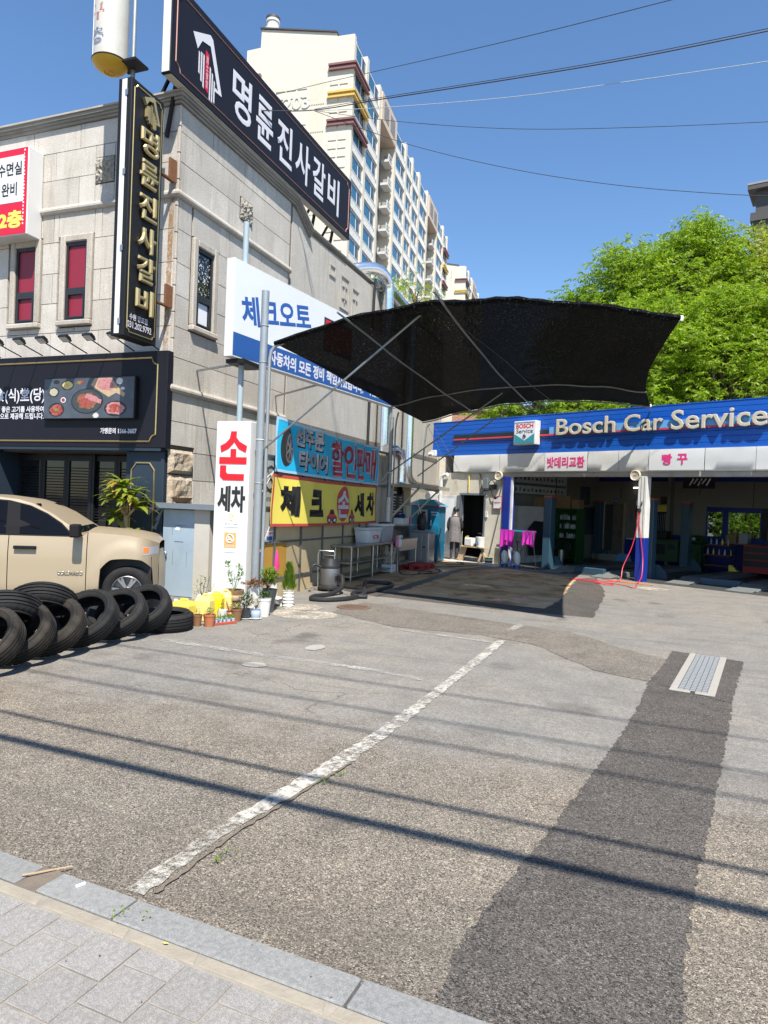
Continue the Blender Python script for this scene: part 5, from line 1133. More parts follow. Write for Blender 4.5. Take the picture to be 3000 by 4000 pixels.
# tall corrugated sheets past the banners
cf = thing('corrugated_screen', 'tall stained corrugated plastic screen between banners and wash station', 'screen', (XF, 15.6, 0))
b = MB(); vs = []; n = 48
for i in range(n + 1):
    y = 15.08 + 1.1 * i / n; x = XF - .05 + .022 * math.sin(i * 1.57 * .85); vs += [(x, y, 0), (x, y, 2.92)]
b.add(vs, [(2 * i, 2 * i + 2, 2 * i + 3, 2 * i + 1) for i in range(n)]); b.build('sheet', 'corrugated', cf)
for z in (2.86, 2.05): MB().box(XF - .02, XF + .02, 15.06, 16.25, z, z + .05).build('rail', 'fence_steel', cf)
boxpart('post', 'fence_panel', cf, XF - .06, XF + .02, 16.15, 16.28, 0, 2.1)
wp = thing('whitewashed_post', 'paint-spattered round steel post at the far end of the banners', 'post', (-5.72, 15.55, 0))
MB().tube([(-5.70, 15.5, 0), (-5.71, 15.55, 1.8)], .055, 12).build('post', 'white_dull', wp, smooth=True); MB().tube([(-5.71, 15.55, 1.8), (-5.72, 15.6, 3.75)], .05, 12).build('upper_post', 'zinc_dull', wp, smooth=True)
MB().tube([(-5.62, 15.58, 0), (-5.62, 15.6, 3.5), (-5.58, 15.55, 3.7), (-5.42, 15.2, 3.8)], .022, 8).build('side_pipe', 'zinc_dull', wp, smooth=True)
for z in (2.4, 1.5): MB().tube([(-5.71 + .06 * math.cos(t * .6283), 15.56 + .06 * math.sin(t * .6283), z) for t in range(10)], .012, 5, closed=True).build('rope_tie', 'rope', wp)
# ================================================================ banners
def banner(name, label, y0, y1, zb0, zt0, zb1, zt1, mat, seed, xo):
    o = thing(name, label, 'banner', (XF + .1, (y0 + y1) / 2, 1.0)); rn_ = random.Random(seed); n, m = 60, 14; vs = []
    def S(u, v, d=0.0):
        z = lerp(lerp(zb0, zb1, u), lerp(zt0, zt1, u), v); sag = -.05 * math.sin(math.pi * u) * (1 if v > .5 else .6)
        x = XF + xo + .02 * math.sin(u * 19 + seed) * (.4 + v) + .013 * math.sin(u * 43 + v * 5 + seed) + .03 * math.sin(math.pi * u) + d
        return Vector((x, lerp(y0, y1, u), z + sag * math.sin(math.pi * v) * .6 + sag * .5))
    b = MB(); b.add([S(i / n, j / m) for i in range(n + 1) for j in range(m + 1)], [(i * (m + 1) + j, (i + 1) * (m + 1) + j, (i + 1) * (m + 1) + j + 1, i * (m + 1) + j + 1) for i in range(n) for j in range(m)])
    b.build('cloth', mat, o, smooth=True)
    return o, S
def strip(S, o, u0, u1, v0, v1, mat, nm='border', d=.003):
    n = max(2, int((u1 - u0) * 60)); b = MB(); m = max(1, int((v1 - v0) * 14)); b.add([S(lerp(u0, u1, i / n), lerp(v0, v1, j / m), d) for i in range(n + 1) for j in range(m + 1)], [(i * (m + 1) + j, (i + 1) * (m + 1) + j, (i + 1) * (m + 1) + j + 1, i * (m + 1) + j + 1) for i in range(n) for j in range(m)]); b.build(nm, mat, o, smooth=True)
def print_on(S, o, body, u0, u1, v0, v1, mat, bold=.04, d=.005, shear=0.0, per=True):
    """lettering laid on the cloth so that it follows its waves"""
    chars = [c for c in body] if per else [body]; k = len(chars)
    for i, ch in enumerate(chars):
        if ch == ' ': continue
        a, c = lerp(u0, u1, i / k), lerp(u0, u1, (i + .94) / k)
        t = lettering(ch, mat, o, (0, 0, 0), X_, Y_, 1, 1, bold=bold, depth=0, shear=shear, local=True)
        bm = bmesh.new(); bm.from_mesh(t.data); bmesh.ops.triangulate(bm, faces=bm.faces[:]); bmesh.ops.subdivide_edges(bm, edges=[e for e in bm.edges if e.calc_length() > .3], cuts=2); bm.to_mesh(t.data); bm.free()
        iv = INV[o.name]
        for v in t.data.vertices: v.co = iv @ S(lerp(a, c, v.co.x + .5), lerp(v0, v1, v.co.y + .5), d)
def poly_on(S, o, pts, mat, d, nm='print'):
    bm = bmesh.new(); bm.faces.new([bm.verts.new((u * 5, v, 0)) for u, v in pts]); bmesh.ops.triangulate(bm, faces=bm.faces[:])
    for q in range(3): bmesh.ops.subdivide_edges(bm, edges=[e for e in bm.edges if e.calc_length() > .06], cuts=1, use_grid_fill=True)
    bmesh.ops.triangulate(bm, faces=bm.faces[:]); iv = INV[o.name]
    for v in bm.verts: v.co = iv @ S(v.co.x / 5, v.co.y, d)
    me = bpy.data.meshes.new(nm); bm.to_mesh(me); bm.free(); link(nm, me, mat, o)
bb, S = banner('blue_banner', 'bright blue cloth banner with tyre picture reading 선주문 타이어 할인판매', 10.12, 14.98, 2.12, 3.05, 2.07, 2.96, 'banner_blue', 1, .10)
strip(S, bb, 0, 1, 0, .05, 'banner_hem'); strip(S, bb, 0, 1, .95, 1, 'banner_hem'); strip(S, bb, 0, .012, .05, .95, 'banner_hem'); strip(S, bb, .988, 1, .05, .95, 'banner_hem')
ell = lambda cu, cv, ru, rv, n=28, a0=0: [(cu + ru * math.cos(6.2832 * k / n), cv + rv * math.sin(6.2832 * k / n)) for k in range(n)]
poly_on(S, bb, ell(.083, .5, .045, .37), 'banner_black', .005); poly_on(S, bb, ell(.10, .48, .028, .29), 'steel', .007); poly_on(S, bb, ell(.10, .48, .022, .24), 'banner_black', .008)
for k in range(7):
    a = k * .8976; poly_on(S, bb, [(.10 + .003 * math.sin(a), .48 - .03 * math.cos(a)), (.10 + .024 * math.cos(a - .1), .48 + .26 * math.sin(a - .1)), (.10 + .024 * math.cos(a + .12), .48 + .26 * math.sin(a + .12)), (.10 - .003 * math.sin(a), .48 + .03 * math.cos(a))], 'steel', .009)
for k in range(4): strip(S, bb, .046 + k * .009, .049 + k * .009, .28, .72, 'pot_dark', 'print', .007)
print_on(S, bb, '선주문', .158, .375, .56, .93, 'banner_black', .06, .005); print_on(S, bb, '선주문', .152, .367, .59, .95, 'banner_grey', .05, .008)
print_on(S, bb, '타이어', .19, .425, .08, .50, 'banner_black', .06, .005); print_on(S, bb, '타이어', .184, .417, .11, .52, 'banner_grey', .05, .008)
print_on(S, bb, '할인판매', .455, .975, .07, .93, 'banner_hem', .06, .005); print_on(S, bb, '할인판매', .461, .969, .095, .905, 'banner_pink', .022, .009)
yb, S = banner('yellow_banner', 'yellow cloth banner with red border reading 체크 손 세차 below blue one', 10.05, 14.92, 1.18, 2.08, 1.19, 2.05, 'banner_yellow', 3, .115)
strip(S, yb, 0, 1, 0, .055, 'banner_red'); strip(S, yb, 0, 1, .945, 1, 'banner_red'); strip(S, yb, .004, .014, .055, .945, 'banner_red'); strip(S, yb, .986, .998, .055, .945, 'banner_red')
print_on(S, yb, '체', .06, .21, .2, .82, 'banner_black', .06, .006); print_on(S, yb, '크', .285, .415, .2, .80, 'banner_black', .075, .006); print_on(S, yb, '세', .735, .845, .18, .80, 'banner_black', .05, .006); print_on(S, yb, '차', .865, .965, .2, .82, 'banner_black', .05, .006)
star = []
for k in range(64): q = 1 if k % 2 else .93; star.append((.591 + .066 * q * math.cos(6.2832 * k / 64), .5 + .44 * q * math.sin(6.2832 * k / 64)))
poly_on(S, yb, star, 'banner_red', .005); [poly_on(S, yb, [(.591 + x * .2, .5 + z * .8) for x, z in pts], 'banner_grey', .009 + .001 * (k % 2), 'lettering') for k, pts in enumerate(SON)]
for cu, sg in ((.487, .72), (.695, -.72)):
    body = [(-.055, .10), (.05, .10), (.055, .2), (.03, .26), (.012, .38), (-.02, .38), (-.035, .26), (-.056, .2)]
    poly_on(S, yb, [(cu + sg * u, v) for u, v in body], 'banner_red', .006); poly_on(S, yb, [(cu + sg * u, v) for u, v in [(-.018, .27), (.018, .27), (.008, .36), (-.014, .36)]], 'banner_black', .008)
    for du in (-.028, .03): poly_on(S, yb, ell(cu + du * sg, .12, .017, .075, 14), 'banner_black', .009); poly_on(S, yb, ell(cu + du * sg, .12, .009, .042, 12), 'banner_grey', .011)
for o, a, c in ((bb, (XF + .1, 10.12, 3.05), (-5.95, 9.9, 3.25)), (bb, (XF + .1, 10.12, 2.12), (-5.9, 9.92, 1.75)), (bb, (XF + .1, 14.98, 2.96), (-5.72, 15.55, 3.12)), (bb, (XF + .1, 14.98, 2.07), (-5.72, 15.52, 2.42)), (yb, (XF + .1, 10.05, 1.18), (-5.9, 9.93, .75)), (yb, (XF + .1, 10.05, 2.08), (-5.9, 9.93, 1.95)), (yb, (XF + .1, 14.92, 2.05), (-5.72, 15.52, 2.2))): MB().tube([a, (Vector(a) + Vector(c)) / 2 - Vector((0, 0, .01)), c], .006, 5).build('tie_cord', 'rope', o)
# ================================================================ wash station
tb = thing('steel_workbench', 'long stainless steel work bench with two lower shelves beside the fence', 'bench', (-5.62, 14.2, 0))
TX0, TX1, TY0, TY1 = -5.86, -5.42, 12.72, 15.3
boxpart('top', 'steel', tb, TX0, TX1, TY0, TY1, .71, .755, bevel=.005)
for z in (.38, .1): boxpart('shelf', 'steel', tb, TX0 + .03, TX1 - .03, TY0 + .05, TY1 - .05, z, z + .03)
for y in (TY0 + .08, (TY0 + TY1) / 2, TY1 - .08):
    for x in (TX0 + .04, TX1 - .04): MB().tube([(x, y, 0), (x, y, .71)], .02, 10).build('leg', 'steel', tb, smooth=True)
def tub(name, label, x0, x1, y0, y1, z0, h, mat, lid):
    o = thing(name, label, 'box', ((x0 + x1) / 2, (y0 + y1) / 2, z0)); b = MB(); e = .03
    b.add([(x0 + e, y0 + e, z0), (x1 - e, y0 + e, z0), (x1 - e, y1 - e, z0), (x0 + e, y1 - e, z0), (x0, y0, z0 + h * .85), (x1, y0, z0 + h * .85), (x1, y1, z0 + h * .85), (x0, y1, z0 + h * .85)], [(0, 3, 2, 1), (4, 5, 6, 7), (0, 1, 5, 4), (1, 2, 6, 5), (2, 3, 7, 6), (3, 0, 4, 7)])
    b.build('body', mat, o, bevel=.015, seg=2, smooth=True); boxpart('lid', lid, o, x0 - .015, x1 + .015, y0 - .015, y1 + .015, z0 + h * .852, z0 + h, bevel=.012)
    return o
t1 = tub('storage_tub', 'translucent white storage tub with red label on the steel bench', -5.83, -5.47, 13.78, 14.55, .757, .34, 'plastic_clear', 'plastic_clear')
MB().box(-5.47, -5.4665, 14.05, 14.33, .86, .93).build('label', 'letter_red', t1); MB().box(-5.4664, -5.4655, 14.08, 14.22, .88, .91).build('label_print', 'paper', t1)
t2 = tub('storage_tub', 'larger grey storage tub with black gloves on top at the bench end', -5.86, -5.44, 14.62, 15.28, .757, .42, 'plastic_grey', 'plastic_clear')
gl = MB()
for k in range(5): gl.tube([(-5.62 + k * .012, 14.75 + k * .02, 1.19), (-5.6 + k * .016, 14.95 + k * .04, 1.2), (-5.58 + k * .02, 15.12 + k * .02, 1.19)], [.022, .02, .012], 6)
tag(gl.build('glove', 'black_plastic', loc=(-5.6, 14.95, 1.18), smooth=True), 'black rubber gloves lying on the grey storage tub lid', 'gloves')
# vacuum cleaner with its hose
vc = thing('wet_vacuum', 'drum vacuum cleaner of dark steel with black lid and trolley handle', 'vacuum', (-5.3, 11.45, 0)); vc.scale = (.8,) * 3
vcc = (-5.3, 11.45, 0)
MB().lathe([(.27, .05), (.27, .1), (.22, .13)], 30, vcc).build('base', 'black_plastic', vc, smooth=True)
MB().lathe([(.2, .12), (.215, .16), (.22, .5), (.21, .53)], 30, vcc).build('drum', 'steel_dark', vc, smooth=True)
MB().lathe([(.225, .53), (.23, .56), (.215, .6), (.19, .68), (.17, .74), (.1, .76), (0, .765)], 30, vcc).build('lid', 'black_plastic', vc, smooth=True)
b = MB(); b.tube([(-5.42, 11.4, .74), (-5.42, 11.4, .8), (-5.2, 11.5, .8), (-5.2, 11.5, .74)], .02, 8); b.build('lid_handle', 'black_plastic', vc, smooth=True)
b = MB(); b.tube([(-5.5, 11.25, .1), (-5.52, 11.25, .85), (-5.5, 11.27, .92), (-5.2, 11.38, .92), (-5.17, 11.38, .88), (-5.12, 11.36, .1)], .012, 8); b.build('trolley_handle', 'steel', vc, smooth=True)
for a in range(4): t = a * 1.57 + .4; MB().lathe([(0.03, -.02), (.035, 0), (.03, .02)], 12, (-5.3 + .24 * math.cos(t), 11.45 + .24 * math.sin(t), .035), Matrix.Rotation(rad(90), 4, 'X')).build('castor', 'black_plastic', vc, smooth=True)
MB().box(-5.12, -5.085, 11.33, 11.47, .25, .35).build('socket', 'black_plastic', vc)
def corr(pts, r, sub=8, amp=.12):
    out = []; rs = []; P = [Vector(p) for p in pts]
    for i in range(len(P) - 1):
        p0 = P[max(i - 1, 0)]; p1 = P[i]; p2 = P[i + 1]; p3 = P[min(i + 2, len(P) - 1)]
        for k in range(sub):
            t = k / sub; out.append(.5 * ((2 * p1) + (p2 - p0) * t + (2 * p0 - 5 * p1 + 4 * p2 - p3) * t * t + (3 * p1 - p0 - 3 * p2 + p3) * t ** 3))
    out.append(P[-1])
    return out
hp = corr([(-5.1, 11.4, .3), (-4.98, 11.3, .28), (-4.9, 11.1, .12), (-4.95, 10.75, .04), (-5.05, 10.35, .04), (-4.95, 10.05, .04), (-4.65, 10.15, .04), (-4.45, 10.6, .04), (-4.5, 11.2, .04), (-4.75, 11.8, .06), (-4.9, 12.3, .1), (-4.85, 12.75, .06), (-4.6, 12.85, .04), (-4.45, 12.4, .04), (-4.5, 11.6, .04), (-4.6, 11.0, .07), (-4.5, 10.75, .05), (-4.3, 10.85, .04)], .04, 14)
h = MB(); h.tube(hp, [.036 + (.005 if k % 2 else 0) for k in range(len(hp))], 8); tag(h.build('vacuum_hose', 'black_plastic', loc=(-4.7, 11.2, 0), smooth=True), 'black ribbed vacuum hose looped on the ground', 'hose')
hp = corr([(-5.42, 11.2, .55), (-5.55, 11.1, .6), (-5.58, 11.05, .4), (-5.56, 11.05, .2)], .03, 8)
MB().tube(hp, .03, 8).build('hose_end', 'black_plastic', vc, smooth=True)
# sink, spray bottles, baskets, cans
sk = thing('steel_sink', 'stainless steel utility sink with black tap next to washing machine', 'sink', (-5.6, 16.3, 0))
b = MB(); b.box(-5.95, -5.40, 15.55, 17.05, .74, .78); b.box(-5.42, -5.402, 15.6, 17.0, .5, .74); b.box(-5.93, -5.42, 15.6, 15.62, .5, .74); b.box(-5.93, -5.42, 16.98, 17.0, .5, .74); b.build('basin', 'steel', sk)
for y in (15.6, 17.0):
    for x in (-5.9, -5.43): MB().tube([(x, y, 0), (x, y, .74)], .019, 10).build('leg', 'steel', sk, smooth=True)
boxpart('shelf', 'steel', sk, -5.92, -5.42, 15.6, 17.0, .16, .185)
MB().tube([(-5.85, 16.2, .78), (-5.85, 16.2, 1.02), (-5.8, 16.2, 1.05), (-5.68, 16.2, 1.03), (-5.66, 16.2, .98)], .016, 8).build('tap', 'black_plastic', sk, smooth=True)
for k, (y, m, l) in enumerate(((15.28, 'pink_liquid', 'spray bottle of pink liquid, nearest to the bench'), (15.40, 'plastic_clear', 'clear spray bottle hanging in the middle of three'), (15.52, 'plastic_clear', 'clear spray bottle nearest to the sink'))):
    o = thing('spray_bottle', l, 'bottle', (-5.36, y, .62), 0, 'spray bottles by the sink')
    MB().lathe([(.045, 0), (.05, .02), (.05, .15), (.025, .2), (.018, .23)], 14).build('bottle', m, o, local=True, smooth=True); b = MB(); b.box(-.02, .06, -.018, .018, .23, .275); b.box(.04, .055, -.01, .01, .19, .235); b.build('trigger', 'orange_print' if k == 0 else 'pot_white', o, local=True, bevel=.006)
lb = thing('laundry_basket', 'cream slatted laundry basket with orange cloths under the sink', 'basket', (-5.65, 15.5, .22))
b = MB()
for k in range(20):
    t = 6.2832 * k / 20; b.bar((-5.65 + .15 * math.cos(t), 15.5 + .15 * math.sin(t), .22), (-5.65 + .21 * math.cos(t), 15.5 + .21 * math.sin(t), .66), .02, .008, (math.cos(t), math.sin(t), 0))
b.build('slats', 'basket_cream', lb, kind='stuff')
for z, r_ in ((.24, .153), (.34, .167), (.45, .18), (.56, .196)): MB().lathe([(r_, z), (r_ + .006, z + .01), (r_, z + .03)], 24, (-5.65, 15.5, 0), caps=False).build('hoop', 'basket_cream', lb)
MB().lathe([(.205, .65), (.225, .66), (.222, .69), (.2, .69)], 24, (-5.65, 15.5, 0), caps=False).build('rim', 'pot_dark', lb); b = MB(); bush(b, (-5.65, 15.5, .68), .12, .05, 26, .12, .1, random.Random(6)); b.build('cloth', 'towel_orange', lb)
jc = thing('water_can', 'cloudy white plastic water can on the ground under the sink', 'can', (-5.55, 15.35, 0)); boxpart('body', 'plastic_clear', jc, -5.72, -5.42, 15.2, 15.5, .01, .2, bevel=.03, seg=2); MB().lathe([(.03, .2), (.03, .24), (0, .245)], 12, (-5.5, 15.3, 0)).build('cap', 'pot_white', jc)
pl = thing('red_pallet', 'small dark red plastic pallet lying before the washing machine', 'pallet', (-5.25, 16.6, 0))
for k in range(6): boxpart('board', 'pallet_red', pl, -5.6 + k * .108, -5.52 + k * .108, 16.05, 17.15, .12, .145)
for x in (-5.58, -5.28, -5.02):
    for y in (16.07, 16.53, 16.99): boxpart('block', 'pallet_red', pl, x, x + .09, y, y + .14, 0, .119)
wm = thing('washing_machine', 'silver grey top loading washing machine beside the blue booth', 'washing machine', (-5.68, 18.4, 0))
boxpart('body', 'washer_grey', wm, -5.97, -5.40, 18.1, 18.68, .03, .9, bevel=.03, seg=2)
b = MB(); b.add([(-5.97, 18.1, .9), (-5.40, 18.1, .9), (-5.40, 18.68, .9), (-5.97, 18.68, .9), (-5.95, 18.12, .95), (-5.44, 18.12, .92), (-5.44, 18.66, .92), (-5.95, 18.66, 1.02)], [(4, 5, 6, 7), (0, 1, 5, 4), (1, 2, 6, 5), (2, 3, 7, 6), (3, 0, 4, 7)]); b.build('lid', 'plastic_grey', wm, bevel=.01)
for y0, y1 in ((18.16, 18.31), (18.34, 18.5), (18.53, 18.64)): pass
for x0, x1 in ((-5.92, -5.77), (-5.74, -5.60), (-5.57, -5.45)): boxpart('pressed_panel', 'washer_grey', wm, x0, x1, 18.086, 18.099, .1, .82, bevel=.005)
boxpart('grip', 'black_plastic', wm, -5.58, -5.5, 18.08, 18.0855, .46, .5)
dv = thing('hand_vacuum', 'black upholstered hand vacuum standing upright on washing machine', 'vacuum', (-5.65, 18.3, .95))
MB().lathe([(.09, .93), (.13, 1.0), (.14, 1.2), (.11, 1.36), (.05, 1.42)], 18, (-5.7, 18.3, 0)).build('body', 'black_plastic', dv, smooth=True); MB().tube([(-5.72, 18.3, 1.38), (-5.85, 18.3, 1.72)], .014, 8).build('handle', 'steel', dv, smooth=True)
bo = thing('blue_booth', 'blue plastic collection booth with hipped roof beside the doorway', 'booth', (-5.85, 19.3, 0))
boxpart('body', 'booth_blue', bo, -6.38, -5.38, 18.95, 19.65, .02, 1.62, bevel=.015)
b = MB(); b.add([(-6.46, 18.88, 1.62), (-5.30, 18.88, 1.62), (-5.30, 19.72, 1.62), (-6.46, 19.72, 1.62), (-6.05, 19.15, 1.82), (-5.65, 19.15, 1.82), (-5.65, 19.45, 1.82), (-6.05, 19.45, 1.82)], [(4, 5, 6, 7), (0, 1, 5, 4), (1, 2, 6, 5), (2, 3, 7, 6), (3, 0, 4, 7), (0, 3, 2, 1)]); b.build('roof', 'booth_roof', bo, bevel=.012)
boxpart('trim', 'pallet_red', bo, -6.465, -5.295, 18.872, 18.8795, 1.605, 1.64); boxpart('dispenser', 'plastic_grey', bo, -6.0, -5.72, 18.84, 18.948, 1.15, 1.52, bevel=.03, seg=2); boxpart('dispenser_window', 'black_plastic', bo, -5.95, -5.77, 18.83, 18.8395, 1.38, 1.46)
boxpart('print', 'letter_white', bo, -5.63, -5.44, 18.945, 18.9485, 1.43, 1.465); boxpart('print', 'letter_white', bo, -5.61, -5.46, 18.945, 18.9485, 1.36, 1.385); boxpart('plate', 'letter_white', bo, -5.64, -5.6, 18.942, 18.9485, 1.05, 1.22); boxpart('grip', 'black_plastic', bo, -5.68, -5.66, 18.92, 18.9475, .2, 1.5)
# chalkboard wall and shelf under the small tin awning
ws = thing('wash_station_wall', 'wash station board wall with black price board and metal shelf', 'wall', (-6.1, 17.0, 0))
boxpart('panel', 'fence_panel', ws, -6.2, -6.12, 16.3, 18.05, 0, 2.12); boxpart('lower_panel', 'steel_dark', ws, -6.119, -6.105, 16.35, 17.9, .2, 1.05)
boxpart('price_board', 'chalkboard', ws, -6.118, -6.09, 16.36, 17.35, 1.12, 2.02)
for k in range(8): boxpart('print', 'paper', ws, -6.0895, -6.088, 16.45 + (k % 3) * .02, 16.62 + (k * 37 % 5) * .03, 1.3 + k * .075, 1.32 + k * .075); boxpart('print', 'paper', ws, -6.0895, -6.088, 17.0, 17.18 + (k * 23 % 4) * .02, 1.3 + k * .075, 1.315 + k * .075)
boxpart('print', 'paper', ws, -6.0895, -6.088, 16.5, 16.75, 1.92, 1.99); boxpart('switch_cabinet', 'cream_wall', ws, -6.118, -6.02, 17.4, 17.85, 1.1, 1.62); boxpart('shelf', 'steel', ws, -6.119, -5.72, 16.2, 17.9, 1.08, 1.10)
bk = tag(MB().box(-6.05, -5.78, 16.45, 16.95, 1.105, 1.28).build('plastic_basket', 'plastic_clear', loc=(-5.9, 16.7, 1.1), bevel=.01), 'pale plastic basket of cleaning cloths on the wash station shelf', 'basket')
b = MB(); bush(b, (-5.92, 16.7, 1.3), .1, .05, 30, .14, .1, random.Random(4)); tag(b.build('cleaning_cloth', 'letter_blue', loc=(-5.92, 16.7, 1.28)), 'dark blue cleaning cloths heaped in the plastic basket', 'cloth')
tag(MB().lathe([(.03, 1.1), (.032, 1.25), (.012, 1.3), (.012, 1.33)], 12, (-5.82, 17.2, 0)).build('soap_bottle', 'pink_liquid', loc=(-5.82, 17.2, 1.1), smooth=True), 'pink soap bottle on the metal shelf beside the basket', 'bottle')
ck_ = thing('wall_clock', 'round black wall clock on the price board', 'clock', (-6.05, 16.95, 2.02)); MB().lathe([(.13, 0), (.13, .05), (.11, .06), (.1, .045), (0, .045)], 24, (-6.088, 16.95, 2.0), Matrix.Rotation(rad(90), 4, 'Y')).build('case', 'black_plastic', ck_, smooth=True); MB().lathe([(.1, 0), (0, 0)], 24, (-6.042, 16.95, 2.0), Matrix.Rotation(rad(90), 4, 'Y')).build('dial', 'plastic_grey', ck_)
aw = thing('tin_awning', 'small flat tin awning on slanted struts over the wash station', 'awning', (-5.8, 17.3, 2.1))
MB().plate([(-6.2, 16.1, 2.13), (-5.25, 16.1, 2.13), (-5.25, 18.9, 2.13), (-6.2, 18.9, 2.13)], (0, 0, 1), .04).build('roof', 'awning_tin', aw); boxpart('fascia', 'awning_tin', aw, -5.27, -5.22, 16.08, 18.92, 2.08, 2.18); boxpart('fascia', 'awning_tin', aw, -6.2, -5.272, 16.06, 16.1, 2.09, 2.17)
MB().bar((-6.08, 16.25, 1.25), (-5.32, 16.35, 2.1), .05).build('strut', 'awning_tin', aw); MB().bar((-6.08, 17.95, 1.25), (-5.32, 18.2, 2.1), .05).build('strut', 'awning_tin', aw)
MB().tube([(-5.45, 17.0, 2.17), (-5.5, 17.12, 3.0), (-5.46, 17.18, 3.75), (-5.38, 17.2, 3.84)], .024, 8).build('awning_pole', 'zinc_dull', aw, smooth=True)
for o_ in (ws, bk, aw, ck_) + tuple(x for x in COL.objects if x.name.startswith(('cleaning_cloth', 'soap_bottle'))): o_.location.y += .45
# foil ducts
def duct(name, label, path, r, sub=6):
    p = corr(path, r, sub); q = []; L = 0
    for i in range(len(p) - 1):
        d = (p[i + 1] - p[i]).length; k = max(1, int(d / .07))
        q += [p[i].lerp(p[i + 1], j / k) for j in range(k)]
    q.append(p[-1])
    b = MB(); b.tube(q, [r * (1.0 if k % 2 else 1.075) for k in range(len(q))], 18); return tag(b.build('foil_duct', 'duct_foil', loc=path[0], smooth=True, ang=60), label, 'duct', 'foil ducts on the side wall')
duct('d', 'shiny foil duct arching over the parapet and running down the wall', [(-9.2, 19.6, 8.85), (-8.75, 20.2, 9.15), (-8.35, 20.75, 9.28), (-8.14, 21.15, 9.05), (-8.12, 21.3, 8.5), (-8.12, 21.3, 6.0), (-8.12, 21.3, 3.6), (-8.12, 21.3, 2.3)], .185)
duct('d', 'foil duct crossing beside the parapet and running down farther along the wall', [(-8.9, 20.4, 8.75), (-8.35, 21.6, 8.95), (-8.2, 22.8, 8.75), (-8.12, 23.6, 8.62), (-8.12, 23.93, 8.3), (-8.12, 23.95, 6.0), (-8.12, 23.95, 3.8), (-8.1, 23.95, 2.75), (-8.0, 24.3, 2.42), (-7.9, 25.0, 2.35), (-7.6, 26.6, 2.25), (-7.55, 27.0, 1.9)], .195)
duct('d', 'short foil elbow duct beside the paint-spattered post', [(-5.95, 15.95, 2.98), (-5.85, 16.25, 3.0), (-5.78, 16.45, 2.85), (-5.76, 16.5, 2.6), (-5.76, 16.5, 2.18)], .14)
b = MB(); b.tube([(-8.3, 20.55, 8.9), (-8.34, 20.6, 8.2), (-8.36, 20.6, 6), (-8.36, 20.6, 1)], .045, 8); tag(b.build('drain_pipe', 'black_plastic', loc=(-8.36, 20.6, 0), smooth=True), 'thin black drain pipe on the wall beside the foil duct', 'pipe')
for k, (x, y) in enumerate(((-6.6, 22.3), (-6.25, 22.5))): tag(MB().lathe([(.16, 0), (.17, .02), (.17, .3), (0, .3)], 22, (x, y, 1.95), Matrix.Rotation(rad(90), 4, 'X')).build('exhaust_fan', 'white_dull', loc=(x, y, 1.95), smooth=True), 'round white vent cap above the doorway, %s one' % ('left' if k == 0 else 'right'), 'vent')
# water hoses on the ground
for nm, lab, pts in (('water_hose', 'thin black water hose coiled beside the red pallet', [(-5.36, 15.45, .6), (-5.3, 15.3, .2), (-5.1, 15.0, .02), (-4.8, 15.3, .015), (-4.65, 15.8, .015), (-4.75, 16.2, .015), (-4.95, 16.0, .015), (-4.85, 15.5, .015), (-4.6, 15.6, .015), (-4.55, 16.4, .015), (-4.85, 16.9, .015)]),
                     ('water_hose', 'thin black hose snaking from blue booth toward the doorway', [(-5.3, 18.9, 1.0), (-5.32, 18.7, .5), (-5.3, 18.5, .02), (-4.9, 18.4, .015), (-4.6, 18.9, .015), (-4.8, 19.4, .015), (-4.5, 19.6, .015), (-4.2, 18.9, .015), (-4.6, 18.0, .015), (-5.0, 17.5, .015), (-5.1, 17.6, .05)])):
    MBh = MB(); MBh.tube(corr(pts, .012, 8), .012, 6); tag(MBh.build(nm, 'black_plastic', loc=pts[-1], smooth=True), lab, 'hose')
# ================================================================ shade net canopy
cn = thing('shade_canopy', 'black arched shade net stretched over steel pipes above the wash pad', 'canopy', (-2.6, 13, 0))
FL, FR = Vector((-5.75, 9.92, 4.22)), Vector((.37, 8.71, 3.96)); BL, BR = Vector((-5.45, 17.19, 3.84)), Vector((.15, 17.2, 4.2))
def A(u, v, o=0.0):
    """u across (left to right), v front to back"""
    p = FL.lerp(FR, u).lerp(BL.lerp(BR, u), v)
    arch = lerp(.43, .32, v) * (1 - (2 * u - 1) ** 2) ** 1.12 if 0 <= u <= 1 else 0
    pull = math.sin(math.pi * v) * smooth01((u - .72) / .28) * .22       # right hem curves inward
    sag = -.10 * math.sin(math.pi * min(1, v * 1.0)) * (1 - abs(2 * u - 1))
    rip = .018 * math.sin(u * 31 + v * 9) * math.sin(v * 7 + u * 3)
    fr = -.10 * math.sin(math.pi * u) * math.sin(math.pi * v)
    return Vector((p.x - pull, p.y, p.z + arch + sag + rip + o))
n, m = 64, 40; b = MB(); b.add([A(i / n, j / m) for i in range(n + 1) for j in range(m + 1)], [(i * (m + 1) + j, (i + 1) * (m + 1) + j, (i + 1) * (m + 1) + j + 1, i * (m + 1) + j + 1) for i in range(n) for j in range(m)])
b.build('shade_net', 'shade_net', cn, smooth=True)
for v in (0.0, .70, 1.0): MB().tube([A(i / 30, v, -.03 if v else .0) for i in range(31)], .016, 8).build('arch_pipe', 'zinc_dull', cn, smooth=True)
hem = MB(); hem.tube([A(i / 40, 0, .0) for i in range(41)], [.042 + .008 * math.sin(i * 3.1) for i in range(41)], 7); hem.build('front_hem', 'shade_net', cn, smooth=True)
for u, ext in ((.24, -.06), (.5, -.07)):
    MB().tube([A(u, ext, -.05)] + [A(u, k / 12, -.055) for k in range(1, 12)] + [A(u, 1.0, -.05)], .016, 8).build('purlin_pipe', 'zinc_dull', cn, smooth=True)
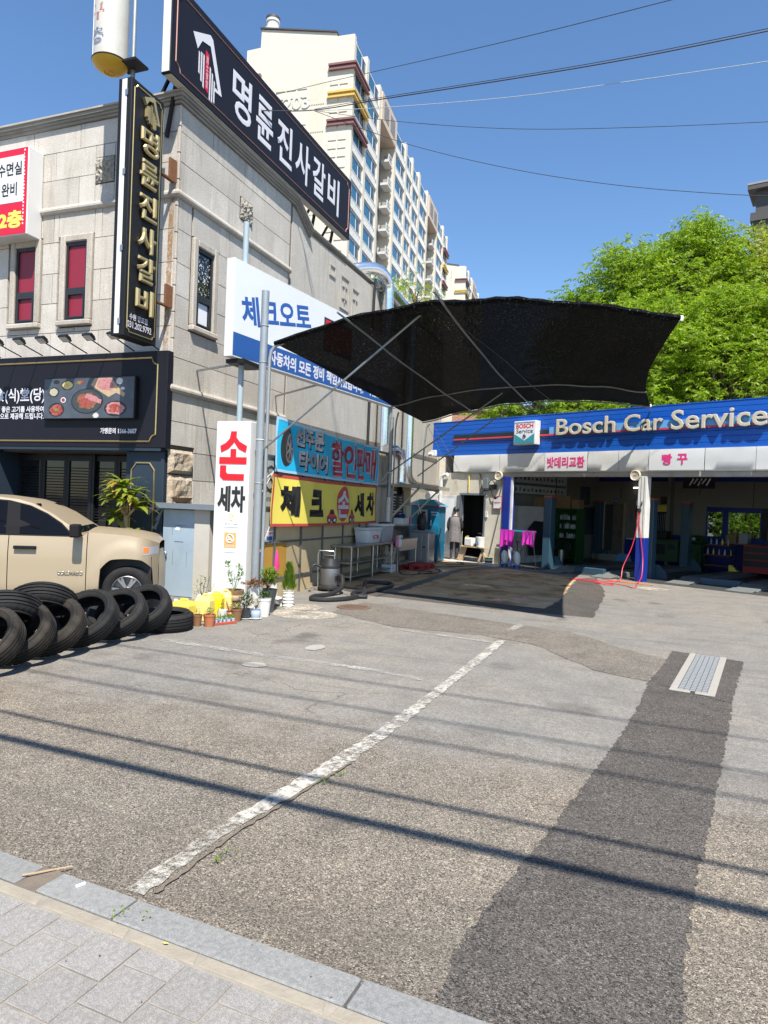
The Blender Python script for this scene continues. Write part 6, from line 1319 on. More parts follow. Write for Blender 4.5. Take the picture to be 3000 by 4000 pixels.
MB().tube([A(.47, 0, -.04), A(.56, .35, -.10), A(.58, .6, -.13), A(.6, .85, -.12), A(.6, 1, -.05)], .008, 5).build('tension_cord', 'black_plastic', cn)
for a, c in (((-5.88, 9.88, 2.46), (-3.10, 9.85, 4.62)), ((-5.66, 15.5, 2.42), (-2.96, 15.16, 4.22)), ((-5.5, 17.12, 2.4), (-3.2, 17.2, 4.16))): MB().tube([a, c], .018, 8).build('brace_pipe', 'zinc_dull', cn, smooth=True)
for k in (FR, BR): MB().lathe([(.024, -.03), (.028, 0), (.024, .03)], 10, k).build('pipe_cap', 'pot_white', cn)
MB().tube([BR, BR + Vector((.0, .45, -.1))], .02, 8).build('tie_pipe', 'zinc', cn)
for a, c in ((BL + Vector((.1, 0, 0)), (-5.2, 20.5, 2.1)), (BL + Vector((.25, 0, .02)), (-5.1, 22.2, 1.9))): MB().tube([a, c], .006, 4).build('guy_wire', 'rope', cn)
# ================================================================ car service garage (built square to itself: x along the front, y inward)
GR, GZ = (.098, 17.663, 0), math.atan2(-.439, .8985)
ga = thing('service_garage', 'low open car service garage with blue fascia and two dark bays', 'garage', GR, GZ)
def gb(name, mat, *b, parent=None, **k): return boxpart(name, mat, parent or ga, *b, local=True, **k)
# fascia: ribbed blue boards
for k in range(8):
    z0 = 3.195 + k * .129; gb('fascia_board', 'garage_blue', -6.94, 6.5, -.03, .1, z0 + .003, z0 + .127, bevel=.006)
gb('fascia_back', 'pillar_blue', -6.93, 6.5, .1, .2, 3.2, 4.2); gb('fascia_cap', 'garage_blue', -6.96, 6.52, -.04, .24, 4.228, 4.25); gb('fascia_end', 'garage_blue', -6.965, -6.941, -.035, .22, 3.195, 4.227)
gb('stripe', 'band_dark', -6.08, -2.69, -.08, -.0305, 3.70, 3.815); gb('stripe', 'band_red', -6.08, -2.69, -.08, -.0305, 3.655, 3.699); gb('stripe', 'band_light', -2.69, 6.4, -.08, -.0305, 3.70, 3.88); gb('stripe', 'band_red', -2.69, 6.4, -.08, -.0305, 3.655, 3.699)
def gl(t, m, s, z, w=None, h=None, d=-.05, **k): return lettering(t, m, k.pop('parent', ga), (s, d, z), X_, Z_, w, h, local=True, **k)
LW = thing('sign_letters', 'raised cream letters reading Bosch Car Service on the blue fascia', 'lettering', GR, GZ)
for t, s0, s1, zz, hh in (('Bosch', -2.45, -.74, 3.855, .44), ('Car', -.54, .46, 3.85, .43), ('Service', .63, 2.72, 3.86, .47)):
    gl(t, 'steel_dark', (s0 + s1) / 2, zz, s1 - s0, hh, d=-.085, bold=.02, depth=.05, parent=LW, name='letter_side'); gl(t, 'letter_cream', (s0 + s1) / 2, zz, s1 - s0 - .015, hh - .01, d=-.138, bold=.018, depth=.012, parent=LW, name='letter_face')
bd = thing('service_badge', 'square lit badge reading BOSCH Service on the blue fascia', 'sign', GR, GZ)
gb('case', 'white_dull', -3.70, -2.99, -.28, -.05, 3.42, 4.07, parent=bd, bevel=.008); gb('face', 'sign_white', -3.67, -3.02, -.286, -.2805, 3.46, 4.04, parent=bd)
MB().plate([(-3.67, -.287, 3.46), (-3.02, -.287, 3.46), (-3.02, -.287, 3.72), (-3.34, -.287, 3.53), (-3.67, -.287, 3.72)], (0, -1, 0), .004).build('chevron', 'teal', bd, local=True)
gb('top_line', 'teal', -3.67, -3.02, -.292, -.2865, 4.02, 4.04, parent=bd)
gl('BOSCH', 'letter_red', -3.345, 3.93, .56, .13, d=-.288, bold=.03, parent=bd); gl('Service', 'pot_dark', -3.345, 3.79, .54, .12, d=-.288, bold=.01, parent=bd)
b = MB(); b.tube([(-3.345 + .05 * math.cos(t * .3927), -.292, 3.645 + .05 * math.sin(t * .3927)) for t in range(16)], .007, 4, closed=True); b.box(-3.385, -3.305, -.295, -.29, 3.635, 3.655); b.box(-3.375, -3.36, -.295, -.2905, 3.61, 3.68); b.box(-3.33, -3.315, -.295, -.2905, 3.61, 3.68); b.build('emblem', 'pot_dark', bd, local=True)
# tin valance with two white panels
edges = [-6.03, -4.3, -2.78, -1.5, -.655, .13, 1.43, 2.5, 3.9, 6.4]
for i in range(len(edges) - 1):
    a, c = edges[i] + .004, edges[i + 1] - .004; nn = 8; wht = i in (2, 5); vs = []
    for q in range(nn + 1):
        s_ = lerp(a, c, q / nn); w_ = 0 if wht else .012 * math.sin(s_ * 5.3) + .006 * math.sin(s_ * 17)
        for z, o in ((2.672, .02), (2.70, -.005), (2.9, -.01 + w_), (3.1, -.01 - w_ * .6), (3.19, 0)): vs.append((s_, -.075 + o - (.012 if wht else 0), z + (.02 * math.sin(s_ * 2) if i == 0 and z < 2.75 and s_ < -5.6 else 0)))
    MB().add(vs, [(q * 5 + j, (q + 1) * 5 + j, (q + 1) * 5 + j + 1, q * 5 + j + 1) for q in range(nn) for j in range(4)]).build('valance_panel', 'white_paint' if wht else 'tin_white', ga, local=True, smooth=True)
gl('밧데리교환', 'letter_magenta', -2.14, 2.93, 1.12, .29, d=-.102, bold=.03); gl('빵', 'letter_magenta', .57, 2.95, .24, .26, d=-.102, bold=.035); gl('꾸', 'letter_magenta', .93, 2.95, .24, .25, d=-.102, bold=.035)
gb('header_beam', 'concrete', -4.3, 6.4, -.02, .2, 2.55, 2.671); gb('valance_top', 'tin_white', -6.03, 6.4, -.07, .1, 3.1905, 3.1945)
# pillars and front wall with doorway
gb('pillar', 'pillar_blue', -4.18, -3.93, -.04, .22, 0, 2.549, bevel=.01); gb('pillar_guide', 'white_dull', -3.929, -3.87, .0, .06, 0, 2.549)
pp = gb('pillar', 'white_dull', -.13, .085, -.05, .18, 1.06, 2.549, bevel=.008); gb('pillar', 'pillar_blue', -.132, .087, -.052, .182, 0, 1.0595, bevel=.008)
for s_ in (-.06, .02): gb('flute', 'joint', s_, s_ + .012, -.0535, -.0505, 1.06, 2.54)
gb('front_wall', 'cream_wall', -6.6, -5.79, 0, .18, 0, 2.672); gb('front_wall', 'cream_wall', -4.80, -4.181, 0, .18, 0, 2.672); gb('front_wall', 'cream_wall', -5.79, -4.80, 0, .18, 2.06, 2.672); gb('threshold', 'concrete', -5.79, -4.80, -.02, .18, 0, .14)
for a in ((-5.79, -5.74), (-4.85, -4.80)): gb('door_frame', 'tin', a[0], a[1], -.03, .1, .14, 2.0)
gb('door_frame', 'tin', -5.79, -4.80, -.03, .1, 2.001, 2.059)
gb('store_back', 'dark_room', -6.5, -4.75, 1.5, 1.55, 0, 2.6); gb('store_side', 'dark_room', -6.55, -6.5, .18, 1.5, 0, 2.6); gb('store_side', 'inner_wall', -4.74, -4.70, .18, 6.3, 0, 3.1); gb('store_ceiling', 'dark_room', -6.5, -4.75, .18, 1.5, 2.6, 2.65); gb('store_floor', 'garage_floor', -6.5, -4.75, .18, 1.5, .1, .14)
for k, (s_, z, w_, h_) in enumerate(((-5.5, .14, .4, .5), (-5.05, .14, .3, .45), (-5.2, .85, .3, .25), (-5.15, 1.25, .28, .12))): gb('stored_crate', 'plastic_grey', s_, s_ + w_, .9, 1.2, z, z + h_, bevel=.01)
ld = thing('open_door', 'white metal door swung open against the wall beside the doorway', 'door', GR, GZ)
gb('leaf', 'white_dull', -6.92, -5.80, -.12, -.07, .06, 1.98, parent=ld, bevel=.006); gb('inner_sheet', 'paper', -6.62, -5.92, -.126, -.1205, .2, 1.88, parent=ld); gb('door_edge', 'tin', -5.797, -5.76, -.14, -.05, .06, 1.98, parent=ld)
gb('apron_step', 'concrete_light', -6.9, -3.95, -.62, 0, 0, .035, bevel=.008)
gb('outlet', 'white_dull', -4.79, -4.70, -.04, -.001, 1.36, 1.52, bevel=.005); gb('meter_box', 'tin', -4.86, -4.68, -.12, -.001, 2.2, 2.5, bevel=.008); gb('meter_box', 'black_plastic', -4.64, -4.42, -.08, -.001, 2.18, 2.32, bevel=.008)
for pts in ([(-5.05, -.03, 2.66), (-4.95, -.05, 2.3), (-5.0, -.05, 2.05), (-4.9, -.05, 2.1), (-4.8, -.06, 2.22)], [(-4.6, -.05, 2.18), (-4.5, -.07, 2.0), (-4.3, -.06, 1.98), (-4.22, -.04, 2.3), (-4.25, -.02, 2.6)], [(-4.68, -.06, 2.35), (-4.55, -.08, 2.45), (-4.42, -.06, 2.3)], [(-5.0, -.03, 2.6), (-4.92, -.06, 2.2), (-4.7, -.07, 2.15), (-4.5, -.06, 2.22)]): MB().tube(corr(pts, .01, 6), .011, 5).build('wiring', 'black_plastic', ga, local=True)
MB().tube([(-5.45, -.03, 2.66), (-5.43, -.04, 2.3), (-5.44, -.03, 2.08)], .015, 6).build('yellow_conduit', 'sign_yellow', ga, local=True)
MB().tube([(-6.25, -.1, 2.62), (-6.45, -.1, 2.58), (-6.5, -.1, 2.4), (-6.5, -.1, .3)], .06, 10).build('downpipe', 'white_dull', ga, local=True, smooth=True)
nt_ = thing('camera_notice', 'white notice with red border about video surveillance beside the pillar', 'notice', GR, GZ); gb('board', 'notice_red', -4.49, -4.19, -.055, -.045, 1.62, 1.99, parent=nt_); gb('sheet', 'paper', -4.475, -4.205, -.058, -.0555, 1.64, 1.97, parent=nt_); gl('영상감시구역', 'letter_red', -4.34, 1.80, .22, .05, d=-.06, bold=.03, parent=nt_); gb('pictogram', 'letter_black', -4.46, -4.38, -.06, -.0585, 1.9, 1.95, parent=nt_)
# roof, walls, floor inside
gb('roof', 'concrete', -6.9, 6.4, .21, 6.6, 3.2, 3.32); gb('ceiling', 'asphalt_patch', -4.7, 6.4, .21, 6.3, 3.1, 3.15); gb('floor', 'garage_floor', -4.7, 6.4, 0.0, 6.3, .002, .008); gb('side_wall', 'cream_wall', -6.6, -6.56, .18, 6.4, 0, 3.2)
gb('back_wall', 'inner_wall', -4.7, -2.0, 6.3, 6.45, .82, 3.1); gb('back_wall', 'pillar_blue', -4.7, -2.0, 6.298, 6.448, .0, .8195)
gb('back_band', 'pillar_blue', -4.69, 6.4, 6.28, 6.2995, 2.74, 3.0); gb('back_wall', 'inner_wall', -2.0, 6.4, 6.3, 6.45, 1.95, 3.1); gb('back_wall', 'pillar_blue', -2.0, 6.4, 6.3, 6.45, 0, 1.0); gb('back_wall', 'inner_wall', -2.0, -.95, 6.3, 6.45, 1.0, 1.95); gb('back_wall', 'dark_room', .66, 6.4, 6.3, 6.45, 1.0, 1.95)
gb('right_wall', 'inner_wall', 6.4, 6.5, 0, 6.4, 0, 3.2)
gb('window_pane', 'glass_clear', -.95, -.43, 6.34, 6.345, 1.0, 1.84); gb('window_pane', 'glass_clear', -.32, .66, 6.34, 6.345, 1.0, 1.84)
for s0, s1 in ((-.95, -.42), (-.33, .66)):
    f = MB(); f.box(s0, s0 + .04, 6.28, 6.33, 1.0, 1.84); f.box(s1 - .04, s1, 6.28, 6.33, 1.0, 1.84); f.box(s0 + .04, s1 - .04, 6.28, 6.33, 1.8, 1.84); f.box(s0 + .04, s1 - .04, 6.28, 6.33, 1.0, 1.03); f.build('window_frame', 'pillar_blue', ga, local=True)
gb('window_pier', 'pillar_blue', -.42, -.33, 6.25, 6.4, 1.0, 1.95); gb('window_head', 'pillar_blue', -.95, .66, 6.3, 6.4, 1.841, 1.95)
gb('wall_pier', 'inner_wall', -2.1, -2.0, 6.0, 6.299, 0, 2.9); gb('chair_rail', 'white_dull', -3.6, -2.0, 6.27, 6.2975, .76, .80)
rd = gb('washroom_door', 'asphalt_old', -4.42, -3.69, 6.26, 6.299, .2, 1.96); gb('door_jamb', 'white_dull', -4.47, -4.42, 6.2, 6.299, .2, 2.0); gb('door_jamb', 'wood', -3.69, -3.65, 6.2, 6.299, .2, 2.0); gb('door_opening', 'dark_room', -4.38, -4.1, 6.25, 6.2595, .3, 1.92, parent=rd); gb('door_step', 'concrete', -4.6, -3.4, 5.8, 6.299, 0, .2)
ts = gb('washroom_sign', 'sign_blue', -4.09, -3.97, 6.28, 6.298, 1.99, 2.13)
for q in (-4.055, -4.01): gb('pictogram', 'paper', q, q + .016, 6.276, 6.2795, 2.02, 2.1, parent=ts)
cl = thing('strip_lamp', 'small lit lamp on the back wall of the garage', 'lamp', GR, GZ)
me_, nt2, b2 = new_mat('lamp_lit'); b2.inputs['Emission Color'].default_value = (1, .97, .9, 1); b2.inputs['Emission Strength'].default_value = 3.0
gb('tube', 'lamp_lit', -3.36, -3.22, 6.18, 6.22, 2.50, 2.54, parent=cl); gb('holder', 'white_dull', -3.38, -3.20, 6.221, 6.29, 2.49, 2.55, parent=cl)
# posters and charts
ch = thing('parts_chart', 'long faded wall chart of car parts inside the left bay', 'chart', GR, GZ); gb('board', 'poster_white', -4.699, -4.685, .95, 4.15, 2.08, 2.82, parent=ch); gb('band', 'poster_teal', -4.684, -4.68, 1.0, 4.1, 2.38, 2.46, parent=ch); gb('band', 'poster_teal', -4.684, -4.68, 1.0, 4.1, 2.08, 2.13, parent=ch)
rn = random.Random(14)
for i in range(14):
    for z in (2.56, 2.2): q = 1.05 + i * .215; w_ = rn.uniform(.05, .11); h_ = rn.uniform(.07, .13); gb('part_picture', rn.choice(['pot_dark', 'steel_dark', 'black_plastic']), -4.684, -4.679, q, q + w_, z, z + h_, parent=ch)
for nm, lab, bx, m in (('dark_poster', 'tall dark blue poster on the side wall of the left bay', (-4.699, -4.685, 5.05, 5.68, 1.88, 2.5), 'poster_dark'), ('notice_board', 'wide dark notice board low on the side wall of left bay', (-4.699, -4.67, 4.94, 6.12, .85, 1.8), 'poster_dark'), ('fuse_box', 'small dark fuse box on the back wall above the tool poster', (-2.40, -2.12, 6.2, 6.299, 2.0, 2.24), 'asphalt_patch')):
    t_ = thing(nm, lab, 'poster' if 'poster' in nm else 'board', GR, GZ); gb('board', m, *bx, parent=t_)
    for q in range(6):
        if nm != 'fuse_box': gb('print', 'poster_teal', -4.684 + (.015 if nm == 'notice_board' else 0), -4.682 + (.016 if nm == 'notice_board' else 0), bx[2] + .08, bx[3] - .1 - (q * 31 % 5) * .04, bx[4] + .08 + q * .08, bx[4] + .1 + q * .08, parent=t_)
ep = thing('engine_poster', 'blue poster with pistons hung high in the right bay', 'poster', GR, GZ); gb('board', 'poster_dark', -1.71, -.72, 6.24, 6.279, 2.52, 2.95, parent=ep)
for q in range(5): MB().tube([(-1.5 + q * .13, 6.235, 2.62 + (q % 2) * .05), (-1.38 + q * .13, 6.235, 2.84)], .03, 8).build('piston', 'steel', ep, local=True)
wpz = thing('wiper_display', 'yellow headed display rack of hanging wiper blades', 'display', GR, GZ); gb('header', 'sign_yellow', -2.71, -2.12, 6.1, 6.13, 1.74, 1.96, parent=wpz); gb('logo', 'letter_magenta', -2.69, -2.5, 6.095, 6.0995, 1.86, 1.95, parent=wpz); gb('stand', 'letter_black', -2.71, -2.12, 6.16, 6.2, .85, 1.74, parent=wpz)
for q in range(9): gb('blade', 'steel', -2.68 + q * .063, -2.665 + q * .063, 6.13, 6.14, 1.0 + (q * 7 % 3) * .05, 1.68, parent=wpz)
# lifts
def lift_post(s, y, label, z=2.0):
    o = thing('lift_post', label, 'car lift', GR, GZ, 'blue car lift posts'); gb('column', 'lift_blue', s - .12, s + .12, y - .1, y + .14, .0, z, parent=o, bevel=.01); gb('cap', 'lift_red', s - .13, s + .13, y - .11, y + .15, z, z + .05, parent=o)
    MB().plate([(s - .2, y + .2, 0), (s + .42, y + .2, 0), (s + .42, y + .2, .12), (s + .2, y + .2, .36), (s - .2, y + .2, .36)], (0, -1, 0), .04).build('foot', 'lift_blue', o, local=True)
lift_post(-3.02, .6, 'blue lift post with red cap, front one of the left bay'); lift_post(-4.45, 5.9, 'blue lift post with red cap at the back of left bay'); lift_post(-.78, 4.4, 'blue lift post standing before the green machine'); lift_post(-.28, 1.0, 'blue lift post right behind the white and blue pillar')
def lift_ramp(s, y, label, L=4.4):
    o = thing('lift_ramp', label, 'car lift', GR, GZ, 'lift platforms on the floor')
    MB().plate([(s, y, .01), (s, y + .5, .13), (s, y + L, .13), (s, y + L, .01)], (1, 0, 0), .5).build('platform', 'lift_pad', o, local=True, bevel=.006)
    MB().plate([(s - .03, y - .45, .012), (s + .53, y - .45, .012), (s + .5, y - .002, .05), (s, y - .002, .05)], (0, 0, 1), .012).build('ramp_flap', 'lift_pad', o, local=True)
lift_ramp(-2.5, -.0, 'lift platform on the floor, left one of the left bay'); lift_ramp(-1.15, .15, 'lift platform on the floor, right one of the left bay'); lift_ramp(.5, .75, 'lift platform on the floor, left one of the right bay'); lift_ramp(1.95, .55, 'lift platform on the floor, right one of the right bay')
for k, (s0, s1, y, l) in enumerate(((-1.98, -1.17, .35, 'pale blue lift crossbar between platforms of left bay'), (1.02, 1.93, 1.0, 'pale blue lift crossbar between platforms of right bay'))): tag(MB().box(s0, s1, y, y + .16, .01, .17).build('lift_crossbar', 'lift_blue', bevel=.008, local=True), l, 'car lift').matrix_world = Matrix.Translation(GR) @ Matrix.Rotation(GZ, 4, 'Z')
# cabinets and machines
gc = thing('oil_cabinet', 'green steel cabinet with shelves of oil bottles in left bay', 'cabinet', GR, GZ); CY = 3.2
for bx in ((-4.58, -4.38, CY, CY + .45, 0, 1.72), (-3.72, -3.66, CY, CY + .45, 0, 1.72), (-4.38, -3.72, CY, CY + .45, 1.66, 1.72), (-4.38, -3.72, CY + .42, CY + .45, 0, 1.66)): gb('panel', 'machine_green', *bx, parent=gc)
for z in (.1, .78, 1.08, 1.36): gb('shelf', 'machine_green', -4.38, -3.72, CY, CY + .42, z - .03, z, parent=gc)
rn = random.Random(8)
for z, n_ in ((.78, 7), (1.08, 9), (1.36, 8)):
    for k in range(n_):
        s_ = -4.33 + k * (.58 / n_); h_ = rn.uniform(.14, .2); q = MB(); q.lathe([(.03, 0), (.033, .01), (.033, h_ * .7), (.012, h_ * .85), (.012, h_)], 9, (s_, CY + .12, z + .001)); tag_ = q.build('oil_bottle', rn.choice(['poster_white', 'black_plastic', 'steel_dark', 'poster_white', 'plastic_grey']), gc, local=True, smooth=True)
wb = thing('white_shelf_unit', 'white ribbed cabinet in the left bay behind the drying rack', 'cabinet', GR, GZ); gb('body', 'white_dull', -4.69, -4.35, 1.0, 2.7, 0.02, 1.74, parent=wb)
for k in range(16): gb('rib', 'white_dull', -4.349, -4.335, 1.05 + k * .102, 1.1 + k * .102, .06, 1.7, parent=wb)
cv = thing('car_door_panel', 'big black plastic panel leaning on the white cabinet', 'panel', GR, GZ); MB().plate([(-4.2, 1.35, .25), (-4.2, 2.45, .25), (-4.22, 2.55, .5), (-4.3, 2.5, 1.27), (-4.3, 1.75, 1.3), (-4.28, 1.4, 1.05)], (1, 0, 0), .05).build('panel', 'black_plastic', cv, local=True, bevel=.03, seg=2)
for k, (s_, y, z, w_, d_, h_) in enumerate(((-4.66, 2.2, 1.745, .3, .5, .3), (-4.66, 2.75, 1.745, .3, .3, .2), (-4.5, 3.25, 1.721, .5, .35, .4), (-3.95, 3.3, 1.721, .25, .3, .28))): o = thing('carton_box', ['brown carton on the white cabinet, tallest there', 'small brown carton at the end of white cabinet', 'large brown carton on top of the green oil cabinet', 'small brown carton at the right end on the green cabinet'][k], 'box', GR, GZ, 'cartons stored in left bay'); gb('carton', 'carton', s_, s_ + w_, y, y + d_, z, z + h_, parent=o)
gm = thing('green_service_machine', 'upright green service machine with round gauges in the right bay', 'machine', GR, GZ)
MB().plate([(-1.40, 5.6, .1), (-.80, 5.6, .1), (-.80, 5.6, .78), (-1.40, 5.6, .78)], (0, 1, 0), .5).build('body', 'machine_green', gm, local=True, bevel=.02); MB().plate([(-1.42, 5.55, .8), (-1.42, 6.05, .8), (-1.42, 6.05, 1.04), (-1.42, 5.68, 1.04)], (1, 0, 0), .64).build('console', 'machine_green', gm, local=True, bevel=.015)
for k in range(4): MB().lathe([(.05, 0), (.05, .02), (0, .022)], 16, (-1.33 + k * .15, 5.6, .93), Matrix.Rotation(rad(70), 4, 'X')).build('gauge', 'poster_white' if k == 2 else 'black_plastic', gm, local=True)
gb('slot', 'black_plastic', -1.2, -1.06, 5.59, 5.5995, .5, .62, parent=gm); gb('vent', 'black_plastic', -1.34, -1.3, 5.59, 5.5995, .25, .6, parent=gm); gb('vent', 'black_plastic', -.9, -.86, 5.59, 5.5995, .25, .6, parent=gm)
for x in (-1.35, -.85): MB().lathe([(.05, -.02), (.05, .02)], 12, (x, 5.7, .05), Matrix.Rotation(rad(90), 4, 'Y')).build('castor', 'black_plastic', gm, local=True)
lc = thing('green_bench_cabinet', 'low green cabinet with dark square screen in right bay', 'cabinet', GR, GZ); gb('body', 'olive', -2.55, -1.5, 5.55, 6.1, .16, .82, parent=lc, bevel=.01); gb('top', 'machine_green', -2.6, -1.45, 5.5, 6.15, .82, .86, parent=lc); gb('screen', 'black_plastic', -2.35, -1.9, 5.53, 5.549, .38, .7, parent=lc); gb('panel', 'poster_dark', -1.8, -1.6, 5.53, 5.549, .55, .72, parent=lc); gb('compressor', 'black_plastic', -2.35, -1.9, 5.6, 6.0, .86, 1.12, parent=lc, bevel=.03)
tc = thing('tool_trolley', 'dark tool trolley with bottles on three shelves in the right bay', 'trolley', GR, GZ)
for z in (.2, .5, .8): gb('shelf', 'rust', -.45, .3, 4.9, 5.4, z, z + .03, parent=tc)
for s_ in (-.45, .28):
    for y in (4.9, 5.38): gb('upright', 'black_metal', s_, s_ + .02, y, y + .02, .05, .83, parent=tc)
for k in range(9): MB().lathe([(.025, 0), (.028, .1), (.01, .15), (.01, .18)], 8, (-.4 + k * .08, 5.1, .83 if k % 2 else .53)).build('oil_can', ['poster_white', 'plastic_grey', 'sign_yellow'][k % 3], tc, local=True)
tc2 = thing('tool_chest', 'dark red tool chest at the right edge of the bay', 'chest', GR, GZ); gb('body', 'pallet_red', .75, 1.7, 4.6, 5.2, .12, .9, parent=tc2, bevel=.01)
for z in (.3, .5, .7): gb('drawer', 'letter_black', .78, 1.67, 4.58, 4.599, z, z + .16, parent=tc2)
yt = thing('yellow_stand', 'small yellow axle stand on the garage floor', 'stand', GR, GZ); MB().plate([(.45, 4.4, 0), (.75, 4.4, 0), (.72, 4.4, .1), (.52, 4.4, .3), (.45, 4.4, .3)], (0, 1, 0), .12).build('stand', 'sign_yellow', yt, local=True)
gv = thing('garage_vacuum', 'steel canister vacuum with coiled hose standing before the oil cabinet', 'vacuum', GR, GZ); MB().lathe([(.09, 0), (.1, .05), (.1, .42), (.0, .45)], 18, (-3.95, 2.8, 0)).build('canister', 'steel', gv, local=True, smooth=True)
for k in range(3): MB().tube([(-3.98 + (.25 + .03 * k) * math.cos(t * .45), 2.85, .52 + (.18 + .03 * k) * math.sin(t * .45)) for t in range(14)], .025, 7, closed=True).build('hose', 'black_plastic', gv, local=True, smooth=True)
bx = tag(MB().add([(-2.9, 4.2, .14), (-2.5, 4.2, .14), (-2.55, 4.4, .36), (-2.85, 4.4, .36), (-2.9, 4.6, .14), (-2.5, 4.6, .14)], [(0, 1, 2, 3), (3, 2, 5, 4), (0, 3, 4), (1, 5, 2), (0, 4, 5, 1)]).build('tool_case', 'band_light', local=True), 'sky blue tool case lying on the left bay lift', 'case'); bx.matrix_world = Matrix.Translation(GR) @ Matrix.Rotation(GZ, 4, 'Z')
# loud speakers, camera, hose, mat at the front
for k, (s_, l) in enumerate(((-.17, 'round cream loudspeaker on top of the middle pillar'), (-4.27, 'round cream loudspeaker on top of the left blue pillar'))):
    o = thing('round_loudspeaker', l, 'loudspeaker', GR, GZ); mt = Matrix.Rotation(rad(90), 4, 'X'); MB().lathe([(.1, -.04), (.13, .0), (.13, .06), (.115, .07), (.1, .055), (0, .05)], 26, (s_, -.1, 2.57), mt).build('case', 'letter_cream', o, local=True, smooth=True); MB().box(s_ - .04, s_ + .04, -.16, -.155, 2.565, 2.575).build('pointer', 'steel_dark', o, local=True)
sc_ = thing('security_camera', 'small white security camera under the left end of blue fascia', 'camera', GR, GZ); gb('bracket', 'white_paint', -6.98, -6.78, -.12, -.031, 3.2, 3.38, parent=sc_, bevel=.01); MB().lathe([(.0, -.08), (.05, -.06), (.055, .06), (.045, .07)], 16, (-6.92, -.17, 3.25), Matrix.Rotation(rad(60), 4, 'X')).build('housing', 'white_paint', sc_, local=True, smooth=True); MB().lathe([(.035, 0), (0, .005)], 14, (-6.92, -.235, 3.2), Matrix.Rotation(rad(60), 4, 'X')).build('lens', 'black_plastic', sc_, local=True)
ah = thing('air_hose', 'red air hose hanging from the middle pillar and looped on ground', 'hose', GR, GZ)
MB().tube(corr([(-.06, -.09, 1.75), (-.07, -.1, 1.6), (-.1, -.12, 1.2), (-.16, -.2, .8), (-.25, -.4, .35), (-.2, -.62, .05), (-.35, -.9, .014), (-.9, -1.1, .014), (-1.15, -1.3, .014), (-.8, -1.38, .014), (-.2, -1.3, .014), (.1, -1.5, .014), (-.1, -1.62, .014), (-.4, -1.45, .014), (-.1, -1.25, .014), (.35, -1.4, .014), (.62, -1.62, .014), (.55, -1.3, .014), (.3, -.8, .014), (.22, -.4, .15), (.1, -.12, .55), (.02, -.08, 1.0), (-.05, -.07, 1.4), (-.05, -.08, 1.72)], .012, 9), .009, 7).build('hose', 'hose_red', ah, local=True, smooth=True)
MB().box(-.1, -.02, -.12, -.055, 1.68, 1.78).build('gun', 'black_plastic', ah, local=True, bevel=.01); MB().tube([(-.14, -.07, 1.95), (-.12, -.1, 1.85), (-.04, -.1, 1.8), (0, -.07, 1.88), (-.01, -.06, 1.95)], .01, 6).build('hook', 'black_metal', ah, local=True)
mt_o = tag(MB().plate([(-.75, -.45, .004), (.25, -.42, .004), (.62, -.6, .004), (-.3, -.7, .004)], (0, 0, 1), .006).build('floor_mat', 'mat_orange', local=True), 'faded orange rubber mat at the foot of the pillar', 'mat'); mt_o.matrix_world = Matrix.Translation(GR) @ Matrix.Rotation(GZ, 4, 'Z')
# bench with buckets, sprayers, drying rack
bn2 = thing('wood_bench', 'rough low wooden bench with splayed legs by the doorway', 'bench', GR, GZ); MB().box(-5.42, -4.55, -.35, -.12, .46, .49).build('seat', 'wood', bn2, local=True)
MB().bar((-5.35, -.24, .47), (-5.5, -.24, .035), .07, .18).build('leg', 'wood', bn2, local=True); MB().bar((-4.62, -.24, .47), (-4.75, -.3, .035), .07, .05).build('leg', 'wood', bn2, local=True); MB().bar((-4.7, -.24, .47), (-4.5, -.2, .035), .07, .05).build('leg', 'wood', bn2, local=True)
pbk = thing('paint_bucket', 'white round bucket with blue logo on the wooden bench', 'bucket', GR, GZ); MB().lathe([(.12, .492), (.14, .76), (.145, .78), (.13, .78), (.12, .75), (0, .74)], 22, (-4.75, -.24, 0)).build('bucket', 'pot_white', pbk, local=True, smooth=True); MB().add([(-4.83, -.371, .58), (-4.70, -.371, .58), (-4.74, -.375, .68)], [(0, 1, 2)]).build('logo', 'band_light', pbk, local=True); MB().tube([(-4.62, -.24, .77), (-4.66, -.32, .88), (-4.75, -.38, .9)], .004, 4).build('handle', 'steel', pbk, local=True)
jb = thing('white_jerrycan', 'white plastic jerrycan with yellow handle on the wooden bench', 'jerrycan', GR, GZ); gb('body', 'pot_white', -5.28, -5.0, -.34, -.14, .492, .74, parent=jb, bevel=.03, seg=2); MB().tube([(-5.27, -.24, .70), (-5.31, -.24, .76), (-5.2, -.24, .78)], .014, 6).build('handle', 'sign_yellow', jb, local=True)
for k, (s_, l) in enumerate(((-3.84, 'white pump sprayer with blue base, under the towels'), (-3.42, 'white pump sprayer with blue base, right of the towels'))):
    o = thing('pump_sprayer', l, 'sprayer', GR, GZ, 'pump sprayers in front of left bay'); c = (s_, -.28, 0); MB().lathe([(.1, 0), (.1, .09), (.09, .1)], 20, c).build('base', 'sign_blue', o, local=True, smooth=True); MB().lathe([(.09, .1), (.095, .2), (.095, .36), (.06, .44), (.035, .47)], 20, c).build('tank', 'pot_white', o, local=True, smooth=True); MB().tube([(s_, -.28, .47), (s_, -.28, .72)], .016, 8).build('pump', 'black_plastic', o, local=True); MB().box(s_ - .05, s_ + .05, -.3, -.26, .72, .75).build('handle', 'black_plastic', o, local=True, bevel=.008); MB().tube(corr([(s_ + .03, -.3, .48), (s_ + .16, -.35, .4), (s_ + .2, -.38, .2), (s_ + .08, -.4, .12), (s_ - .1, -.38, .3), (s_ - .05, -.34, .6)], .01, 6), .008, 5).build('tube', 'black_plastic', o, local=True)
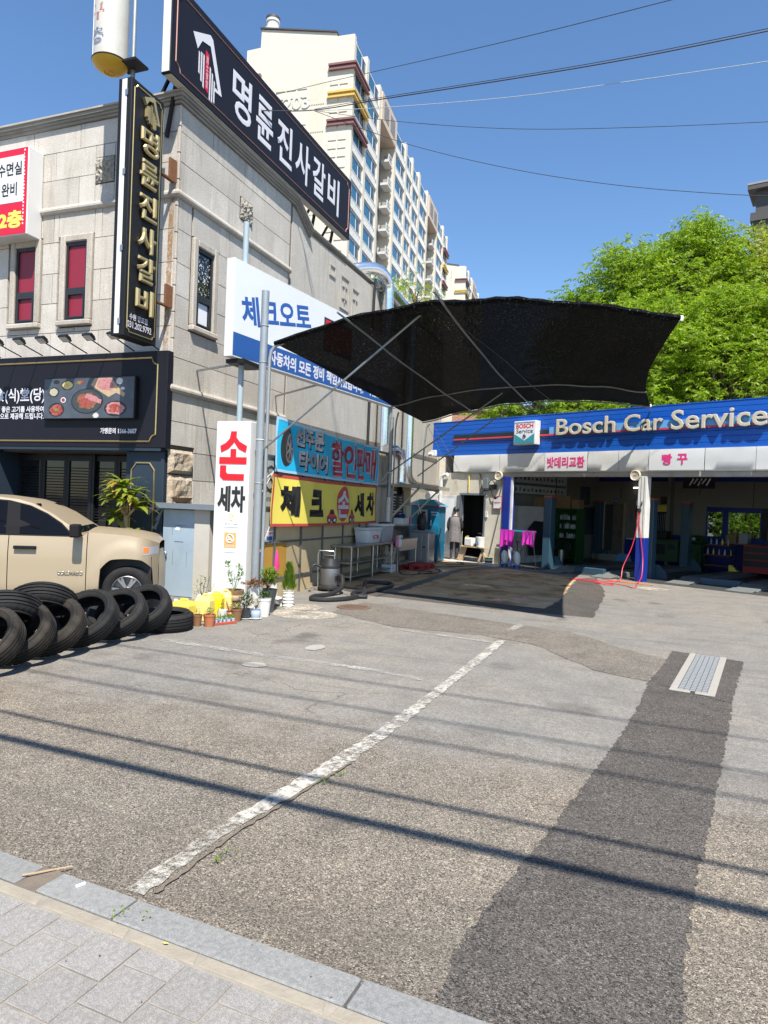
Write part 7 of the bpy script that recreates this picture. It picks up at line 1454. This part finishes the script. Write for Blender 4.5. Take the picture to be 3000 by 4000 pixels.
dk = thing('drying_rack', 'folding drying rack on thin crossed legs at the left bay', 'rack', GR, GZ)
for a, c in (((-4.0, -.15, 1.02), (-3.6, .15, .01)), ((-3.15, -.15, 1.0), (-3.6, -.15, .01)), ((-3.2, .1, 1.02), (-2.95, -.05, .01)), ((-4.05, .1, 1.02), (-4.0, .1, .01))): MB().tube([a, c], .012, 7).build('leg', 'steel_dark', dk, local=True)
MB().bar((-4.1, -.15, 1.03), (-3.1, -.15, 1.02), .02).build('rail', 'booth_roof', dk, local=True); MB().bar((-4.05, .12, 1.04), (-3.1, .12, 1.03), .02).build('rail', 'booth_roof', dk, local=True)
def towel(s0, s1, y, zt_, zb_, label):
    n_, m_ = 26, 10; vs = []
    for i in range(n_ + 1):
        for j in range(m_ + 1):
            q = i / n_; t = j / m_; s_ = lerp(s0, s1, q); z = lerp(zt_, zb_ - .05 * math.sin(q * 5 + s0), t); vs.append((s_, y - .02 - .025 * math.sin(q * 20) * t - .02 * t, z))
    o = MB().add(vs, [(i * (m_ + 1) + j, (i + 1) * (m_ + 1) + j, (i + 1) * (m_ + 1) + j + 1, i * (m_ + 1) + j + 1) for i in range(n_) for j in range(m_)]).build('towel', 'towel', smooth=True, local=True); o.matrix_world = Matrix.Translation(GR) @ Matrix.Rotation(GZ, 4, 'Z'); tag(o, label, 'towel', 'towels drying at the left bay')
towel(-4.1, -3.62, -.16, 1.05, .56, 'bright magenta towel hanging in the sun on the drying rack'); towel(-3.55, -3.12, .13, 1.05, .62, 'magenta towel in the shade on the rear rail of the rack')
cp = thing('hose_coil', 'coil of pale ropes standing on the step beside the bench', 'coil', GR, GZ)
for k in range(4): MB().tube([(-4.38 + .1 * math.cos(t * .52), -.3 + .1 * math.sin(t * .52), .06 + k * .045) for t in range(12)], .022, 6, closed=True).build('loop', ['rope', 'pot_dark', 'rope', 'herb'][k], cp, local=True, smooth=True)
br2 = tag(MB().tube([(-4.5, -.12, .3), (-4.22, -.06, 1.68)], .013, 7).build('mop_stick', 'steel_dark', local=True), 'long mop stick leaning on the cream wall by the pillar', 'stick'); br2.matrix_world = Matrix.Translation(GR) @ Matrix.Rotation(GZ, 4, 'Z')

# more workshop clutter
for k, (s_, y_, z_, r_, l_) in enumerate(((1.3, 5.6, .11, .31, 'tyre lying lowest in the stack at the back of right bay'), (1.32, 5.62, .33, .31, 'tyre in the middle of the stack in right bay'), (1.28, 5.58, .55, .3, 'tyre on top of the stack in right bay'))):
    p_ = Vector(GR) + Matrix.Rotation(GZ, 3, 'Z') @ Vector((s_, y_, z_)); tag(tyre_mesh(r_, .21, r_ * .66).build('spare_tyre', 'rubber', loc=p_, local=True, smooth=True), l_, 'tyre', 'tyres stacked in right bay')
for k, (s_, y0, y1) in enumerate(((-2.2, .6, 5.8), (.9, .6, 5.8))):
    o = thing('ceiling_lamp', ['unlit strip lamp under the ceiling of left bay', 'unlit strip lamp under the ceiling of right bay'][k], 'lamp', GR, GZ, 'unlit ceiling lamps'); gb('tray', 'white_dull', s_ - .06, s_ + .06, y0, y1, 3.03, 3.09, parent=o); MB().tube([(s_, y0 + .1, 3.01), (s_, y1 - .1, 3.01)], .018, 8).build('tube', 'plastic_clear', o, local=True)
for k, s_ in enumerate((-3.35, -1.6, .35, 1.5)): gb('hanging_cable', 'black_plastic', s_, s_ + .018, 1.4 + .5 * k, 1.418 + .5 * k, 1.9 + .15 * (k % 3), 3.1)
for k in range(9): gb('wall_tool', ['steel', 'letter_red', 'black_metal', 'sign_yellow'][k % 4], -3.45 + k * .145, -3.41 + k * .145, 6.26, 6.295, 1.35 + (k * 7 % 4) * .06, 1.72 + (k * 5 % 3) * .05)
for k, (s_, y_, w_, h_, m_) in enumerate(((-.15, 5.75, .3, .22, 'carton'), (.2, 5.8, .25, .3, 'plastic_grey'), (.95, 5.9, .4, .35, 'carton'))): gb('shelf_box', m_, s_, s_ + w_, y_, y_ + .3, .88 if s_ < .9 else 1.0, (.88 if s_ < .9 else 1.0) + h_)
gb('rear_counter', 'steel_dark', -.3, 1.6, 5.7, 6.28, .84, .88)
# ================================================================ person at the doorway
ps = thing('person', 'person in dark grey smock and leggings standing with back turned by doorway', 'person', (-5.18, 20.02, .0), rad(8))
J = [((0, 0, .86), .125, -1), ((0, .01, 1.04), .115, 0), ((0, .02, 1.22), .13, 1), ((0, .045, 1.345), .055, 2), ((0, .075, 1.40), .055, 3), ((0, .10, 1.47), .085, 4), ((0, .12, 1.545), .075, 5)]
for sx in (-1, 1):
    k = len(J); J += [((sx * .085, 0, .80), .09, 0), ((sx * .085, .02, .62), .075, k), ((sx * .085, .03, .45), .055, k + 1), ((sx * .085, .0, .28), .052, k + 2), ((sx * .085, -.01, .09), .034, k + 3), ((sx * .09, .03, .035), .036, k + 4), ((sx * .10, .14, .028), .032, k + 5)]
    k = len(J); J += [((sx * .165, .02, 1.27), .058, 2), ((sx * .205, .01, 1.13), .048, k), ((sx * .215, .02, 1.0), .041, k + 1), ((sx * .19, .12, .91), .033, k + 2), ((sx * .16, .2, .86), .026, k + 3), ((sx * .145, .25, .84), .03, k + 4)]
    w_ = len(J) - 1
    for f, (dx, dy, dz) in enumerate([(.035, .015, .02), (.02, .06, -.01), (.004, .066, -.02), (-.012, .06, -.025), (-.026, .045, -.03)]):
        q = len(J); px = sx * .145 + sx * dx * .6; J += [((px, .25 + dy * .6, .84 + dz * .6), .010, w_), ((px - sx * .006, .25 + dy * 1.1, .84 + dz * 1.3 - .01), .008, q)]
me = bpy.data.meshes.new('body'); me.from_pydata([j[0] for j in J], [(j[2], i) for i, j in enumerate(J) if j[2] >= 0], [])
bo_ = bpy.data.objects.new('body_tmp', me); COL.objects.link(bo_)
bo_.modifiers.new('skin', 'SKIN'); sd = bo_.modifiers.new('sub', 'SUBSURF'); sd.levels = 2; sd.render_levels = 2
for i, v in enumerate(me.skin_vertices[0].data): v.radius = (J[i][1], J[i][1]); v.use_root = i == 0
bpy.context.view_layer.update(); dg = bpy.context.evaluated_depsgraph_get(); bm_ = bpy.data.meshes.new_from_object(bo_.evaluated_get(dg), depsgraph=dg); bpy.data.objects.remove(bo_)
bm_.name = 'body'; bm_.materials.clear()
for m_ in ('skin', 'sleeve', 'legging', 'slipper'): bm_.materials.append(MATS[m_])
for p in bm_.polygons:
    c = p.center; p.use_smooth = True
    if c.z < .075: p.material_index = 3
    elif c.z < .84 and abs(c.x) < .14 and c.y < .13: p.material_index = 2
    elif c.z > 1.36 or (c.y > .19 and c.z < .9): p.material_index = 0
    else: p.material_index = 1
body = link('body', bm_, None, ps)
# smock: wraps the torso, open sides, hem above the knee
b = MB(); rings = [(1.335, .085, .07, .035), (1.30, .15, .085, .02), (1.22, .165, .125, .015), (1.05, .165, .135, .01), (.9, .18, .15, .005), (.75, .195, .165, 0), (.60, .215, .18, 0), (.575, .215, .18, 0)]; n = 30; vs = []
for z, rx, ry, yo in rings:
    for k in range(n):
        t = 6.2832 * k / n; f = 1 + (.05 * math.sin(7 * t + z * 3) if z < 1 else 0); vs.append((rx * f * math.cos(t), yo + ry * f * math.sin(t), z + (.012 * math.sin(3 * t) if z < .62 else 0)))
b.add(vs, [(i * n + k, (i + 1) * n + k, (i + 1) * n + (k + 1) % n, i * n + (k + 1) % n) for i in range(len(rings) - 1) for k in range(n)]); b.build('smock', 'smock', ps, local=True, smooth=True)
b = MB(); vs = []; n, m = 22, 12
for j in range(m + 1):
    for k in range(n):
        t = 6.2832 * k / n; ph = math.pi * j / m * .62; r_ = .103 + .006 * noise.noise(Vector((k * .9, j * .8, 0))); y = .115 + r_ * math.sin(ph) * math.sin(t) * 1.05; z = 1.535 + r_ * math.cos(ph) * 1.05
        if math.sin(t) > .45 and ph > 1.0: z = max(z, 1.565); y = min(y, .17)
        vs.append((r_ * .92 * math.sin(ph) * math.cos(t), y, z))
b.add(vs, [(j * n + k, j * n + (k + 1) % n, (j + 1) * n + (k + 1) % n, (j + 1) * n + k) for j in range(m) for k in range(n)]); b.lathe([(.0, -.03), (.03, -.02), (.036, 0), (.03, .02), (0, .03)], 12, (0, .01, 1.49)); b.build('hair', 'hair', ps, local=True, smooth=True)
b = MB(); b.lathe([(0, -.02), (.012, -.01), (.014, 0), (.006, .016)], 8, (0, .203, 1.485)); b.build('nose', 'skin', body, local=True, smooth=True)
for sx in (-1, 1): MB().lathe([(0, -.008), (.016, 0), (0, .008)], 10, (sx * .088, .105, 1.5), Matrix.Rotation(rad(90), 4, 'Y')).build('ear', 'skin', body, local=True, smooth=True); MB().lathe([(0, -.006), (.009, 0), (0, .006)], 8, (sx * .03, .19, 1.51)).build('eye', 'letter_black', body, local=True)
MB().box(-.02, .02, .188, .194, 1.452, 1.458).build('mouth', 'meat_red', body, local=True)
# ================================================================ apartment block behind the restaurant
M('apt_grey_wall', (0.42, 0.43, 0.42), 0.8, var=0.06, vs=.2)
def apartment(name, label, origin, rz, L, depth, top, floors, bays, recs, zmin, scale_detail=True, gable=True, bands=()):
    o = thing(name, label, 'building', origin, rz); FH = 2.68
    def bx(nm, mt, *b_, parent=None, **k): return boxpart(nm, mt, parent or o, *b_, local=True, **k)
    if gable: MB().plate([(0, 0, 0), (0, 0, top), (0, 1.7, top), (0, 1.75, top + .35), (0, 9.75, top + 1.8), (0, 9.8, top), (0, depth, top - .1), (0, depth, 0)], (1, 0, 0), 1.2).build('end_wall', 'apt_cream', o, local=True); MB().plate([(-.15, 1.65, top + .33), (-.15, 1.65, top + .47), (-.15, 9.9, top + 2.0), (-.15, 9.9, top + 1.86)], (1, 0, 0), 1.5).build('gable_cap', 'roof_dark', o, local=True)
    else: bx('end_wall', 'apt_cream', 0, 1.2, 0, depth, 0, top)
    bx('core', 'apt_white', 1.2, L, 1.9, depth, 0, top - .3)
    x_prev = 0.0; segs = sorted([(a, b_, 'bay') for a, b_ in bays] + [(a, b_, 'rec') for a, b_ in recs])
    for (a, b_, kind) in segs:
        bx('pier', 'apt_cream', x_prev if x_prev else .015, a, -.16, 1.9 if x_prev else -.002, 0, top + (.5 if x_prev else 0)); x_prev = b_
    bx('pier', 'apt_cream', x_prev, L, -.16, 1.9, 0, top + .2)
    nf = int((top - zmin) / FH); proto = {}
    for (a, b_, kind) in segs:
        w_ = b_ - a
        if kind == 'bay':
            bx('wall', 'apt_white', a, b_, .25, 1.9, 0, top + .3)
            for f in range(nf):
                z0 = top - .15 - FH * (f + 1); key = round(w_, 2)
                if key not in proto:
                    win = MB().box(.1, w_ * .62, .0, .2, .98, 2.42).build('window', 'apt_glass', o, local=True); MB().box(w_ * .62 + .1, w_ - .1, .0, .2, .98, 2.42).build('pane', 'apt_glass_dark', win, local=True)
                    fr = MB(); fr.box(.02, w_ - .02, -.03, .246, 2.422, 2.5); fr.box(.02, w_ - .02, -.03, .246, .9, .978); fr.box(.02, .098, -.03, .246, .98, 2.42); fr.box(w_ * .62 + .002, w_ * .62 + .098, -.03, .246, .98, 2.42); fr.box(w_ - .098, w_ - .02, -.03, .246, .98, 2.42); fr.build('frame', 'white_paint', win, local=True)
                    ra = MB(); ra.box(.03, w_ - .03, -.12, -.06, .86, .93); ra.box(.03, w_ - .03, -.12, -.06, .02, .1)
                    for q in range(int(w_ / .28)): ra.box(.05 + q * .28, .11 + q * .28, -.11, -.07, .1, .86)
                    ra.build('railing', 'apt_rail', win, local=True); MB().box(0, w_, -.14, .19, -.1, .0).build('slab', 'apt_white', win, local=True); MB().box(0, w_, .0, .249, .0, .898).build('spandrel', 'apt_grey_wall', win, local=True)
                    proto[key] = win
                else: win = copy_tree(proto[key], o)
                win.location = (a, 0, z0)
        else:
            bx('recess_wall', 'apt_grey', a, b_, 1.5, 1.9, 0, top - 2.9); bx('louvre_box', 'apt_tan', a, b_, -.3, 1.9, top - 2.9, top + .2)
            for q in range(2):
                c = lerp(a, b_, .28 + .44 * q); vb = MB()
                for k in range(6): vb.box(c - w_ * .16, c + w_ * .16, -.34, -.3, top - 2.2 + k * .32, top - 2.0 + k * .32)
                vb.build('louvre', 'apt_grey', o, local=True)
            for f in range(nf - 1):
                z0 = top - .15 - FH * (f + 2); key = 'rec%.2f' % w_
                if key not in proto:
                    win = MB().box(.3, w_ * .62, 1.42, 1.495, .5, 2.3).build('window', 'apt_glass_dark', o, local=True); fr = MB(); fr.box(w_ * .3, w_ * .3 + .1, 1.36, 1.419, .5, 2.3); fr.box(.3, w_ * .62, 1.36, 1.419, .4, .5); fr.build('frame', 'white_paint', win, local=True)
                    ra = MB(); ra.box(.02, w_ * .62, 1.2, 1.26, 1.0, 1.07); ra.box(.02, w_ * .62, 1.2, 1.26, .1, .16)
                    for q in range(9): ra.box(.05 + q * w_ * .066, .11 + q * w_ * .066, 1.2, 1.25, .16, 1.0)
                    ra.build('railing', 'apt_rail', win, local=True)
                    MB().box(w_ * .66, w_ - .25, -.05, .85, .0, .28).build('ledge', 'apt_white', win, local=True); ac = MB(); ac.box(w_ * .72, w_ * .72 + .1, 0, .08, .28, 1.1); ac.box(w_ - .4, w_ - .3, 0, .08, .28, 1.1); ac.box(w_ * .72, w_ - .3, 0, .08, 1.0, 1.1); ac.box(w_ * .72, w_ - .3, 0, .08, .6, .66); ac.build('air_conditioner_rack', 'white_paint', win, local=True); MB().box(w_ * .76, w_ - .42, .12, .7, .3, .95).build('air_conditioner', 'apt_grey', win, local=True)
                    proto[key] = win
                else: win = copy_tree(proto[key], o)
                win.location = (a, 0, z0)
    for (z0, m_, xa, xb, side) in bands:
        b_ = MB()
        for dz0, dz1, d in ((0, .18, .28), (.18, .4, .16), (.4, .6, .34)):
            if side == 'near': b_.box(-d, xb, -.17 - d, -.161, z0 + dz0, z0 + dz1 - .002); b_.box(-d, .012, -.161, 2.35, z0 + dz0, z0 + dz1 - .002)
            else: b_.box(xa, xb + d, -.17 - d, -.161, z0 + dz0, z0 + dz1 - .002)
        b_.build('cornice_band', m_, o, local=True)
    return o, bx
BA = [(.5, 4.2), (4.9, 9.0), (16.6, 21.2), (22.0, 25.0), (25.6, 29.0), (30.0, 34.6), (42.7, 47.3), (48.0, 51.0)]
ap, abx = apartment('apartment_block', 'tall cream apartment slab with blue windows rising behind the restaurant', (-27.83, 60.68, 0), math.atan2(.996, -.09), 51.6, 11.3, 47.0, 17, BA, [(9.7, 15.9), (35.4, 41.9)], 20.0, bands=[(43.65, 'apt_band', 0, 4.5, 'near'), (40.95, 'apt_yellow', 0, 4.5, 'near'), (38.25, 'apt_band', 0, 4.5, 'near'), (43.6, 'apt_band', 47.8, 51.5, 'far'), (40.9, 'apt_yellow', 47.8, 51.5, 'far'), (38.2, 'apt_band', 47.8, 51.5, 'far')])
for z0 in (43.65, 40.95): MB().box(-.3, .02, 9.6, 11.6, z0, z0 + .6).build('cornice_band', 'apt_band' if z0 > 42 else 'apt_yellow', ap, local=True)
MB().lathe([(.85, 48.0), (.85, 49.2), (.62, 49.3), (.62, 49.9), (.7, 49.9), (.7, 50.15), (.6, 50.2)], 20, (.9, 9.0, 0)).build('roof_vent', 'apt_white', ap, local=True, smooth=True); MB().lathe([(.72, 50.16), (.72, 50.4), (.0, 50.5)], 20, (.9, 9.0, 0)).build('roof_vent_cap', 'roof_dark', ap, local=True, smooth=True)
rn = random.Random(3)
for k in range(8):       # shallow moulded panels on the end wall
    z = 42.9 - k * 2.7
    for q in range(3):
        for j in range(4): MB().box(-.07, .01, 4.6 + j * 1.16, 5.62 + j * 1.16, z - .82 * q - .66, z - .82 * q).build('moulded_panel', 'apt_cream', ap, local=True, bevel=.03) if (k, q) not in ((0, 2), (1, 0)) or j > 2 else None
        for j in range(2): MB().box(-.07, .01, .35 + j * 1.0, 1.2 + j * 1.0, z - .82 * q - .64, z - .82 * q).build('moulded_panel', 'apt_cream', ap, local=True, bevel=.03) if z - .82 * q < 43.0 else None
    for j in range(7): MB().box(-.07, .01, 2.75 + j * .24, 2.87 + j * .24, z - 2.3, z + .1).build('flute', 'apt_cream', ap, local=True)
lettering('203', 'apt_number', ap, (-.072, 5.7, 41.0), (0, -1, 0), (0, 0, 1), 2.9, 1.35, bold=.03, depth=.003, local=True)
ap2, _ = apartment('apartment_block', 'second cream apartment block partly hidden farther back', (-40.5, 156.4, 0), math.atan2(.996, -.09), 30, 11.3, 58.0, 20, [(.5, 4.4), (5.4, 9.6), (17.4, 22), (23, 27)], [(10.4, 16.6)], 40.0, bands=[(54.6, 'apt_band', 0, 4.8, 'near'), (51.9, 'apt_yellow', 0, 4.8, 'near'), (49.2, 'apt_band', 0, 4.8, 'near')])
worn_paint('wall_stain', (0.32, 0.17, 0.08), .5, .75)
for y in (3.2, 4.4): MB().add([(-.02, y, 57.3), (-.02, y + .25, 57.3), (-.02, y + .2, 53.5), (-.02, y + .05, 53.5)], [(0, 1, 2, 3)]).build('rust_run', 'wall_stain', ap2, local=True)
# tower at the right edge
tw = thing('roof_tower', 'cream tower with wide dark overhanging roof above the trees', 'building', (14.5, 103.5, 0), rad(-14))
boxpart('shaft', 'tower_cream', tw, -1.2, 8, -.9, 3.2, 0, 40.2, local=True); boxpart('neck', 'tower_shade_grey', tw, -1.35, 8, -1.05, 3.3, 42.4, 45.4, local=True); boxpart('moulding', 'tower_shade_grey', tw, -1.9, 8, -1.6, 3.6, 41.3, 42.4, local=True); boxpart('moulding', 'tower_shade_grey', tw, -1.6, 8, -1.3, 3.4, 40.2, 41.3, local=True)
boxpart('roof_slab', 'tower_shade_grey', tw, -2.3, 9, -2.0, 3.9, 45.4, 46.0, local=True); boxpart('roof_edge', 'apt_grey', tw, -2.35, 9, -2.05, 3.95, 46.0, 46.25, local=True)
# brick house behind the wall end
bh = thing('brick_house', 'red brick building glimpsed between the side wall and blue fascia', 'house', (-6, 31, 0))
boxpart('wall', 'brickwork', bh, -9.6, -3.4, 29.6, 36, 0, 5.9); boxpart('white_wall', 'cream_wall', bh, -8.62, -8.0, 29.56, 29.599, 3.9, 5.9); boxpart('white_wall', 'cream_wall', bh, -9.6, -7.86, 29.56, 29.599, 0, 3.895); boxpart('window', 'shop_glass', bh, -8.85, -8.64, 29.57, 29.5995, 4.9, 5.6); boxpart('parapet', 'concrete', bh, -9.7, -3.3, 29.5, 36.1, 5.9, 6.1)
# ================================================================ trees
def tree(name, label, x, y, z0, z1, r, leafm, seed, clumps=95, tw_n=10, lv=16, L=.17, W=.055, peak=.55, group='trees behind the garage', base=0.0):
    o = thing(name, label, 'tree', (x, y, base), 0, group); rn = random.Random(seed)
    tr_ = MB(); tr_.tube([(0, 0, 0), (.1, 0, z0 * .6), (rn.uniform(-.2, .2), .1, (z0 + z1) / 2), (rn.uniform(-.3, .3), 0, z1 - .6)], [.22, .19, .11, .02], 10); tr_.build('trunk', 'bark', o, local=True, smooth=True)
    b = MB(); lim = MB(); H = z1 - z0
    for c in range(clumps):
        t = rn.random() ** .8; z = z0 + H * t
        rr = r * math.sqrt(max(.04, 1 - ((t - .42) / .6) ** 2)) * (1 + .28 * math.sin(seed * 2.1 + t * 9) * (t > .4)); a = rn.uniform(0, 6.2832); q = rr * (rn.random() ** .42) * rn.uniform(.8, 1.12)
        cx, cy = q * math.cos(a), q * math.sin(a); C = Vector((cx, cy, z))
        st_ = Vector((0, 0, max(z0 * .7, z - q * .9 - .3))); lim.tube([st_, st_.lerp(C, .5) + Vector((0, 0, .15)), C], [.05, .03, .012], 5)
        out = Vector((math.cos(a), math.sin(a), 0))
        for k in range(tw_n):
            ta = rn.uniform(0, 6.2832); d = (Vector((math.cos(ta), math.sin(ta), rn.uniform(-.1, .9))) + out * .35).normalized(); p = C + Vector((rn.gauss(0, .3), rn.gauss(0, .3), rn.gauss(0, .26))); l = rn.uniform(.35, .8)
            for i in range(lv):
                s_ = (i + 1) / lv; pp = p + d * (l * s_) + Vector((0, 0, -.35 * s_ * s_ * l)); sd_ = d.cross(Vector((0, 0, 1))); sd_ = (sd_.normalized() if sd_.length > .1 else Vector((1, 0, 0))) * (1 if i % 2 else -1)
                ld_ = (d * .5 + sd_ * rn.uniform(.3, .9) + Vector((0, 0, rn.uniform(-1.1, .15)))).normalized(); wv = ld_.cross(Vector((rn.uniform(-1, 1), rn.uniform(-1, 1), rn.uniform(-.3, 1)))); wv = wv.normalized() if wv.length > .05 else Vector((1, 0, 0)); LL = L * rn.uniform(.7, 1.25)
                b.add([pp, pp + ld_ * LL * .45 + wv * W / 2, pp + ld_ * LL, pp + ld_ * LL * .45 - wv * W / 2], [(0, 1, 2, 3)])
    lim.build('limbs', 'bark', o, local=True, kind='stuff'); me_ = bpy.data.meshes.new('crown'); me_.from_pydata([tuple(v) for v in b.v], [], b.f); ob = link('crown', me_, leafm, o); ob['kind'] = 'stuff'
    return o
tree('leafy_tree', 'tallest lime green tree in the middle behind the blue fascia', 1.75, 30.6, 4.2, 13.3, 3.0, 'leaf_lime', 1, 380)
tree('leafy_tree', 'broad green tree filling the gap behind the tallest one', 3.3, 33.2, 4.0, 12.6, 3.2, 'leaf_green', 13, 300)
tree('leafy_tree', 'yellow green tree behind the loose topped one', .6, 32.0, 4.0, 12.0, 2.7, 'leaf_olive', 14, 240)
tree('leafy_tree', 'bright green tree with loose top left of the tallest one', -.85, 29.6, 4.0, 12.2, 2.5, 'leaf_lime', 2, 280)
tree('leafy_tree', 'yellow olive tree at the right edge below the tower', 4.6, 31.2, 4.0, 13.0, 3.0, 'leaf_olive', 3, 340)
tree('leafy_tree', 'small green tree at the left end of the row', -2.75, 29.0, 3.6, 10.5, 1.5, 'leaf_green', 4, 90)
tree('leafy_tree', 'lower lime green tree in front of the tallest one', 2.9, 27.6, 3.6, 9.6, 2.3, 'leaf_lime', 5, 200)
tree('leafy_tree', 'lower green tree right behind the shade canopy corner', .5, 27.2, 3.6, 9.4, 2.2, 'leaf_lime', 6, 200)
tree('leafy_tree', 'wide olive green tree low at the right edge', 5.9, 28.6, 3.6, 11.0, 2.6, 'leaf_olive', 7, 160)
tree('leafy_tree', 'low bright tree showing under the canopy hem left of letters', -2.0, 27.0, 3.2, 6.9, 1.6, 'leaf_lime', 8, 90)
tree('conifer_tree', 'dark green conifer under the canopy hem', -4.1, 28.2, 3.2, 6.6, 1.3, 'leaf_dark', 9, 70, 8, 15, .12, .03)
tree('conifer_tree', 'yellow green bush top beside the brick wall', -5.5, 28.0, 3.0, 6.2, .9, 'leaf_lime', 10, 36)
tree('bamboo_clump', 'wispy bamboo clump on the restaurant roof end', -9.2, 27.3, .4, 2.6, .95, 'leaf_olive', 11, 20, 7, 10, .24, .035, group=None, base=8.42)
tree('bamboo_clump', 'small sprig of green behind the foil duct', -8.9, 22.3, .1, .9, .5, 'leaf_lime', 12, 14, 6, 9, .16, .05, group=None, base=8.42)
def garage_pt(s, y, z): return Vector(GR) + Matrix.Rotation(GZ, 3, 'Z') @ Vector((s, y, z))
tree('garden_shrub', 'dark hedge closing the view behind the garage window', *garage_pt(-1.6, 13.5, 0)[:2], .2, 3.2, 2.4, 'leaf_dark', 31, 120, 9, 12, .16, .07, group='shrubs behind the garage')
for k, (s_, y_, m_, l_) in enumerate(((-.9, 9.6, 'leaf_green', 'shrub seen through the left pane of the garage window'), (.4, 10.2, 'leaf_lime', 'sunlit shrub seen through the right pane of garage window'), (-.2, 12.5, 'leaf_olive', 'shrub farther back behind the garage window'))):
    p = garage_pt(s_, y_, 0); tree('garden_shrub', l_, p.x, p.y, .2, 2.2, 1.0, m_, 20 + k, 30, 7, 9, .14, .06, group='shrubs behind the garage')
# ================================================================ overhead cables
def cable(label, pts, r, mat='cable'):
    P = [sight(*p) for p in pts]; b = MB(); b.tube(corr(P, r, 10), r, 5); return tag(b.build('overhead_cable', mat, loc=P[0]), label, 'cable', 'overhead cables')
cable('black cable rising to the top edge in the middle of the sky', [(1040, 379, 22), (1260, 325, 20), (1483, 275, 18.5), (2000, 156, 15.5), (2620, 0, 13), (2900, -75, 12)], .008)
cable('thick double cable crossing the sky to the upper right', [(770, 430, 14), (1000, 432, 15), (1228, 430, 16), (1500, 386, 15.5), (2000, 308, 14), (2500, 222, 12.8), (3120, 96, 11.5)], .013)
cable('second strand just above the thick cable', [(1228, 427, 16), (1500, 379, 15.5), (2000, 300, 14), (2500, 213, 12.8), (3120, 86, 11.5)], .007)
cable('pale thin cable below the thick cable', [(1228, 432, 16), (1500, 420, 15.5), (2000, 379, 14), (2500, 312, 13), (3120, 222, 12)], .007, 'cable_pale')
cable('thin cable running almost level across the sky', [(1228, 432, 16), (1560, 475, 15.5), (2000, 503, 14.5), (2500, 497, 13.5), (3120, 470, 12.5)], .006)
cable('lowest sagging cable ending at the roof tower side', [(1228, 433, 16), (1590, 562, 16), (2000, 660, 15.5), (2400, 722, 15), (2800, 756, 14.5), (3120, 770, 14)], .007)
for k, (ys, z, r, l) in enumerate(((3.235, 5.4, .042, 'thick overhead cable bundle along the pavement that shades the forecourt'), (3.60, 5.6, .022, 'second overhead cable along the pavement, thinner than the bundle'), (4.52, 8.6, .018, 'high overhead cable above the pavement'), (5.0, 8.8, .016, 'high overhead cable beside the other high one'), (5.75, 9.3, .016, 'topmost overhead cable above the pavement'))):
    y = ys - .53 * z; x = .35 * z; b = MB(); b.tube([(x + q, y - .022 * q - .0 + .0009 * q * q, z + .0012 * q * q) for q in range(-26, 27, 2)], r, 7); tag(b.build('overhead_cable', 'cable', loc=(x, y, z)), l, 'cable', 'overhead cables')
